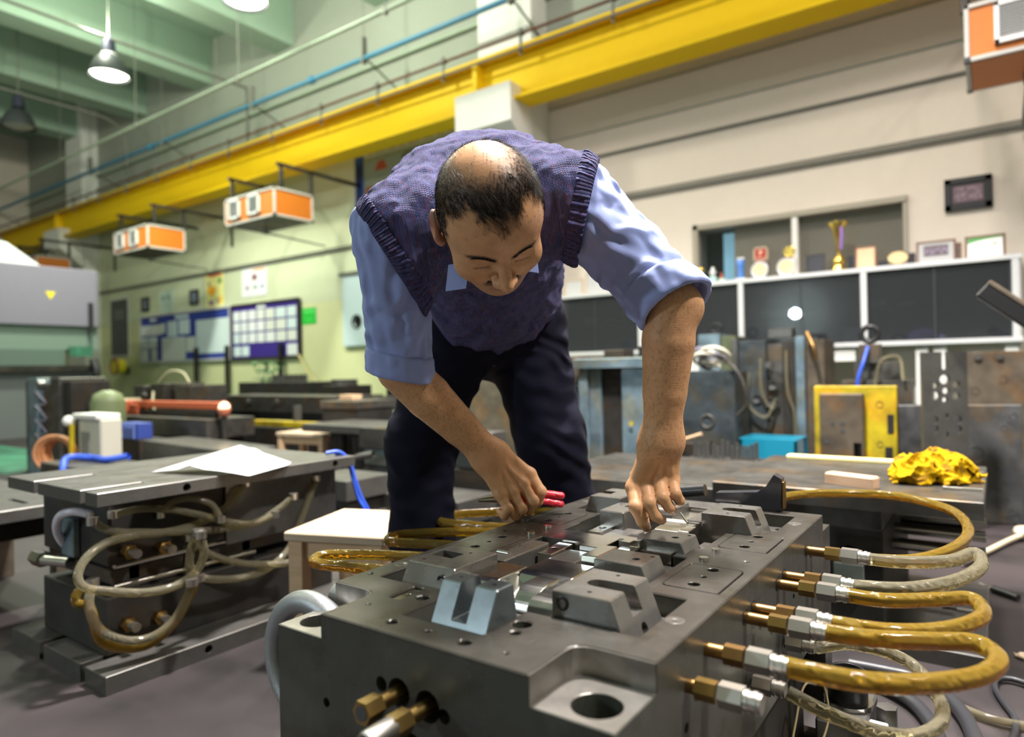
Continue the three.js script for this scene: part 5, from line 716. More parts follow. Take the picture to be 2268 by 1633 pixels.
{ const t = thing('hatch_door', 'pale blue hatch door with a dark round hole beside the sleeve', 'door', [-7.43, 1.2, WZ + 0.014]); mesh('leaf', cut(span(0, 0.85, 0, 0.98, 0, 0.05), tr(rx(cyl(0.085, 0.085, 0.2, 24), PI / 2), 0.29, 0.33, 0)), std({ color: lin(0.56, 0.68, 0.72), roughness: 0.5 }), t); mesh('hole_ring', new THREE.TorusGeometry(0.09, 0.012, 10, 28).translate(0.29, 0.33, 0.05), M.oldDark, t); mesh('hole_back', tr(rx(cyl(0.085, 0.085, 0.004, 24), PI / 2), 0.29, 0.33, 0.004), M.oldDark, t); mesh('lintel_strip', span(-0.05, 0.95, 0.98, 1.03, 0, 0.07), M.conduit, t); }
tag(mesh('wall_cable', tube([[-8.43, 1.12, WZ + 0.06], [-8.1, 0.8, WZ + 0.1], [-7.6, 0.5, WZ + 0.12], [-7.1, 0.3, WZ + 0.14], [-6.6, 0.2, WZ + 0.14]], 0.016, 40, 8), std({ color: lin(0.62, 0.52, 0.22), roughness: 0.5 })), 'yellowish cable sagging along the wall below the purple board', 'cable');
{ const t = thing('reel', 'bright yellow reel with red rim below the dark panel', 'reel', [-13.75, 0.9, -6.2]); mesh('drum', rx(cyl(0.14, 0.14, 0.16, 24), PI / 2).translate(0, 0.14, 0), std({ color: lin(0.75, 0.65, 0.03), roughness: 0.5 }), t); mesh('rim', new THREE.TorusGeometry(0.15, 0.018, 10, 28).translate(0, 0.14, 0.08), std({ color: lin(0.35, 0.1, 0.05), roughness: 0.5 }), t); mesh('bracket', span(-0.03, 0.03, 0, 0.14, -0.19, -0.02), M.oldDark, t); }
// ---------- machine at the far left ----------
{ const t = thing('machine_tool', 'large grey white machine with a yellow warning sticker at left', 'machine', [-11, 0, -4.7]);
  mesh('cover', slab(roundPoly([[-2.4, 0], [0, 0], [0, -2.4], [-2.4, -2.4]].map(([a, b]) => [a, b]), [0, 0.06, 0.0, 0], 5).map(([a, b]) => [a, b]), 1.6, 2.44, [], 0.02), M.lightGrey, t);
  mesh('roof_slope', extrudeX([[0.75, 2.44], [2.4, 2.44], [2.4, 2.9], [1.15, 2.72]], -1.6, -0.05), std({ color: lin(0.85, 0.86, 0.9), roughness: 0.5 }), t);
  mesh('lower_band', span(-2.4, -0.08, 1.25, 1.6, 0.0, 2.4), std({ color: lin(0.15, 0.21, 0.18), roughness: 0.6 }), t); mesh('window_band', span(-2.4, -0.06, 0.98, 1.25, 0.45, 1.5), std({ color: lin(0.1, 0.14, 0.125), roughness: 0.3 }), t);
  mesh('bed', span(-2.4, -0.15, 0, 0.98, 0.05, 2.4), std({ color: lin(0.12, 0.13, 0.14), roughness: 0.6 }), t); mesh('bed_rim', span(-2.4, -0.03, 0.93, 1.02, 0.05, 2.4), M.oldDark, t);
  mesh('door_handle', span(0, 0.04, 1.5, 1.95, 0.1, 0.16), M.black, t); mesh('green_label', span(-0.08, -0.05, 1.15, 1.3, 0.08, 0.4), M.green, t); mesh('hose_bundle', tube([[0.0, 1.1, 0.1], [0.06, 0.9, 0.08], [0.0, 0.7, 0.1]], 0.06, 16, 8), M.black, t);
  const w = mesh('warning_sticker', [new THREE.CylinderGeometry(0.075, 0.075, 0.004, 3).rotateZ(-PI / 2).rotateX(PI / 2).translate(0.003, 2.04, 0.65)], std({ color: lin(0.8, 0.65, 0.02), roughness: 0.5 }), t); void w; }
{ const t = thing('potted_plant', 'leafy green plant below the purple notice board', 'plant', [-7.75, 0, -5.35]); const r = mulberry(9); mesh('stem', [0, 1, 2, 3, 4].map((k) => tube([[0, 0.4, 0], [0.06 * (k - 2), 0.65, 0.03 * (k % 2)], [0.13 * (k - 2), 0.82 + 0.05 * (k % 3), 0.05 * (k - 2)]], 0.006, 10, 5)), M.green, t); mesh('pot', lathe([[0, 0], [0.12, 0], [0.16, 0.4], [0.14, 0.4], [0, 0.36]], 20), M.oldDark, t);
  const leafM = std({ color: lin(0.06, 0.2, 0.06), roughness: 0.6, side: THREE.DoubleSide, transmission: 0.3, thickness: 0 }); for (let i = 0; i < 46; i++) { const g = new THREE.SphereGeometry(0.055, 8, 4).scale(1, 0.1, 0.5); rz(g, (r() - 0.5) * 1.4); ry(g, r() * 6); mesh('leaf', g.translate((r() - 0.5) * 0.55, 0.72 + r() * 0.28, (r() - 0.5) * 0.25), leafM, t); } }
// ---------- the closed mould at left ----------
{
  const t = thing('mold_stack', 'closed mould at left with a paper on its top plate', 'mold', [-1.905, 0, -0.8]);
  const U = (x, w = 0.03, d = 0.16) => [[x - w, 0], [x - w, d], [x, d], [x, 0]];
  const plan = (x0, x1, v1, s) => { const o = []; for (const x of [...s].sort((a, b) => a - b)) { const u = U(x); o.push(...u); } return [[x0, 0], ...o, [x1, 0], [x1, v1], [x0, v1]]; };
  const hx = (y, z, r) => tr(rz(cyl(r, r, 0.08, 16), PI / 2), 0, y, z);
  mesh('top_plate', cut(slab(plan(-0.61, 0, 0.87, [-0.07, -0.38]), 0.484, 0.52, [], 0.002), hx(0.5, -0.24, 0.012), hx(0.502, -0.78, 0.012)), M.plate, t);
  mesh('bottom_plate', cut(slab(plan(-0.6, 0.03, 0.88, [-0.09, -0.36]), 0, 0.05, [], 0.002), hx(0.026, -0.28, 0.012)), M.plate, t);
  mesh('upper_body', cut(span(-0.54, -0.11, 0.295, 0.484, -0.84, -0.07, 0.003), ...[[-0.12, 0.37, -0.5], [-0.12, 0.42, -0.66], [-0.12, 0.36, -0.72], [-0.12, 0.44, -0.78]].map(([x, y, z]) => tr(rz(cyl(0.018, 0.018, 0.08, 14), PI / 2), x, y, z))), M.oldDark, t);
  mesh('lower_body', span(-0.52, -0.1, 0.05, 0.21, -0.84, -0.06, 0.003), M.oldDark, t);
  mesh('middle_plate', span(-0.5, -0.14, 0.235, 0.275, -0.82, -0.09, 0.002), M.old, t);
  for (const z of [-0.14, -0.3, -0.5, -0.75]) mesh('pillar', span(-0.17, -0.14, 0.21, 0.295, z - 0.03, z, 0.001), M.old, t);
  mesh('ejector_rod', rodBetween([-0.15, 0.222, -0.1], [-0.15, 0.222, -0.55], 0.012, 12), M.bright, t); mesh('ejector_rod', rodBetween([-0.14, 0.285, -0.1], [-0.14, 0.285, -0.5], 0.01, 12), M.bright, t);
  mesh('side_plate', span(-0.105, -0.098, 0.28, 0.48, -0.86, -0.42, 0.001), M.plate, t); mesh('corner_bracket', span(-0.36, -0.28, 0.3, 0.41, -0.07, -0.05, 0.003), M.oldBlue, t);
  mesh('side_bolt', [tr(rz(hexNut(0.024, 0.06), PI / 2), -0.43, 0.285, -0.02), rodBetween([-0.4, 0.285, -0.02], [-0.3, 0.285, -0.05], 0.016, 12)], M.bright, t);
  for (const [y, z] of [[0.33, -0.118], [0.32, -0.216], [0.128, -0.112], [0.12, -0.2]]) { const f = new THREE.Group(); f.name = 'fitting'; f.position.set(-0.1, y, z); t.add(f); mesh('brass_nut', tr(rz(hexNut(0.021, 0.03), PI / 2), 0.01, 0, 0), M.brass, f); mesh('nipple', tr(rz(cyl(0.011, 0.013, 0.04, 16), PI / 2), 0.04, 0, 0), M.nickel, f); }
}
{
  const HL = [
    [[[-2.000, 0.444, -1.570], [-1.986, 0.401, -1.538], [-1.972, 0.317, -1.483], [-1.958, 0.231, -1.419], [-1.944, 0.192, -1.338], [-1.930, 0.186, -1.255], [-1.916, 0.201, -1.161], [-1.902, 0.235, -1.068], [-1.888, 0.266, -1.036], [-1.874, 0.330, -1.032], [-1.860, 0.374, -1.047]], 'clear hose from the right end of the left mould down to its middle', 0.0115], [[[-1.990, 0.470, -1.283], [-1.979, 0.404, -1.204], [-1.969, 0.375, -1.108], [-1.958, 0.372, -0.994], [-1.947, 0.384, -0.902], [-1.936, 0.377, -0.822], [-1.926, 0.346, -0.773], [-1.915, 0.312, -0.755], [-1.904, 0.288, -0.763], [-1.894, 0.264, -0.818], [-1.883, 0.236, -0.916], [-1.872, 0.239, -0.998], [-1.861, 0.273, -1.046], [-1.851, 0.315, -1.057], [-1.840, 0.371, -1.042]], 'clear hose making a wide loop round the front of the left mould', 0.0115], [[[-1.950, 0.281, -0.804], [-1.936, 0.241, -0.789], [-1.922, 0.196, -0.791], [-1.909, 0.154, -0.812], [-1.895, 0.115, -0.873], [-1.881, 0.113, -0.925], [-1.868, 0.143, -0.975], [-1.854, 0.205, -1.007], [-1.840, 0.244, -1.013]], 'clear hose looping lowest past the brass nuts of the left mould', 0.012], [[[-1.980, 0.267, -0.794], [-1.967, 0.252, -0.770], [-1.953, 0.234, -0.769], [-1.940, 0.228, -0.788], [-1.927, 0.128, -0.813], [-1.913, 0.092, -0.869], [-1.900, 0.089, -0.928], [-1.887, 0.134, -0.991], [-1.873, 0.197, -1.024], [-1.860, 0.245, -1.044]], 'oily yellow hose below the lowest loop of the left mould', 0.012],
    [[[-2.000, 0.432, -0.827], [-1.983, 0.403, -0.859], [-1.966, 0.379, -0.960], [-1.949, 0.361, -1.069], [-1.931, 0.349, -1.189], [-1.914, 0.356, -1.272], [-1.897, 0.388, -1.344], [-1.880, 0.420, -1.384]], 'clear hose lying straight along the upper body of the left mould', 0.011], [[[-2.000, 0.441, -0.879], [-1.980, 0.447, -0.943], [-1.960, 0.432, -1.022], [-1.940, 0.408, -1.093], [-1.920, 0.376, -1.167], [-1.900, 0.356, -1.246], [-1.880, 0.374, -1.314]], 'upper clear hose just under the top plate of the left mould', 0.01], [[[-2.000, 0.417, -1.010], [-1.975, 0.452, -1.037], [-1.950, 0.455, -1.085], [-1.925, 0.433, -1.127], [-1.900, 0.390, -1.141]], 'small arched hose under the middle of the left top plate', 0.009], [[[-2.300, 0.292, -0.899], [-2.260, 0.337, -0.853], [-2.220, 0.388, -0.823], [-2.180, 0.430, -0.819], [-2.140, 0.442, -0.838], [-2.100, 0.432, -0.869]], 'milky hose with a yellow end bent at the left mould corner', 0.012], [[[-1.960, 0.342, -1.075], [-1.945, 0.286, -1.122], [-1.930, 0.242, -1.201], [-1.915, 0.208, -1.318], [-1.900, 0.200, -1.394]], 'clear hose drooping behind the wide loop of the left mould', 0.011]];
  HL.forEach(([p, l, r], i) => { const t = thing('hose', l, 'hose'); mesh('tube', toCreasedNormals(tube(p, r, 70, 10), 1.2), i === 3 ? M.hose : i === 7 ? std({ color: lin(0.62, 0.58, 0.66), roughness: 0.3 }) : M.hoseClear, t); for (const q of [p[0], p[p.length - 1]]) mesh('ferrule', new THREE.CylinderGeometry(r * 1.35, r * 1.35, 0.02, 14).translate(...q), M.nickel, t); });
  for (const [p, l] of [[[[-1.98, 0.532, -1.6], [-1.96, 0.534, -1.64], [-1.945, 0.5, -1.675], [-1.93, 0.43, -1.69], [-1.915, 0.36, -1.706], [-1.9, 0.3, -1.73], [-1.88, 0.01, -1.8]], 'blue cable hanging over the far corner of the left mould'], [[[-1.97, 0.53, -1.635], [-1.955, 0.49, -1.68], [-1.935, 0.43, -1.685], [-1.92, 0.36, -1.695], [-1.9, 0.31, -1.71], [-1.87, 0.01, -1.77]], 'second blue cable hanging beside the first at the left mould']]) tag(mesh('air_line', tube(p, 0.007, 50, 8), M.blueCable), l, 'cable');
  // paper, folded once, curling up at its far corner
  const g = new THREE.PlaneGeometry(1, 1, 24, 18), q = g.attributes.position, o = [-2.205, 0.5225, -1.215];
  const C = [[-2.16, 0.5225, -1.065], [-1.8, 0.5245, -1.165], [-1.91, 0.528, -1.4], [-2.06, 0.588, -1.31]];
  const P = (s, t) => { const a = mix(C[0], C[1], s), b = mix(C[3], C[2], s), r = mix(a, b, t); r[1] = Math.max(0.5222, r[1] + 0.014 * Math.sin(s * PI) * (1 - t) - 0.016 * Math.sin(t * PI) * s + 0.012 * Math.max(0, 1 - Math.abs(s - 0.42 + 0.12 * t) * 7) * (1 - 0.5 * t)); return r; };
  for (let i = 0; i < q.count; i++) q.setXYZ(i, ...P(q.getX(i) + 0.5, q.getY(i) + 0.5)); g.computeVertexNormals(); void o;
  const pm = std({ color: lin(0.5, 0.5, 0.52), roughness: 0.75, side: THREE.DoubleSide, map: canvasTex(256, 256, (x, w, h) => { x.fillStyle = '#ffffff'; x.fillRect(0, 0, w, h); x.fillStyle = '#c4c4cc'; for (let i = 0; i < 7; i++) x.fillRect(26, 40 + i * 12, 90 + (i * 31 % 50), 4); x.fillStyle = '#a9a8b6'; x.fillRect(128, 0, 5, h); }) });
  tag(mesh('paper_sheet', g, pm, scene, true), 'white creased paper lying on the top plate of the left mould', 'paper');
}
// ---------- second plate table at the far left edge ----------
{ const t = thing('mold_stack', 'low steel plate on legs cut by the left edge', 'mold', [-2.72, 0, -0.72]);
  mesh('top_plate', cut(span(-1.2, 0, 0.335, 0.38, -0.4, 0, 0.003), span(-0.25, -0.1, 0.3, 0.4, -0.24, -0.22)), M.plate, t); mesh('under_plate', span(-1.1, -0.08, 0.26, 0.335, -0.37, -0.04, 0.003), M.oldDark, t);
  for (const [x, z] of [[-0.1, -0.34], [-0.68, -0.34], [-0.1, -0.05], [-0.68, -0.05]]) mesh('leg', span(x - 0.03, x + 0.03, 0, 0.26, z - 0.03, z + 0.03, 0.002), M.oldBrown, t);
  mesh('hose_loop', tube([[-0.4, 0.24, 0.02], [-0.2, 0.19, 0.1], [-0.3, 0.16, 0.13], [-0.55, 0.15, 0.1]], 0.012, 30, 8), M.hoseClear, t); }
// ---------- wooden stools ----------
function stool(label, pos, turn, w, d, h, leg = 0.045) {
  const t = thing('stool', label, 'stool', pos, turn, 'wooden stools');
  mesh('seat', box(w, 0.026, d, 0, h - 0.013, 0, 0.004), M.woodPale, t);
  for (const sx of [-1, 1]) for (const sz of [-1, 1]) mesh('leg', box(leg, h - 0.026, leg, sx * (w / 2 - leg * 0.7), (h - 0.026) / 2, sz * (d / 2 - leg * 0.7), 0.002), M.wood, t);
  for (const sz of [-1, 1]) mesh('apron', box(w - 2 * leg, 0.05, 0.018, 0, h - 0.055, sz * (d / 2 - leg * 0.7), 0.002), M.wood, t);
  mesh('stretcher', box(0.03, 0.03, d - 2 * leg, -w / 2 + leg * 0.7, 0.12, 0, 0.002), M.wood, t); mesh('stretcher', box(0.03, 0.03, d - 2 * leg, w / 2 - leg * 0.7, 0.12, 0, 0.002), M.wood, t);
}
stool('pale wooden stool between the left mould and the man', [-1.545, 0, -1.375], 0.34, 0.31, 0.33, 0.378);
stool('small pale wooden stool far behind the paper', [-3.98, 0, -3.1], 0.1, 0.46, 0.26, 0.41);
// ---------- mould at right with the yellow cloth ----------
{ const t = thing('mold_stack', 'mould at right carrying the yellow cloth and a wood block', 'mold', [-0.03, 0, -2.15]);
  mesh('top_plate', slab([[-0.72, 0], [0, 0], [0, 0.74], [-0.72, 0.74]], 0.4, 0.45, [], 0.003), M.old, t);
  mesh('second_plate', span(-0.7, -0.24, 0.34, 0.4, -0.72, -0.02, 0.003), M.old, t);
  mesh('core_body', cut(span(-0.68, -0.24, 0.04, 0.34, -0.7, -0.04, 0.003), tr(rx(cyl(0.016, 0.016, 0.1, 16), PI / 2), -0.33, 0.27, -0.04), tr(rx(cyl(0.01, 0.01, 0.1, 16), PI / 2), -0.4, 0.3, -0.04)), M.oldDark, t);
  mesh('pale_plate', span(-0.37, -0.29, 0.15, 0.235, -0.05, -0.025, 0.002), std({ color: lin(0.33, 0.4, 0.36), metalness: 0.3, roughness: 0.5, map: texOld }), t);
  for (const [y, z] of [[0.323, -0.4], [0.29, -0.33], [0.255, -0.26]]) mesh('guide_rod', [rodBetween([-0.24, y, z], [-0.002, y, z], 0.017, 16)], M.bright, t), mesh('rod_end', tr(rz(cyl(0.0172, 0.0172, 0.03, 16), PI / 2), -0.016, y, z), M.polished, t);
  for (const [y, z] of [[0.335, -0.55], [0.27, -0.5], [0.22, -0.42]]) mesh('guide_rod', rodBetween([-0.24, y, z], [-0.05, y, z], 0.02, 12), M.blackMetal, t);
  mesh('bottom_plate', slab([[-0.72, 0], [0, 0], [0, 0.1], [-0.1, 0.1], [-0.1, 0.135], [0, 0.135], [0, 0.36], [-0.12, 0.36], [-0.12, 0.395], [0, 0.395], [0, 0.7], [-0.72, 0.7]], 0, 0.045, [], 0.003), M.plate, t);
  mesh('slot_bolt', rodBetween([-0.08, 0.05, -0.36], [-0.02, 0.05, -0.36], 0.006, 8), M.nickel, t);
}
{ const t = thing('wood_block', 'rounded pale wooden block on the right mould', 'block', [-0.36, 0.451, -2.26], -0.35); const g = slab(roundPoly([[-0.075, -0.022], [0.075, -0.022], [0.075, 0.022], [-0.075, 0.022]], 0.008, 3), 0, 0.034, [], 0.004); mesh('block', g, std({ color: lin(0.68, 0.45, 0.31), roughness: 0.6, map: texWood }), t); t.children[0].name = 'wood_body'; }
tag(mesh('measuring_stick', span(-0.68, -0.28, 0.451, 0.463, -2.86, -2.81, 0.002), std({ color: lin(0.85, 0.75, 0.32), roughness: 0.5 })), 'long pale yellow stick lying behind the yellow cloth', 'stick');
for (const [x0, x1, z, l] of [[-0.13, -0.035, -2.32, 'thin steel pin near the front right corner of the right mould'], [-0.1, -0.035, -2.68, 'thin steel pin lying right of the yellow cloth']]) tag(mesh('steel_pin', [rodBetween([x0 + 0.02, 0.4555, z], [x1, 0.4555, z - 0.005], 0.004, 8), rodBetween([x0, 0.4555, z], [x0 + 0.02, 0.4555, z], 0.005, 8, 0.004)], M.polished), l, 'pin');
{ // crumpled cloth
  const c = [-0.165, 0.49, -2.45]; const f = (p) => { const q = [(p[0] - c[0]) * 0.81 - (p[2] - c[2]) * 0.58, p[1] - 0.451, (p[0] - c[0]) * 0.58 + (p[2] - c[2]) * 0.81]; let d = smin(ellD(q, [-0.05, 0.032, 0], [0.062, 0.045, 0.06]), ellD(q, [0.055, 0.03, 0.0], [0.06, 0.045, 0.055]), 0.02); d = smin(d, ellD(q, [0.02, 0.06, -0.01], [0.04, 0.032, 0.035]), 0.012); d = smin(d, ellD(q, [0.0, 0.012, 0.02], [0.11, 0.014, 0.05]), 0.02); const n = (s) => 1 - Math.abs(noise3(p[0] * s, p[1] * s, p[2] * s)) * 2; d -= 0.012 * n(12) + 0.005 * n(25) + 0.0012 * n(60); return smax(d, 0.001 - (p[1] - 0.451), 0.004); };
  const m = soft('cleaning_cloth', surface(f, [-0.36, 0.44, -2.62], [0.02, 0.58, -2.28], 0.0035, (p) => { const s = sstep(0.25, 0.6, noise3(p[0] * 22, p[1] * 22, p[2] * 22 + 3)); return [lerp(0.42, 0.22, s), lerp(0.245, 0.115, s), lerp(0.001, 0.008, s)]; }), std({ color: 0xffffff, vertexColors: true, roughness: 0.9, specularIntensity: 0.3, bumpMap: texGrain, bumpScale: 0.0006 }), scene); tag(m, 'crumpled stained yellow cloth on the right mould', 'cloth'); }
// ---------- bench vice handle, black lever at the far end of the mould ----------
{ const t = thing('lever', 'black moulded lever with a raised fin at the far mould end', 'lever', [-0.49, 0.522, -1.425], 0.06); mesh('grip', extrudeZ([[0, 0.0], [0.12, -0.002], [0.13, 0.002], [0.133, 0.066], [0.118, 0.074], [0.103, 0.05], [0.085, 0.036], [0, 0.028]], -0.03, 0.0), std({ color: lin(0.02, 0.02, 0.026), roughness: 0.28 }), t); mesh('end_strip', span(0.133, 0.137, 0.004, 0.06, -0.026, -0.004, 0.001), M.brassDull, t); }
tag(mesh('round_bar', rodBetween([-0.62, 0.534, -1.445], [-0.52, 0.55, -1.445], 0.013, 16), M.blackMetal), 'short dark round bar lying behind the left hand', 'bar');
// ---------- on the floor at right ----------
{ const t = thing('mold_part', 'steel part with a black guide bush on the floor at lower right', 'mold part', [-0.235, 0, -1.36]);
  mesh('base', span(-0.04, 0.16, 0, 0.09, -0.16, 0.1, 0.003), M.old, t); mesh('block', span(-0.04, 0.04, 0.09, 0.185, -0.1, 0.06, 0.004), M.plate, t); mesh('bush', tr(lathe([[0.02, 0.0], [0.034, 0], [0.034, 0.06], [0.03, 0.064], [0.022, 0.064], [0.02, 0.01]], 28), 0.0, 0.185, -0.03), M.blackMetal, t); mesh('bush_collar', tr(cyl(0.042, 0.042, 0.01, 28), 0.0, 0.188, -0.03), M.bright, t);
  mesh('hex_bolt', tr(hexNut(0.018, 0.06), 0.065, 0.17, -0.02), M.plate, t);
  const holder = () => slab(roundPoly([[-0.04, -0.02], [0.04, -0.02], [0.04, 0.02], [-0.04, 0.02]], 0.018, 6), 0, 0.03, [circlePts(0.015, 0, 0.0135, 20)], 0.003), pl = std({ color: lin(0.66, 0.68, 0.6), roughness: 0.45 });
  mesh('plastic_holder', tr(ry(holder(), -0.5), 0.075, 0.13, 0.02), pl, t); mesh('plastic_holder', tr(ry(holder(), 0.9), -0.03, 0.11, 0.13), pl, t); mesh('holder_post', [rodBetween([0.075, 0.05, 0.02], [0.075, 0.13, 0.02], 0.012), rodBetween([-0.03, 0, 0.13], [-0.03, 0.11, 0.13], 0.012), rodBetween([-0.03, 0.0, 0.13], [-0.03, 0.02, 0.13], 0.03)], M.old, t);
  mesh('white_tape', span(0.04, 0.07, 0.165, 0.18, 0.0, 0.03), M.paper, t); }
tag(mesh('wire_loop', tube([[-0.3, 0.12, -1.2], [-0.295, 0.19, -1.24], [-0.285, 0.25, -1.28], [-0.265, 0.255, -1.3], [-0.25, 0.2, -1.29], [-0.265, 0.14, -1.24], [-0.285, 0.1, -1.2]], 0.0022, 50, 6), std({ color: lin(0.55, 0.45, 0.25), roughness: 0.35, metalness: 0.6 })), 'thin brass wire loop hanging beside the guide bush', 'wire');
const cab = (p, r, m, l) => tag(mesh('cable', tube(p, r, 60, 8), m), l, 'cable');
cab([[-0.4, 0.02, -1.94], [-0.322, 0.02, -1.924], [-0.236, 0.02, -1.891], [-0.173, 0.02, -1.837], [-0.131, 0.02, -1.754], [-0.11, 0.02, -1.681], [-0.1, 0.02, -1.5]], 0.016, M.cable, 'thick black cable curving behind the guide bush on the floor');
cab([[-0.33, 0.02, -1.98], [-0.245, 0.02, -1.985], [-0.186, 0.02, -1.983], [-0.125, 0.02, -1.936], [-0.075, 0.02, -1.838], [-0.048, 0.02, -1.722], [-0.03, 0.02, -1.55]], 0.017, M.cable, 'thick black cable outside the first black cable on the floor');
cab([[0.3, 0.012, -2.05], [0.1, 0.012, -2.09], [0.02, 0.012, -2.125], [-0.008, 0.012, -2.107], [-0.015, 0.012, -2.05], [0.0, 0.012, -1.977], [0.021, 0.012, -1.902], [0.023, 0.012, -1.845], [0.013, 0.012, -1.762], [0.0, 0.012, -1.65]], 0.0075, M.cable, 'thin black cord making a hairpin at the right edge');
cab([[-0.14, 0.014, -1.94], [-0.105, 0.014, -1.908], [-0.059, 0.014, -1.874], [-0.009, 0.014, -1.859], [0.06, 0.014, -1.868], [0.3, 0.014, -1.9]], 0.009, M.hoseClear, 'pale hose end lying on the floor at the right edge');
{ const t = thing('rope', 'pale rope with a frayed knot on the floor at right', 'rope', [0, 0, 0]); mesh('strand', tube([[-0.12, 0.02, -3.23], [-0.035, 0.016, -3.504], [0.046, 0.02, -3.752], [0.1, 0.03, -3.86]], 0.012, 30, 8), std({ color: lin(0.5, 0.42, 0.3), roughness: 0.9 }), t); mesh('knot', soft('k', surface((p) => ellD(sub(p, [0.1, 0.035, -3.86]), [0, 0, 0], [0.05, 0.032, 0.045]) + 0.012 * noise3(p[0] * 40, p[1] * 40, p[2] * 40), [0.0, -0.02, -3.96], [0.2, 0.1, -3.76], 0.01), M.wood, new THREE.Group()).geometry.toNonIndexed(), std({ color: lin(0.55, 0.48, 0.36), roughness: 0.9 }), t); }
{ const t = thing('screwdriver', 'screwdriver with a black handle on the floor at right', 'screwdriver'); mesh('blade', rodBetween([-0.06, 0.012, -2.98], [-0.02, 0.012, -2.93], 0.004, 8), M.nickel, t); mesh('handle', rodBetween([-0.02, 0.014, -2.93], [0.05, 0.014, -2.86], 0.013, 10, 0.011), M.black, t); }
tag(mesh('scrap', soft('k', surface((p) => ellD(sub(p, [0.05, 0.006, -2.32]), [0, 0, 0], [0.022, 0.008, 0.018]) + 0.006 * noise3(p[0] * 60, p[1] * 60, p[2] * 60), [0, -0.01, -2.37], [0.1, 0.03, -2.27], 0.004), M.paper, new THREE.Group()).geometry.toNonIndexed(), M.woodPale), 'small pale scrap on the floor near the right edge', 'scrap');
// ---------- moulds and parts standing about the hall ----------
// plates stacked along one axis: fractions of the size, each with its own inset and finish
function block(name, label, x0, x1, z, depth, h, o = {}) {
  const w = x1 - x0, t = thing(name, label, o.cat ?? 'mold', [(x0 + x1) / 2, o.y0 ?? 0, z], o.turn ?? 0, o.group), ax = o.along ?? 'y', lay = o.layers ?? [[0.15, 0, M.old], [0.55, 0.03, M.oldDark], [0.3, 0, M.old]], tot = lay.reduce((s, l) => s + l[0], 0);
  let at = 0;
  for (const [f, inset, m] of lay) {
    const a = at / tot, b = (at + f) / tot; at += f; const e = 0.0015;
    const g = ax === 'y' ? span(-w / 2 + inset, w / 2 - inset, a * h + e, b * h - e, -depth + inset, -inset, 0.004) : ax === 'x' ? span(-w / 2 + a * w + e, -w / 2 + b * w - e, 0, h - inset, -depth + inset, -inset, 0.004) : span(-w / 2 + inset, w / 2 - inset, 0, h - inset, -b * depth + e, -a * depth - e, 0.004);
    mesh('plate', g, m, t);
  }
  for (const [x, y, r] of o.holes ?? []) { const g = lathe([[0, -0.012], [r * 0.95, -0.012], [r, 0.0015], [r * 1.12, 0.0015], [r * 1.12, -0.003]], 18); mesh('hole', tr(rx(g, PI / 2), x * w - w / 2, y * h, 0.0), M.bore, t); }
  for (const [x, y, r] of o.bolts ?? []) mesh('bolt', tr(rx(hexNut(r, r * 1.2), PI / 2), x * w - w / 2, y * h, r * 0.5), M.plate, t);
  if (o.eye) { const [x, r, zz] = o.eye; mesh('eye_bolt', [new THREE.TorusGeometry(r, r * 0.3, 12, 28).translate(x * w - w / 2, h + r * 1.35, -(zz ?? depth / 2)), tr(cyl(r * 0.35, r * 0.45, r * 0.6, 14), x * w - w / 2, h + r * 0.2, -(zz ?? depth / 2))], M.blackMetal, t); }
  for (const p of o.hoses ?? []) mesh('hose_loop', tube(p.map(([x, y, q]) => [x * w - w / 2, y * h, q]), 0.011, 40, 8), o.hoseM ?? M.hoseClear, t);
  for (const [x, hh, r] of o.pins ?? []) mesh('pin', tr(cyl(r, r, hh, 14), x * w - w / 2, h + hh / 2, -depth * 0.5), M.plate, t);
  return t;
}
const yel = std({ color: lin(0.68, 0.52, 0.01), roughness: 0.5, map: texOld }), darkBlue = std({ color: lin(0.1, 0.125, 0.145), metalness: 0.45, roughness: 0.5, map: texOld });
// right side
{ const t = block('mold_block', 'mould painted yellow at its edges with a brown front plate', -0.82, -0.42, -4.02, 0.22, 0.7, { along: 'z', layers: [[0.25, 0, yel], [0.75, 0.012, M.oldBrown]], holes: [[0.8, 0.86, 0.016], [0.8, 0.56, 0.014], [0.8, 0.27, 0.014]] });
  mesh('front_plate', cut(span(-0.165, 0.05, 0, 0.66, -0.01, 0.05, 0.006), span(0.0, 0.04, -0.1, 0.4, 0.0, 0.1)), M.oldBrown, t); for (const [x, y] of [[-0.1, 0.5], [-0.05, 0.5], [-0.13, 0.4], [-0.13, 0.22], [-0.05, 0.46]]) mesh('hole', tr(rx(cyl(0.012, 0.012, 0.004, 16), PI / 2), x, y, 0.0502), M.bore, t); mesh('slot_lining', span(0.0, 0.04, 0, 0.4, -0.008, 0.002, 0.001), M.bore, t);
  mesh('paint_chip', [[0.17, 0.5, 0.03, 0.1], [0.16, 0.3, 0.035, 0.16], [0.15, 0.12, 0.025, 0.08]].map(([x, y, w, h]) => span(x - w / 2, x + w / 2, y - h / 2, y + h / 2, 0, 0.0015, 0.0005)), M.oldDark, t); }
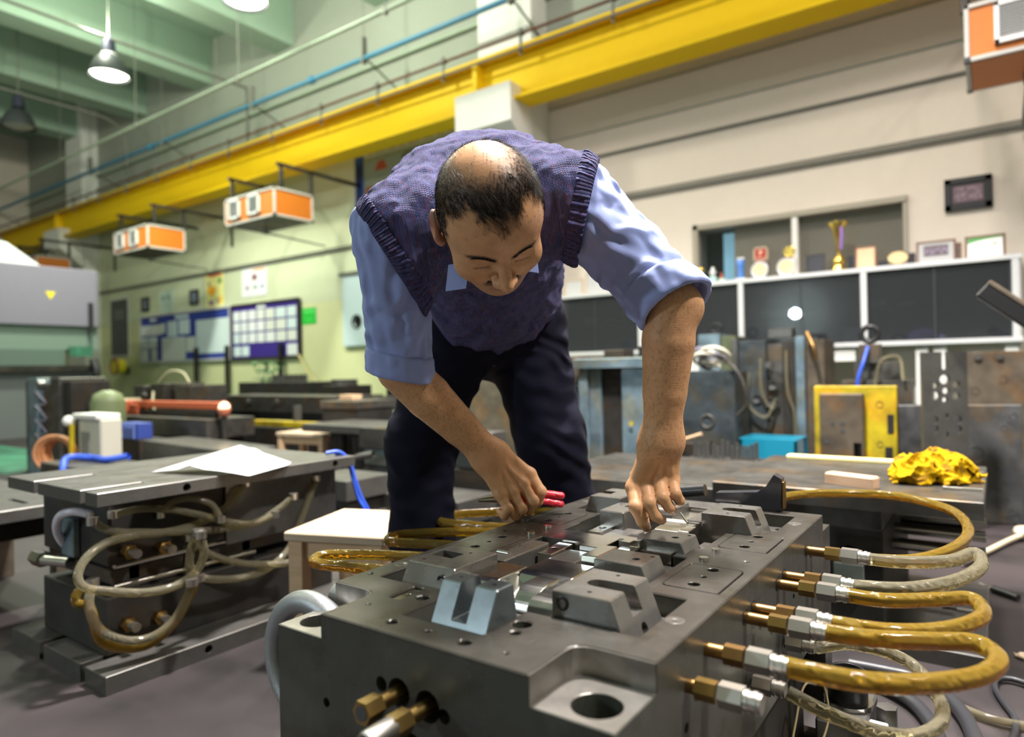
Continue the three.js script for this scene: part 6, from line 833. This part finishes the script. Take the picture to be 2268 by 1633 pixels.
{ const t = thing('drilled_plate', 'tall narrow steel plate pierced by two groups of round holes', 'plate', [-0.21, 0, -3.88], 0.42), w = 0.195; const hs = [[0, 0.735, 0.023], [-0.045, 0.705, 0.016], [0.005, 0.68, 0.016], [-0.042, 0.657, 0.021], [0.048, 0.71, 0.018], [0.048, 0.655, 0.018], [0, 0.637, 0.013], [-0.051, 0.54, 0.02], [0, 0.56, 0.014], [0.051, 0.54, 0.02], [-0.051, 0.495, 0.02], [0, 0.47, 0.014], [0.051, 0.495, 0.02]];
  const sh = ptsShape([[-w / 2, 0], [w / 2, 0], [w / 2, 0.868], [0.014, 0.868], [0.014, 0.79], [0.01, 0.782], [-0.008, 0.782], [-0.012, 0.79], [-0.012, 0.868], [-w / 2, 0.868]]); for (const [x, y, r] of hs) sh.holes.push(ptsShape(circlePts(x, y, r, 24).reverse(), THREE.Path)); mesh('plate', new THREE.ExtrudeGeometry(sh, { depth: 0.03, bevelEnabled: false }), M.plate, t); mesh('foot', span(-0.12, 0.12, 0, 0.02, -0.08, 0.1), M.oldDark, t); }
block('mold_block', 'broad grey steel plate with a dark bore behind the drilled plate', -0.46, 0.12, -4.12, 0.05, 0.6, { turn: 0.3, cat: 'plate', layers: [[1, 0, std({ color: lin(0.2, 0.2, 0.205), metalness: 0.5, roughness: 0.5, map: texOld })]], holes: [[0.42, 0.62, 0.011], [0.48, 0.62, 0.008], [0.93, 0.9, 0.016], [0.88, 0.9, 0.01], [0.86, 0.8, 0.013], [0.9, 0.85, 0.007], [0.64, 0.58, 0.038], [0.86, 0.2, 0.013], [0.93, 0.06, 0.018], [0.9, 0.12, 0.008], [0.88, 0.06, 0.01]] });
block('mold_block', 'rusty brown mould with a square hole behind the grey plate', -0.2, 0.6, -5.2, 0.4, 0.88, { along: 'z', layers: [[0.3, 0, M.oldBrown], [0.7, 0.02, M.old]], holes: [[0.12, 0.72, 0.02], [0.3, 0.8, 0.02]], bolts: [[0.14, 0.96, 0.02], [0.28, 0.96, 0.02]] });
{ const t = block('mold_block', 'dark mould with an eye bolt left of the drilled plate', -0.9, -0.42, -5.1, 0.3, 0.83, { layers: [[0.55, 0, M.oldBrown], [0.1, 0.02, darkBlue], [0.2, 0.03, M.old], [0.15, 0.1, M.old]], hoses: [[[0.5, 0.8, 0.02], [0.62, 1.02, 0.03], [0.8, 1.03, 0.0], [0.86, 0.85, 0.02]]] }); mesh('eye_post', span(-0.1, 0.03, 0.82, 0.95, -0.16, -0.05, 0.004), M.old, t); mesh('eye_bolt', [new THREE.TorusGeometry(0.052, 0.018, 12, 28).translate(-0.035, 1.02, -0.1)], M.blackMetal, t); mesh('blue_wire', tube([[-0.04, 0.93, -0.03], [-0.06, 0.83, 0.03], [-0.09, 0.72, 0.05], [-0.1, 0.6, 0.04]], 0.012, 20, 8), M.blueCable, t); }
block('mold_block', 'tall grey mould with clear hoses in front of the cabinet', -1.66, -1.0, -5.25, 0.45, 1.03, { along: 'x', layers: [[0.07, 0, M.plate], [0.32, 0.02, darkBlue], [0.18, 0.05, M.old], [0.15, 0.03, M.oldDark], [0.1, 0.0, M.oldBlue], [0.2, 0.03, M.oldBrown]], hoses: [[[0.2, 0.75, 0.03], [0.22, 0.5, 0.06], [0.4, 0.42, 0.06], [0.5, 0.55, 0.03]], [[0.34, 0.85, 0.03], [0.36, 0.6, 0.05], [0.42, 0.5, 0.04]], [[0.62, 0.9, 0.03], [0.64, 0.6, 0.05], [0.7, 0.45, 0.04], [0.7, 0.15, 0.03]], [[0.3, 0.25, 0.03], [0.5, 0.28, 0.05], [0.6, 0.22, 0.03]]], holes: [[0.46, 0.52, 0.04], [0.28, 0.55, 0.03], [0.46, 0.65, 0.03]], bolts: [[0.42, 0.8, 0.025], [0.45, 0.12, 0.03]] });
tag(mesh('copper_pipe', tube([[-1.1, 1.05, -5.2], [-1.05, 0.95, -5.15], [-1.03, 0.85, -5.15]], 0.016, 16, 8), M.brassDull), 'copper pipe bent over the top of the tall grey mould', 'pipe');
tag(mesh('white_block', span(-1.42, -1.25, 1.032, 1.1, -5.55, -5.4), M.plate), 'small pale block lying on the tall grey mould', 'block');
{ const t = block('mold_block', 'blue grey mould with a pile of hoses on its top', -1.86, -1.47, -4.7, 0.35, 0.79, { along: 'z', layers: [[0.3, 0, darkBlue], [0.7, 0.01, M.old]], holes: [[0.13, 0.9, 0.014], [0.85, 0.9, 0.014], [0.1, 0.55, 0.014], [0.85, 0.55, 0.014], [0.85, 0.2, 0.014], [0.12, 0.2, 0.014]] }); mesh('centre_ring', rx(new THREE.TorusGeometry(0.045, 0.009, 8, 24), 0).translate(0.0, 0.43, 0.002), M.old, t);
  const r = mulberry(31); for (let i = 0; i < 7; i++) { const cx = -0.06 + r() * 0.12, a = 0.06 + r() * 0.05; mesh('coiled_hose', rx(new THREE.TorusGeometry(a, 0.014, 8, 24, 4.8), PI / 2 - 0.9 * r()).translate(cx, 0.84 + r() * 0.06, -0.15 + r() * 0.1), i % 3 ? std({ color: lin(0.62, 0.58, 0.48), roughness: 0.45 }) : M.lightGrey, t); } mesh('hose_end', tube([[0.12, 0.86, -0.02], [0.2, 0.82, 0.04], [0.27, 0.7, 0.05], [0.28, 0.55, 0.03], [0.22, 0.48, 0.02]], 0.012, 24, 8), M.old, t); }
block('mold_block', 'pale steel mould with an eye bolt behind the hose pile', -1.98, -1.68, -5.4, 0.3, 1.08, { along: 'x', layers: [[0.6, 0, M.oldBlue], [0.4, 0.02, std({ color: lin(0.16, 0.19, 0.1), metalness: 0.3, roughness: 0.6, map: texOld })]], eye: [0.35, 0.04] });
{ const t = thing('floor_stand', 'low teal blue sheet metal stand on the floor', 'stand', [-1.27, 0, -4.75]); mesh('front_sheet', span(-0.19, 0.19, 0.1, 0.32, -0.006, 0, 0.002), std({ color: lin(0.005, 0.19, 0.3), roughness: 0.4 }), t); mesh('top_sheet', span(-0.19, 0.19, 0.314, 0.32, -0.3, -0.004, 0.001), std({ color: lin(0.005, 0.19, 0.3), roughness: 0.4 }), t); for (const x of [-0.18, 0.18]) for (const z of [-0.01, -0.29]) mesh('leg', span(x - 0.01, x + 0.01, 0, 0.31, z - 0.01, z + 0.01, 0.001), std({ color: lin(0.005, 0.19, 0.3), roughness: 0.4 }), t); }
{ const t = thing('pin_tray', 'steel plate set with rows of upright pins', 'tray', [-1.29, 0, -3.72]); mesh('tray', span(-0.2, 0.2, 0.26, 0.285, -0.28, 0.27, 0.003), M.plate, t); mesh('tray_base', span(-0.18, 0.18, 0.0, 0.26, -0.25, 0.25, 0.003), M.oldDark, t); const r = mulberry(12); for (let i = 0; i < 7; i++) for (let j = 0; j < 3; j++) { if (r() < 0.18) continue; const h = 0.07 + r() * 0.04; mesh('pin', tr(cyl(0.0115, 0.0115, h, 12), -0.16 + i * 0.055, 0.285 + h / 2, -0.24 + j * 0.09), M.plate, t); } }
{ const t = block('mold_block', 'light blue painted mould with a dark slot behind the forearm', -2.05, -1.6, -3.55, 0.4, 0.88, { along: 'x', layers: [[0.14, 0, M.oldBlue], [0.18, 0.02, M.oldBlue], [0.3, 0.04, M.oldDark], [0.38, 0.015, M.oldBlue]] }); mesh('top_flange', span(-0.24, 0.24, 0.82, 0.88, -0.43, 0.03, 0.004), M.oldBlue, t); mesh('top_cap', [span(-0.1, 0.03, 0.88, 0.93, -0.25, -0.1, 0.004)], M.oldDark, t); mesh('top_bolt', tr(cyl(0.02, 0.02, 0.07, 14), 0.15, 0.91, -0.1), M.blackMetal, t); mesh('yellow_mark', rx(cyl(0.014, 0.014, 0.002, 14), PI / 2).translate(0.12, 0.5, 0.0), yel, t); mesh('foot', span(-0.2, 0.2, 0, 0.06, -0.4, 0.02), M.old, t); }
block('mold_block', 'rusty stepped mould between the trouser leg and the blue mould', -2.22, -2.07, -3.6, 0.4, 0.9, { layers: [[0.3, 0, M.oldBrown], [0.15, 0.02, M.old], [0.15, 0.0, M.oldBrown], [0.1, 0.025, M.oldBrown], [0.1, 0.0, M.old], [0.2, 0.02, M.oldBrown]] });
{ const t = block('mold_block', 'brown mould with a yellow top edge seen between the legs', -2.36, -1.97, -2.85, 0.3, 0.92, { along: 'z', layers: [[1, 0, std({ color: lin(0.26, 0.22, 0.15), metalness: 0.35, roughness: 0.6, map: texOld })]], holes: [[0.22, 0.9, 0.014], [0.6, 0.93, 0.012]] }); mesh('yellow_edge', span(-0.2, 0.2, 0.9, 0.945, -0.31, 0.004, 0.003), yel, t); }
block('mold_block', 'low steel bar with two dark holes right of the trouser leg', -1.95, -1.52, -2.75, 0.16, 0.3, { turn: 0.1, cat: 'bar', layers: [[0.55, 0.02, M.oldDark], [0.45, 0, M.plate]], holes: [[0.72, 0.8, 0.022], [0.84, 0.8, 0.022]] });
block('mold_block', 'long flat steel block low behind both legs', -2.75, -1.95, -2.3, 0.28, 0.24, { cat: 'block', layers: [[0.5, 0.03, M.oldDark], [0.5, 0, M.plate]], holes: [[0.3, 0.75, 0.012], [0.55, 0.75, 0.02], [0.62, 0.75, 0.01], [0.8, 0.75, 0.012]] });
block('mold_block', 'steel clamp with a bright top bar between the legs', -2.3, -2.0, -2.62, 0.12, 0.52, { cat: 'clamp', layers: [[0.62, 0.02, M.oldDark], [0.2, 0.035, M.bore], [0.18, 0, M.plate]] });
block('mold_block', 'wide dark plate stack behind the far end of the mould', -1.55, -0.78, -2.3, 0.75, 0.4, { layers: [[0.5, 0.05, M.oldDark], [0.3, 0.02, M.oldDark], [0.2, 0, M.old]] });
tag(mesh('wood_stick', rodBetween([-1.72, 0.46, -4.4], [-1.6, 0.5, -4.4], 0.011, 8), M.wood), 'thin wooden stick leaning in front of the blue grey mould', 'stick'); { const s = scene.children[scene.children.length - 1]; s.geometry.translate(0, -0.46, 0); s.position.y = 0.33; const b = block('mold_block', 'dark low block that carries the wooden stick', -1.76, -1.56, -4.3, 0.2, 0.32, { layers: [[1, 0, M.oldDark]] }); void b; }
{ const t = thing('hinged_arm', 'dark steel arm slanting in from the right edge', 'arm'); mesh('arm', [tr(rz(box(0.62, 0.075, 0.1, 0, 0, 0, 0.006), -0.72), 0.19, 0.94, -3.75)], M.blackMetal, t); mesh('post', span(0.36, 0.44, 0, 0.8, -3.8, -3.7), M.oldDark, t); mesh('edge_plate', tr(rz(box(0.62, 0.02, 0.11, 0, 0.04, 0, 0.004), -0.72), 0.19, 0.94, -3.75), M.oldBrown, t); }
// left side
{ const t = block('mold_block', 'upright mould at the left edge hung with curled wires', -7.0, -6.1, -2.35, 0.36, 0.83, { along: 'x', layers: [[0.12, 0.02, M.old], [0.22, 0, M.oldBlue], [0.3, 0.05, M.oldBrown], [0.2, 0.0, M.old], [0.16, 0.03, M.oldDark]], bolts: [[0.5, 0.93, 0.04]] }); const r = mulberry(3); for (let i = 0; i < 5; i++) mesh('wire', tube([[-0.12, 0.68 - i * 0.12, 0.01], [-0.02, 0.72 - i * 0.12, 0.06], [0.1, 0.66 - i * 0.12, 0.05], [0.12, 0.6 - i * 0.12 + r() * 0.03, 0.03], [-0.05, 0.6 - i * 0.12, 0.05]], 0.008, 24, 6), M.lightGrey, t); }
tag(mesh('gas_cylinder', tr(lathe([[0, 0], [0.13, 0], [0.13, 0.62], [0.1, 0.69], [0.04, 0.72], [0, 0.72]], 28), -5.92, 0, -2.58), std({ color: lin(0.17, 0.21, 0.1), roughness: 0.5 })), 'olive green gas cylinder among the left moulds', 'cylinder');
tag(mesh('cream_drum', tr(lathe([[0, 0], [0.19, 0], [0.19, 0.6], [0.17, 0.63], [0, 0.63]], 28), -6.55, 0, -2.95), std({ color: lin(0.42, 0.38, 0.25), roughness: 0.6, map: texOld })), 'cream drum left of the olive cylinder', 'drum');
block('mold_block', 'grey mould with vertical ribs behind the orange bar', -6.95, -5.9, -3.25, 0.4, 0.76, { along: 'x', layers: [[0.2, 0.02, M.old], [0.15, 0.05, M.oldDark], [0.25, 0, M.old], [0.15, 0.06, M.oldDark], [0.25, 0.02, M.old]], hoses: [[[0.5, 0.9, 0.05], [0.6, 0.7, 0.1], [0.72, 0.6, 0.05]], [[0.3, 1.0, -0.1], [0.5, 1.14, -0.1], [0.75, 1.12, -0.1], [0.85, 1.0, -0.1]]], hoseM: std({ color: lin(0.5, 0.46, 0.3), roughness: 0.5 }) });
block('mold_block', 'low dark mould under the orange bar', -6.35, -4.75, -2.75, 0.4, 0.5, { layers: [[0.5, 0.03, M.oldDark], [0.2, 0.06, M.oldDark], [0.3, 0, M.old]], hoses: [[[0.1, 0.85, 0.02], [0.12, 1.05, 0.1], [0.2, 1.0, 0.12], [0.2, 0.75, 0.08], [0.12, 0.72, 0.06]]], hoseM: std({ color: lin(0.66, 0.62, 0.5), roughness: 0.4 }) });
{ const t = thing('clamp_bar', 'long orange clamping bar with a white end lying on a mould', 'bar', [-6.35, 0.502, -2.9]); const om = std({ color: lin(0.55, 0.12, 0.05), roughness: 0.45, map: texWall }); mesh('bar', span(0.25, 1.55, 0.06, 0.12, -0.03, 0.03, 0.008), om, t); mesh('rail', span(0.3, 1.5, 0.0, 0.045, -0.03, 0.03, 0.004), M.oldDark, t); mesh('clamp', span(0.0, 0.14, 0, 0.12, -0.06, 0.06, 0.006), om, t); mesh('clamp', span(0.2, 0.34, 0, 0.09, -0.05, 0.05, 0.006), om, t); mesh('white_cap', span(-0.04, 0.06, 0.03, 0.13, 0.0, 0.075, 0.01), M.white, t); mesh('end_grip', tr(rz(lathe([[0, 0], [0.03, 0], [0.04, 0.06], [0.025, 0.12], [0, 0.12]], 16), -PI / 2), 1.52, 0.09, 0), om, t); mesh('knob', new THREE.SphereGeometry(0.03, 14, 10).translate(0.42, 0.16, 0.02), M.oldDark, t); }
{ const t = thing('bar_glare', 'glowing ball added for the bright glare at the right end of the orange bar', 'lamp', [-4.68, 0, -2.85]); mesh('housing', tr(lathe([[0, 0], [0.035, 0], [0.05, 0.05], [0.045, 0.06], [0.03, 0.01], [0, 0.01]], 18), 0, 0.52, 0), std({ color: lin(0.6, 0.2, 0.12), roughness: 0.4 }), t); mesh('stand', rodBetween([0, 0, 0], [0, 0.52, 0], 0.02, 12), M.oldDark, t); mesh('glare_ball', new THREE.SphereGeometry(0.04, 16, 12).translate(0, 0.585, 0), std({ color: lin(1, 0.9, 0.7), emissive: lin(1, 0.75, 0.42), emissiveIntensity: 3 }), t); const l = new THREE.PointLight(lin(1, 0.75, 0.42), 0.25, 0, 2); l.name = 'glare_light'; l.position.set(0, 0.585, 0); l.castShadow = true; t.add(l); }  // glowing ball and point light imitate a glare on the bar end
{ const t = thing('control_box', 'off-white control box with a yellow post in front of the cylinder', 'box', [-5.1, 0, -2.1]); mesh('body', span(-0.17, 0.17, 0.2, 0.54, -0.14, 0.0, 0.01), std({ color: lin(0.5, 0.48, 0.4), roughness: 0.5 }), t); mesh('stand', span(-0.12, 0.12, 0, 0.2, -0.12, -0.02), M.oldDark, t); mesh('yellow_post', rodBetween([-0.22, 0.2, 0.03], [-0.2, 0.5, 0.03], 0.018, 10), yel, t); mesh('lid', span(-0.22, 0.15, 0.54, 0.575, -0.14, 0.02, 0.006), M.white, t); mesh('lamp_cap', [new THREE.SphereGeometry(0.04, 14, 10).translate(-0.25, 0.52, 0.03), new THREE.SphereGeometry(0.045, 14, 10).translate(-0.2, 0.2, 0.05)], M.white, t); mesh('dark_front', span(-0.12, 0.0, 0.22, 0.45, 0.0, 0.006, 0.001), M.grey, t); mesh('post_foot', rodBetween([-0.22, 0, 0.03], [-0.22, 0.2, 0.03], 0.012, 8), M.oldDark, t); }
{ const t = thing('cable_coil', 'coil of orange cable left of the control box', 'cable', [-5.55, 0.3, -2.1]); for (let i = 0; i < 6; i++) mesh('turn', ry(new THREE.TorusGeometry(0.1 + (i % 3) * 0.012, 0.012, 8, 28), 0.5 + i * 0.06).translate(0.01 * i, -0.02 + 0.008 * (i % 2), 0.015 * i), std({ color: lin(0.55, 0.24, 0.1), roughness: 0.5 }), t); mesh('peg', span(-0.03, 0.03, -0.3, 0.02, -0.08, -0.03), M.oldDark, t); }
{ const t = thing('ribbed_box', 'small blue ribbed box on a dark block', 'box', [-5.32, 0, -2.45]); mesh('block', span(-0.18, 0.18, 0, 0.36, -0.2, 0, 0.004), M.oldDark, t); mesh('case', span(-0.14, 0.14, 0.36, 0.48, -0.12, -0.01, 0.004), std({ color: lin(0.03, 0.06, 0.3), roughness: 0.5 }), t); for (let i = 0; i < 4; i++) mesh('rib', span(-0.12 + i * 0.065, -0.09 + i * 0.065, 0.365, 0.475, -0.012, 0.006, 0.001), std({ color: lin(0.12, 0.18, 0.5), roughness: 0.5 }), t); }
{ const t = block('mold_block', 'broad smooth steel plate just behind the left mould', -5.0, -3.75, -2.35, 0.33, 0.37, { turn: -0.1, cat: 'plate', layers: [[0.6, 0.08, M.oldDark], [0.4, 0, M.plate]], holes: [[0.1, 0.8, 0.012], [0.5, 0.8, 0.012]] }); void t; }
block('mold_block', 'low dark block below the blue strap', -5.1, -4.45, -1.8, 0.35, 0.28, { cat: 'block', layers: [[0.6, 0.02, M.oldDark], [0.4, 0, M.old]] });
tag(mesh('blue_strap', tube([[-4.62, 0.05, -1.77], [-4.72, 0.26, -1.79], [-4.9, 0.31, -1.9], [-4.82, 0.3, -2.0], [-4.62, 0.3, -2.0], [-4.5, 0.32, -2.08]], 0.022, 40, 8), M.blueCable), 'blue strap draped over the low dark block', 'strap');
block('mold_block', 'long low mould with a paler top edge below the notice boards', -6.6, -4.75, -3.95, 0.45, 0.62, { layers: [[0.25, 0.0, M.oldDark], [0.12, 0.05, M.oldBrown], [0.25, 0.0, M.oldDark], [0.12, 0.08, M.bore], [0.26, 0, M.old]], bolts: [[0.3, 0.9, 0.03], [0.55, 0.9, 0.03]] });
block('mold_block', 'dark mould with a row of pins before the purple board', -7.3, -5.75, -4.6, 0.4, 0.74, { layers: [[0.6, 0, M.oldDark], [0.4, 0.02, M.oldDark]], pins: [0.3, 0.36, 0.42, 0.48, 0.54, 0.6, 0.66].map((x) => [x, 0.08, 0.03]) });
block('mold_block', 'dark mould carrying a round flange right of the pin row', -5.73, -5.3, -4.55, 0.4, 0.7, { layers: [[0.4, 0, M.old], [0.6, 0.03, M.oldDark]], pins: [[0.4, 0.06, 0.14]] });
block('mold_block', 'green grey mould at the right end of the left group', -5.28, -4.8, -4.5, 0.4, 0.6, { along: 'x', layers: [[0.3, 0, M.old], [0.35, 0.02, std({ color: lin(0.14, 0.16, 0.1), roughness: 0.6, map: texOld })], [0.35, 0.01, M.old]] });
{ const t = block('mold_block', 'dark block carrying a yellow flat bar', -5.4, -4.3, -3.45, 0.25, 0.38, { cat: 'block', layers: [[1, 0, M.oldDark]] }); mesh('pillar', tr(cyl(0.035, 0.035, 0.18, 16), 0.1, 0.47, -0.1), M.plate, t); }
tag(mesh('yellow_bar', span(-5.3, -4.5, 0.382, 0.43, -3.56, -3.48, 0.004), yel), 'yellow flat bar lying across a dark block', 'bar');
for (const [x0, x1, z, l] of [[-5.25, -4.95, -3.66, 'short steel bar left of the pillar on the dark block'], [-4.7, -4.42, -3.66, 'short steel bar right of the pillar on the dark block']]) tag(mesh('steel_bar', span(x0, x1, 0.382, 0.42, z - 0.04, z + 0.04, 0.003), M.plate), l, 'bar');
block('mold_block', 'grey slatted mould low in front of the dark block with the clamp', -4.28, -3.95, -3.72, 0.35, 0.5, { layers: [[0.4, 0, M.oldDark], [0.2, 0.03, M.bore], [0.15, 0, M.oldBlue], [0.1, 0.03, M.bore], [0.15, 0, M.oldBlue]] });
{ const t = block('mold_block', 'dark square block with wood scraps left of the blue sleeve', -4.12, -3.72, -3.3, 0.35, 0.62, { cat: 'block', layers: [[0.9, 0, M.oldDark], [0.1, -0.01, M.old]] }); mesh('wood_scrap', [span(-0.12, 0.02, 0.622, 0.66, -0.2, -0.1)], M.wood, t); }
block('mold_block', 'dark topped machine part behind the square block', -5.25, -4.75, -4.95, 0.35, 0.95, { layers: [[0.6, 0, M.oldDark], [0.3, 0.05, M.oldDark], [0.1, -0.05, M.blackMetal]], eye: [0.7, 0.05] });
{ const t = thing('press_frame', 'grey press frame with round castings behind the blue sleeve', 'machine', [-3.82, 0, -4.15]); mesh('column', span(-0.08, 0.06, 0, 1.18, -0.12, 0.0, 0.005), M.oldBlue, t); mesh('casting', [rx(cyl(0.17, 0.17, 0.1, 28), PI / 2).translate(0.18, 0.85, -0.06), rx(cyl(0.12, 0.12, 0.12, 28), PI / 2).translate(0.2, 0.62, -0.06)], M.old, t); mesh('hub', [rx(cyl(0.05, 0.05, 0.14, 20), PI / 2).translate(0.18, 0.85, -0.06), rx(cyl(0.04, 0.04, 0.16, 20), PI / 2).translate(0.2, 0.62, -0.06)], M.bore, t); mesh('table', span(-0.1, 0.4, 0.0, 0.5, -0.3, 0.02, 0.005), M.old, t); }
{ const t = thing('roller_table', 'dark table of upright rollers beside the small stool', 'table', [-3.45, 0, -2.95]); mesh('top', span(-0.32, 0.26, 0.44, 0.49, -0.35, 0.1, 0.004), M.plate, t); for (let i = 0; i < 5; i++) mesh('roller', tr(cyl(0.045, 0.045, 0.42, 16), -0.2 + i * 0.1, 0.23, -0.1 + (i % 2) * 0.05), M.oldDark, t); mesh('base', span(-0.3, 0.25, 0, 0.03, -0.3, 0.08), M.oldDark, t); }
{ const t = block('mold_block', 'pale grey mould with shelves left of the trouser leg', -3.1, -2.6, -2.75, 0.5, 0.5, { layers: [[0.45, 0, M.plate], [0.1, 0.04, M.bore], [0.2, 0.02, M.oldBlue], [0.25, 0, M.old]] }); mesh('bent_pipe', tube([[-0.35, 0.1, 0.1], [-0.28, 0.25, 0.12], [-0.15, 0.33, 0.12], [-0.02, 0.36, 0.1]], 0.02, 20, 8), M.plate, t); }
block('mold_block', 'open steel casting low left of the trouser leg', -2.75, -2.4, -2.05, 0.3, 0.33, { cat: 'casting', layers: [[0.5, 0, M.plate], [0.2, 0.03, M.oldDark], [0.3, 0.01, M.plate]], holes: [[0.4, 0.4, 0.05], [0.7, 0.55, 0.02]] });
scene.traverse((o) => { if (o.isMesh) o.castShadow = o.receiveShadow = true; });
renderer.render(scene, camera);
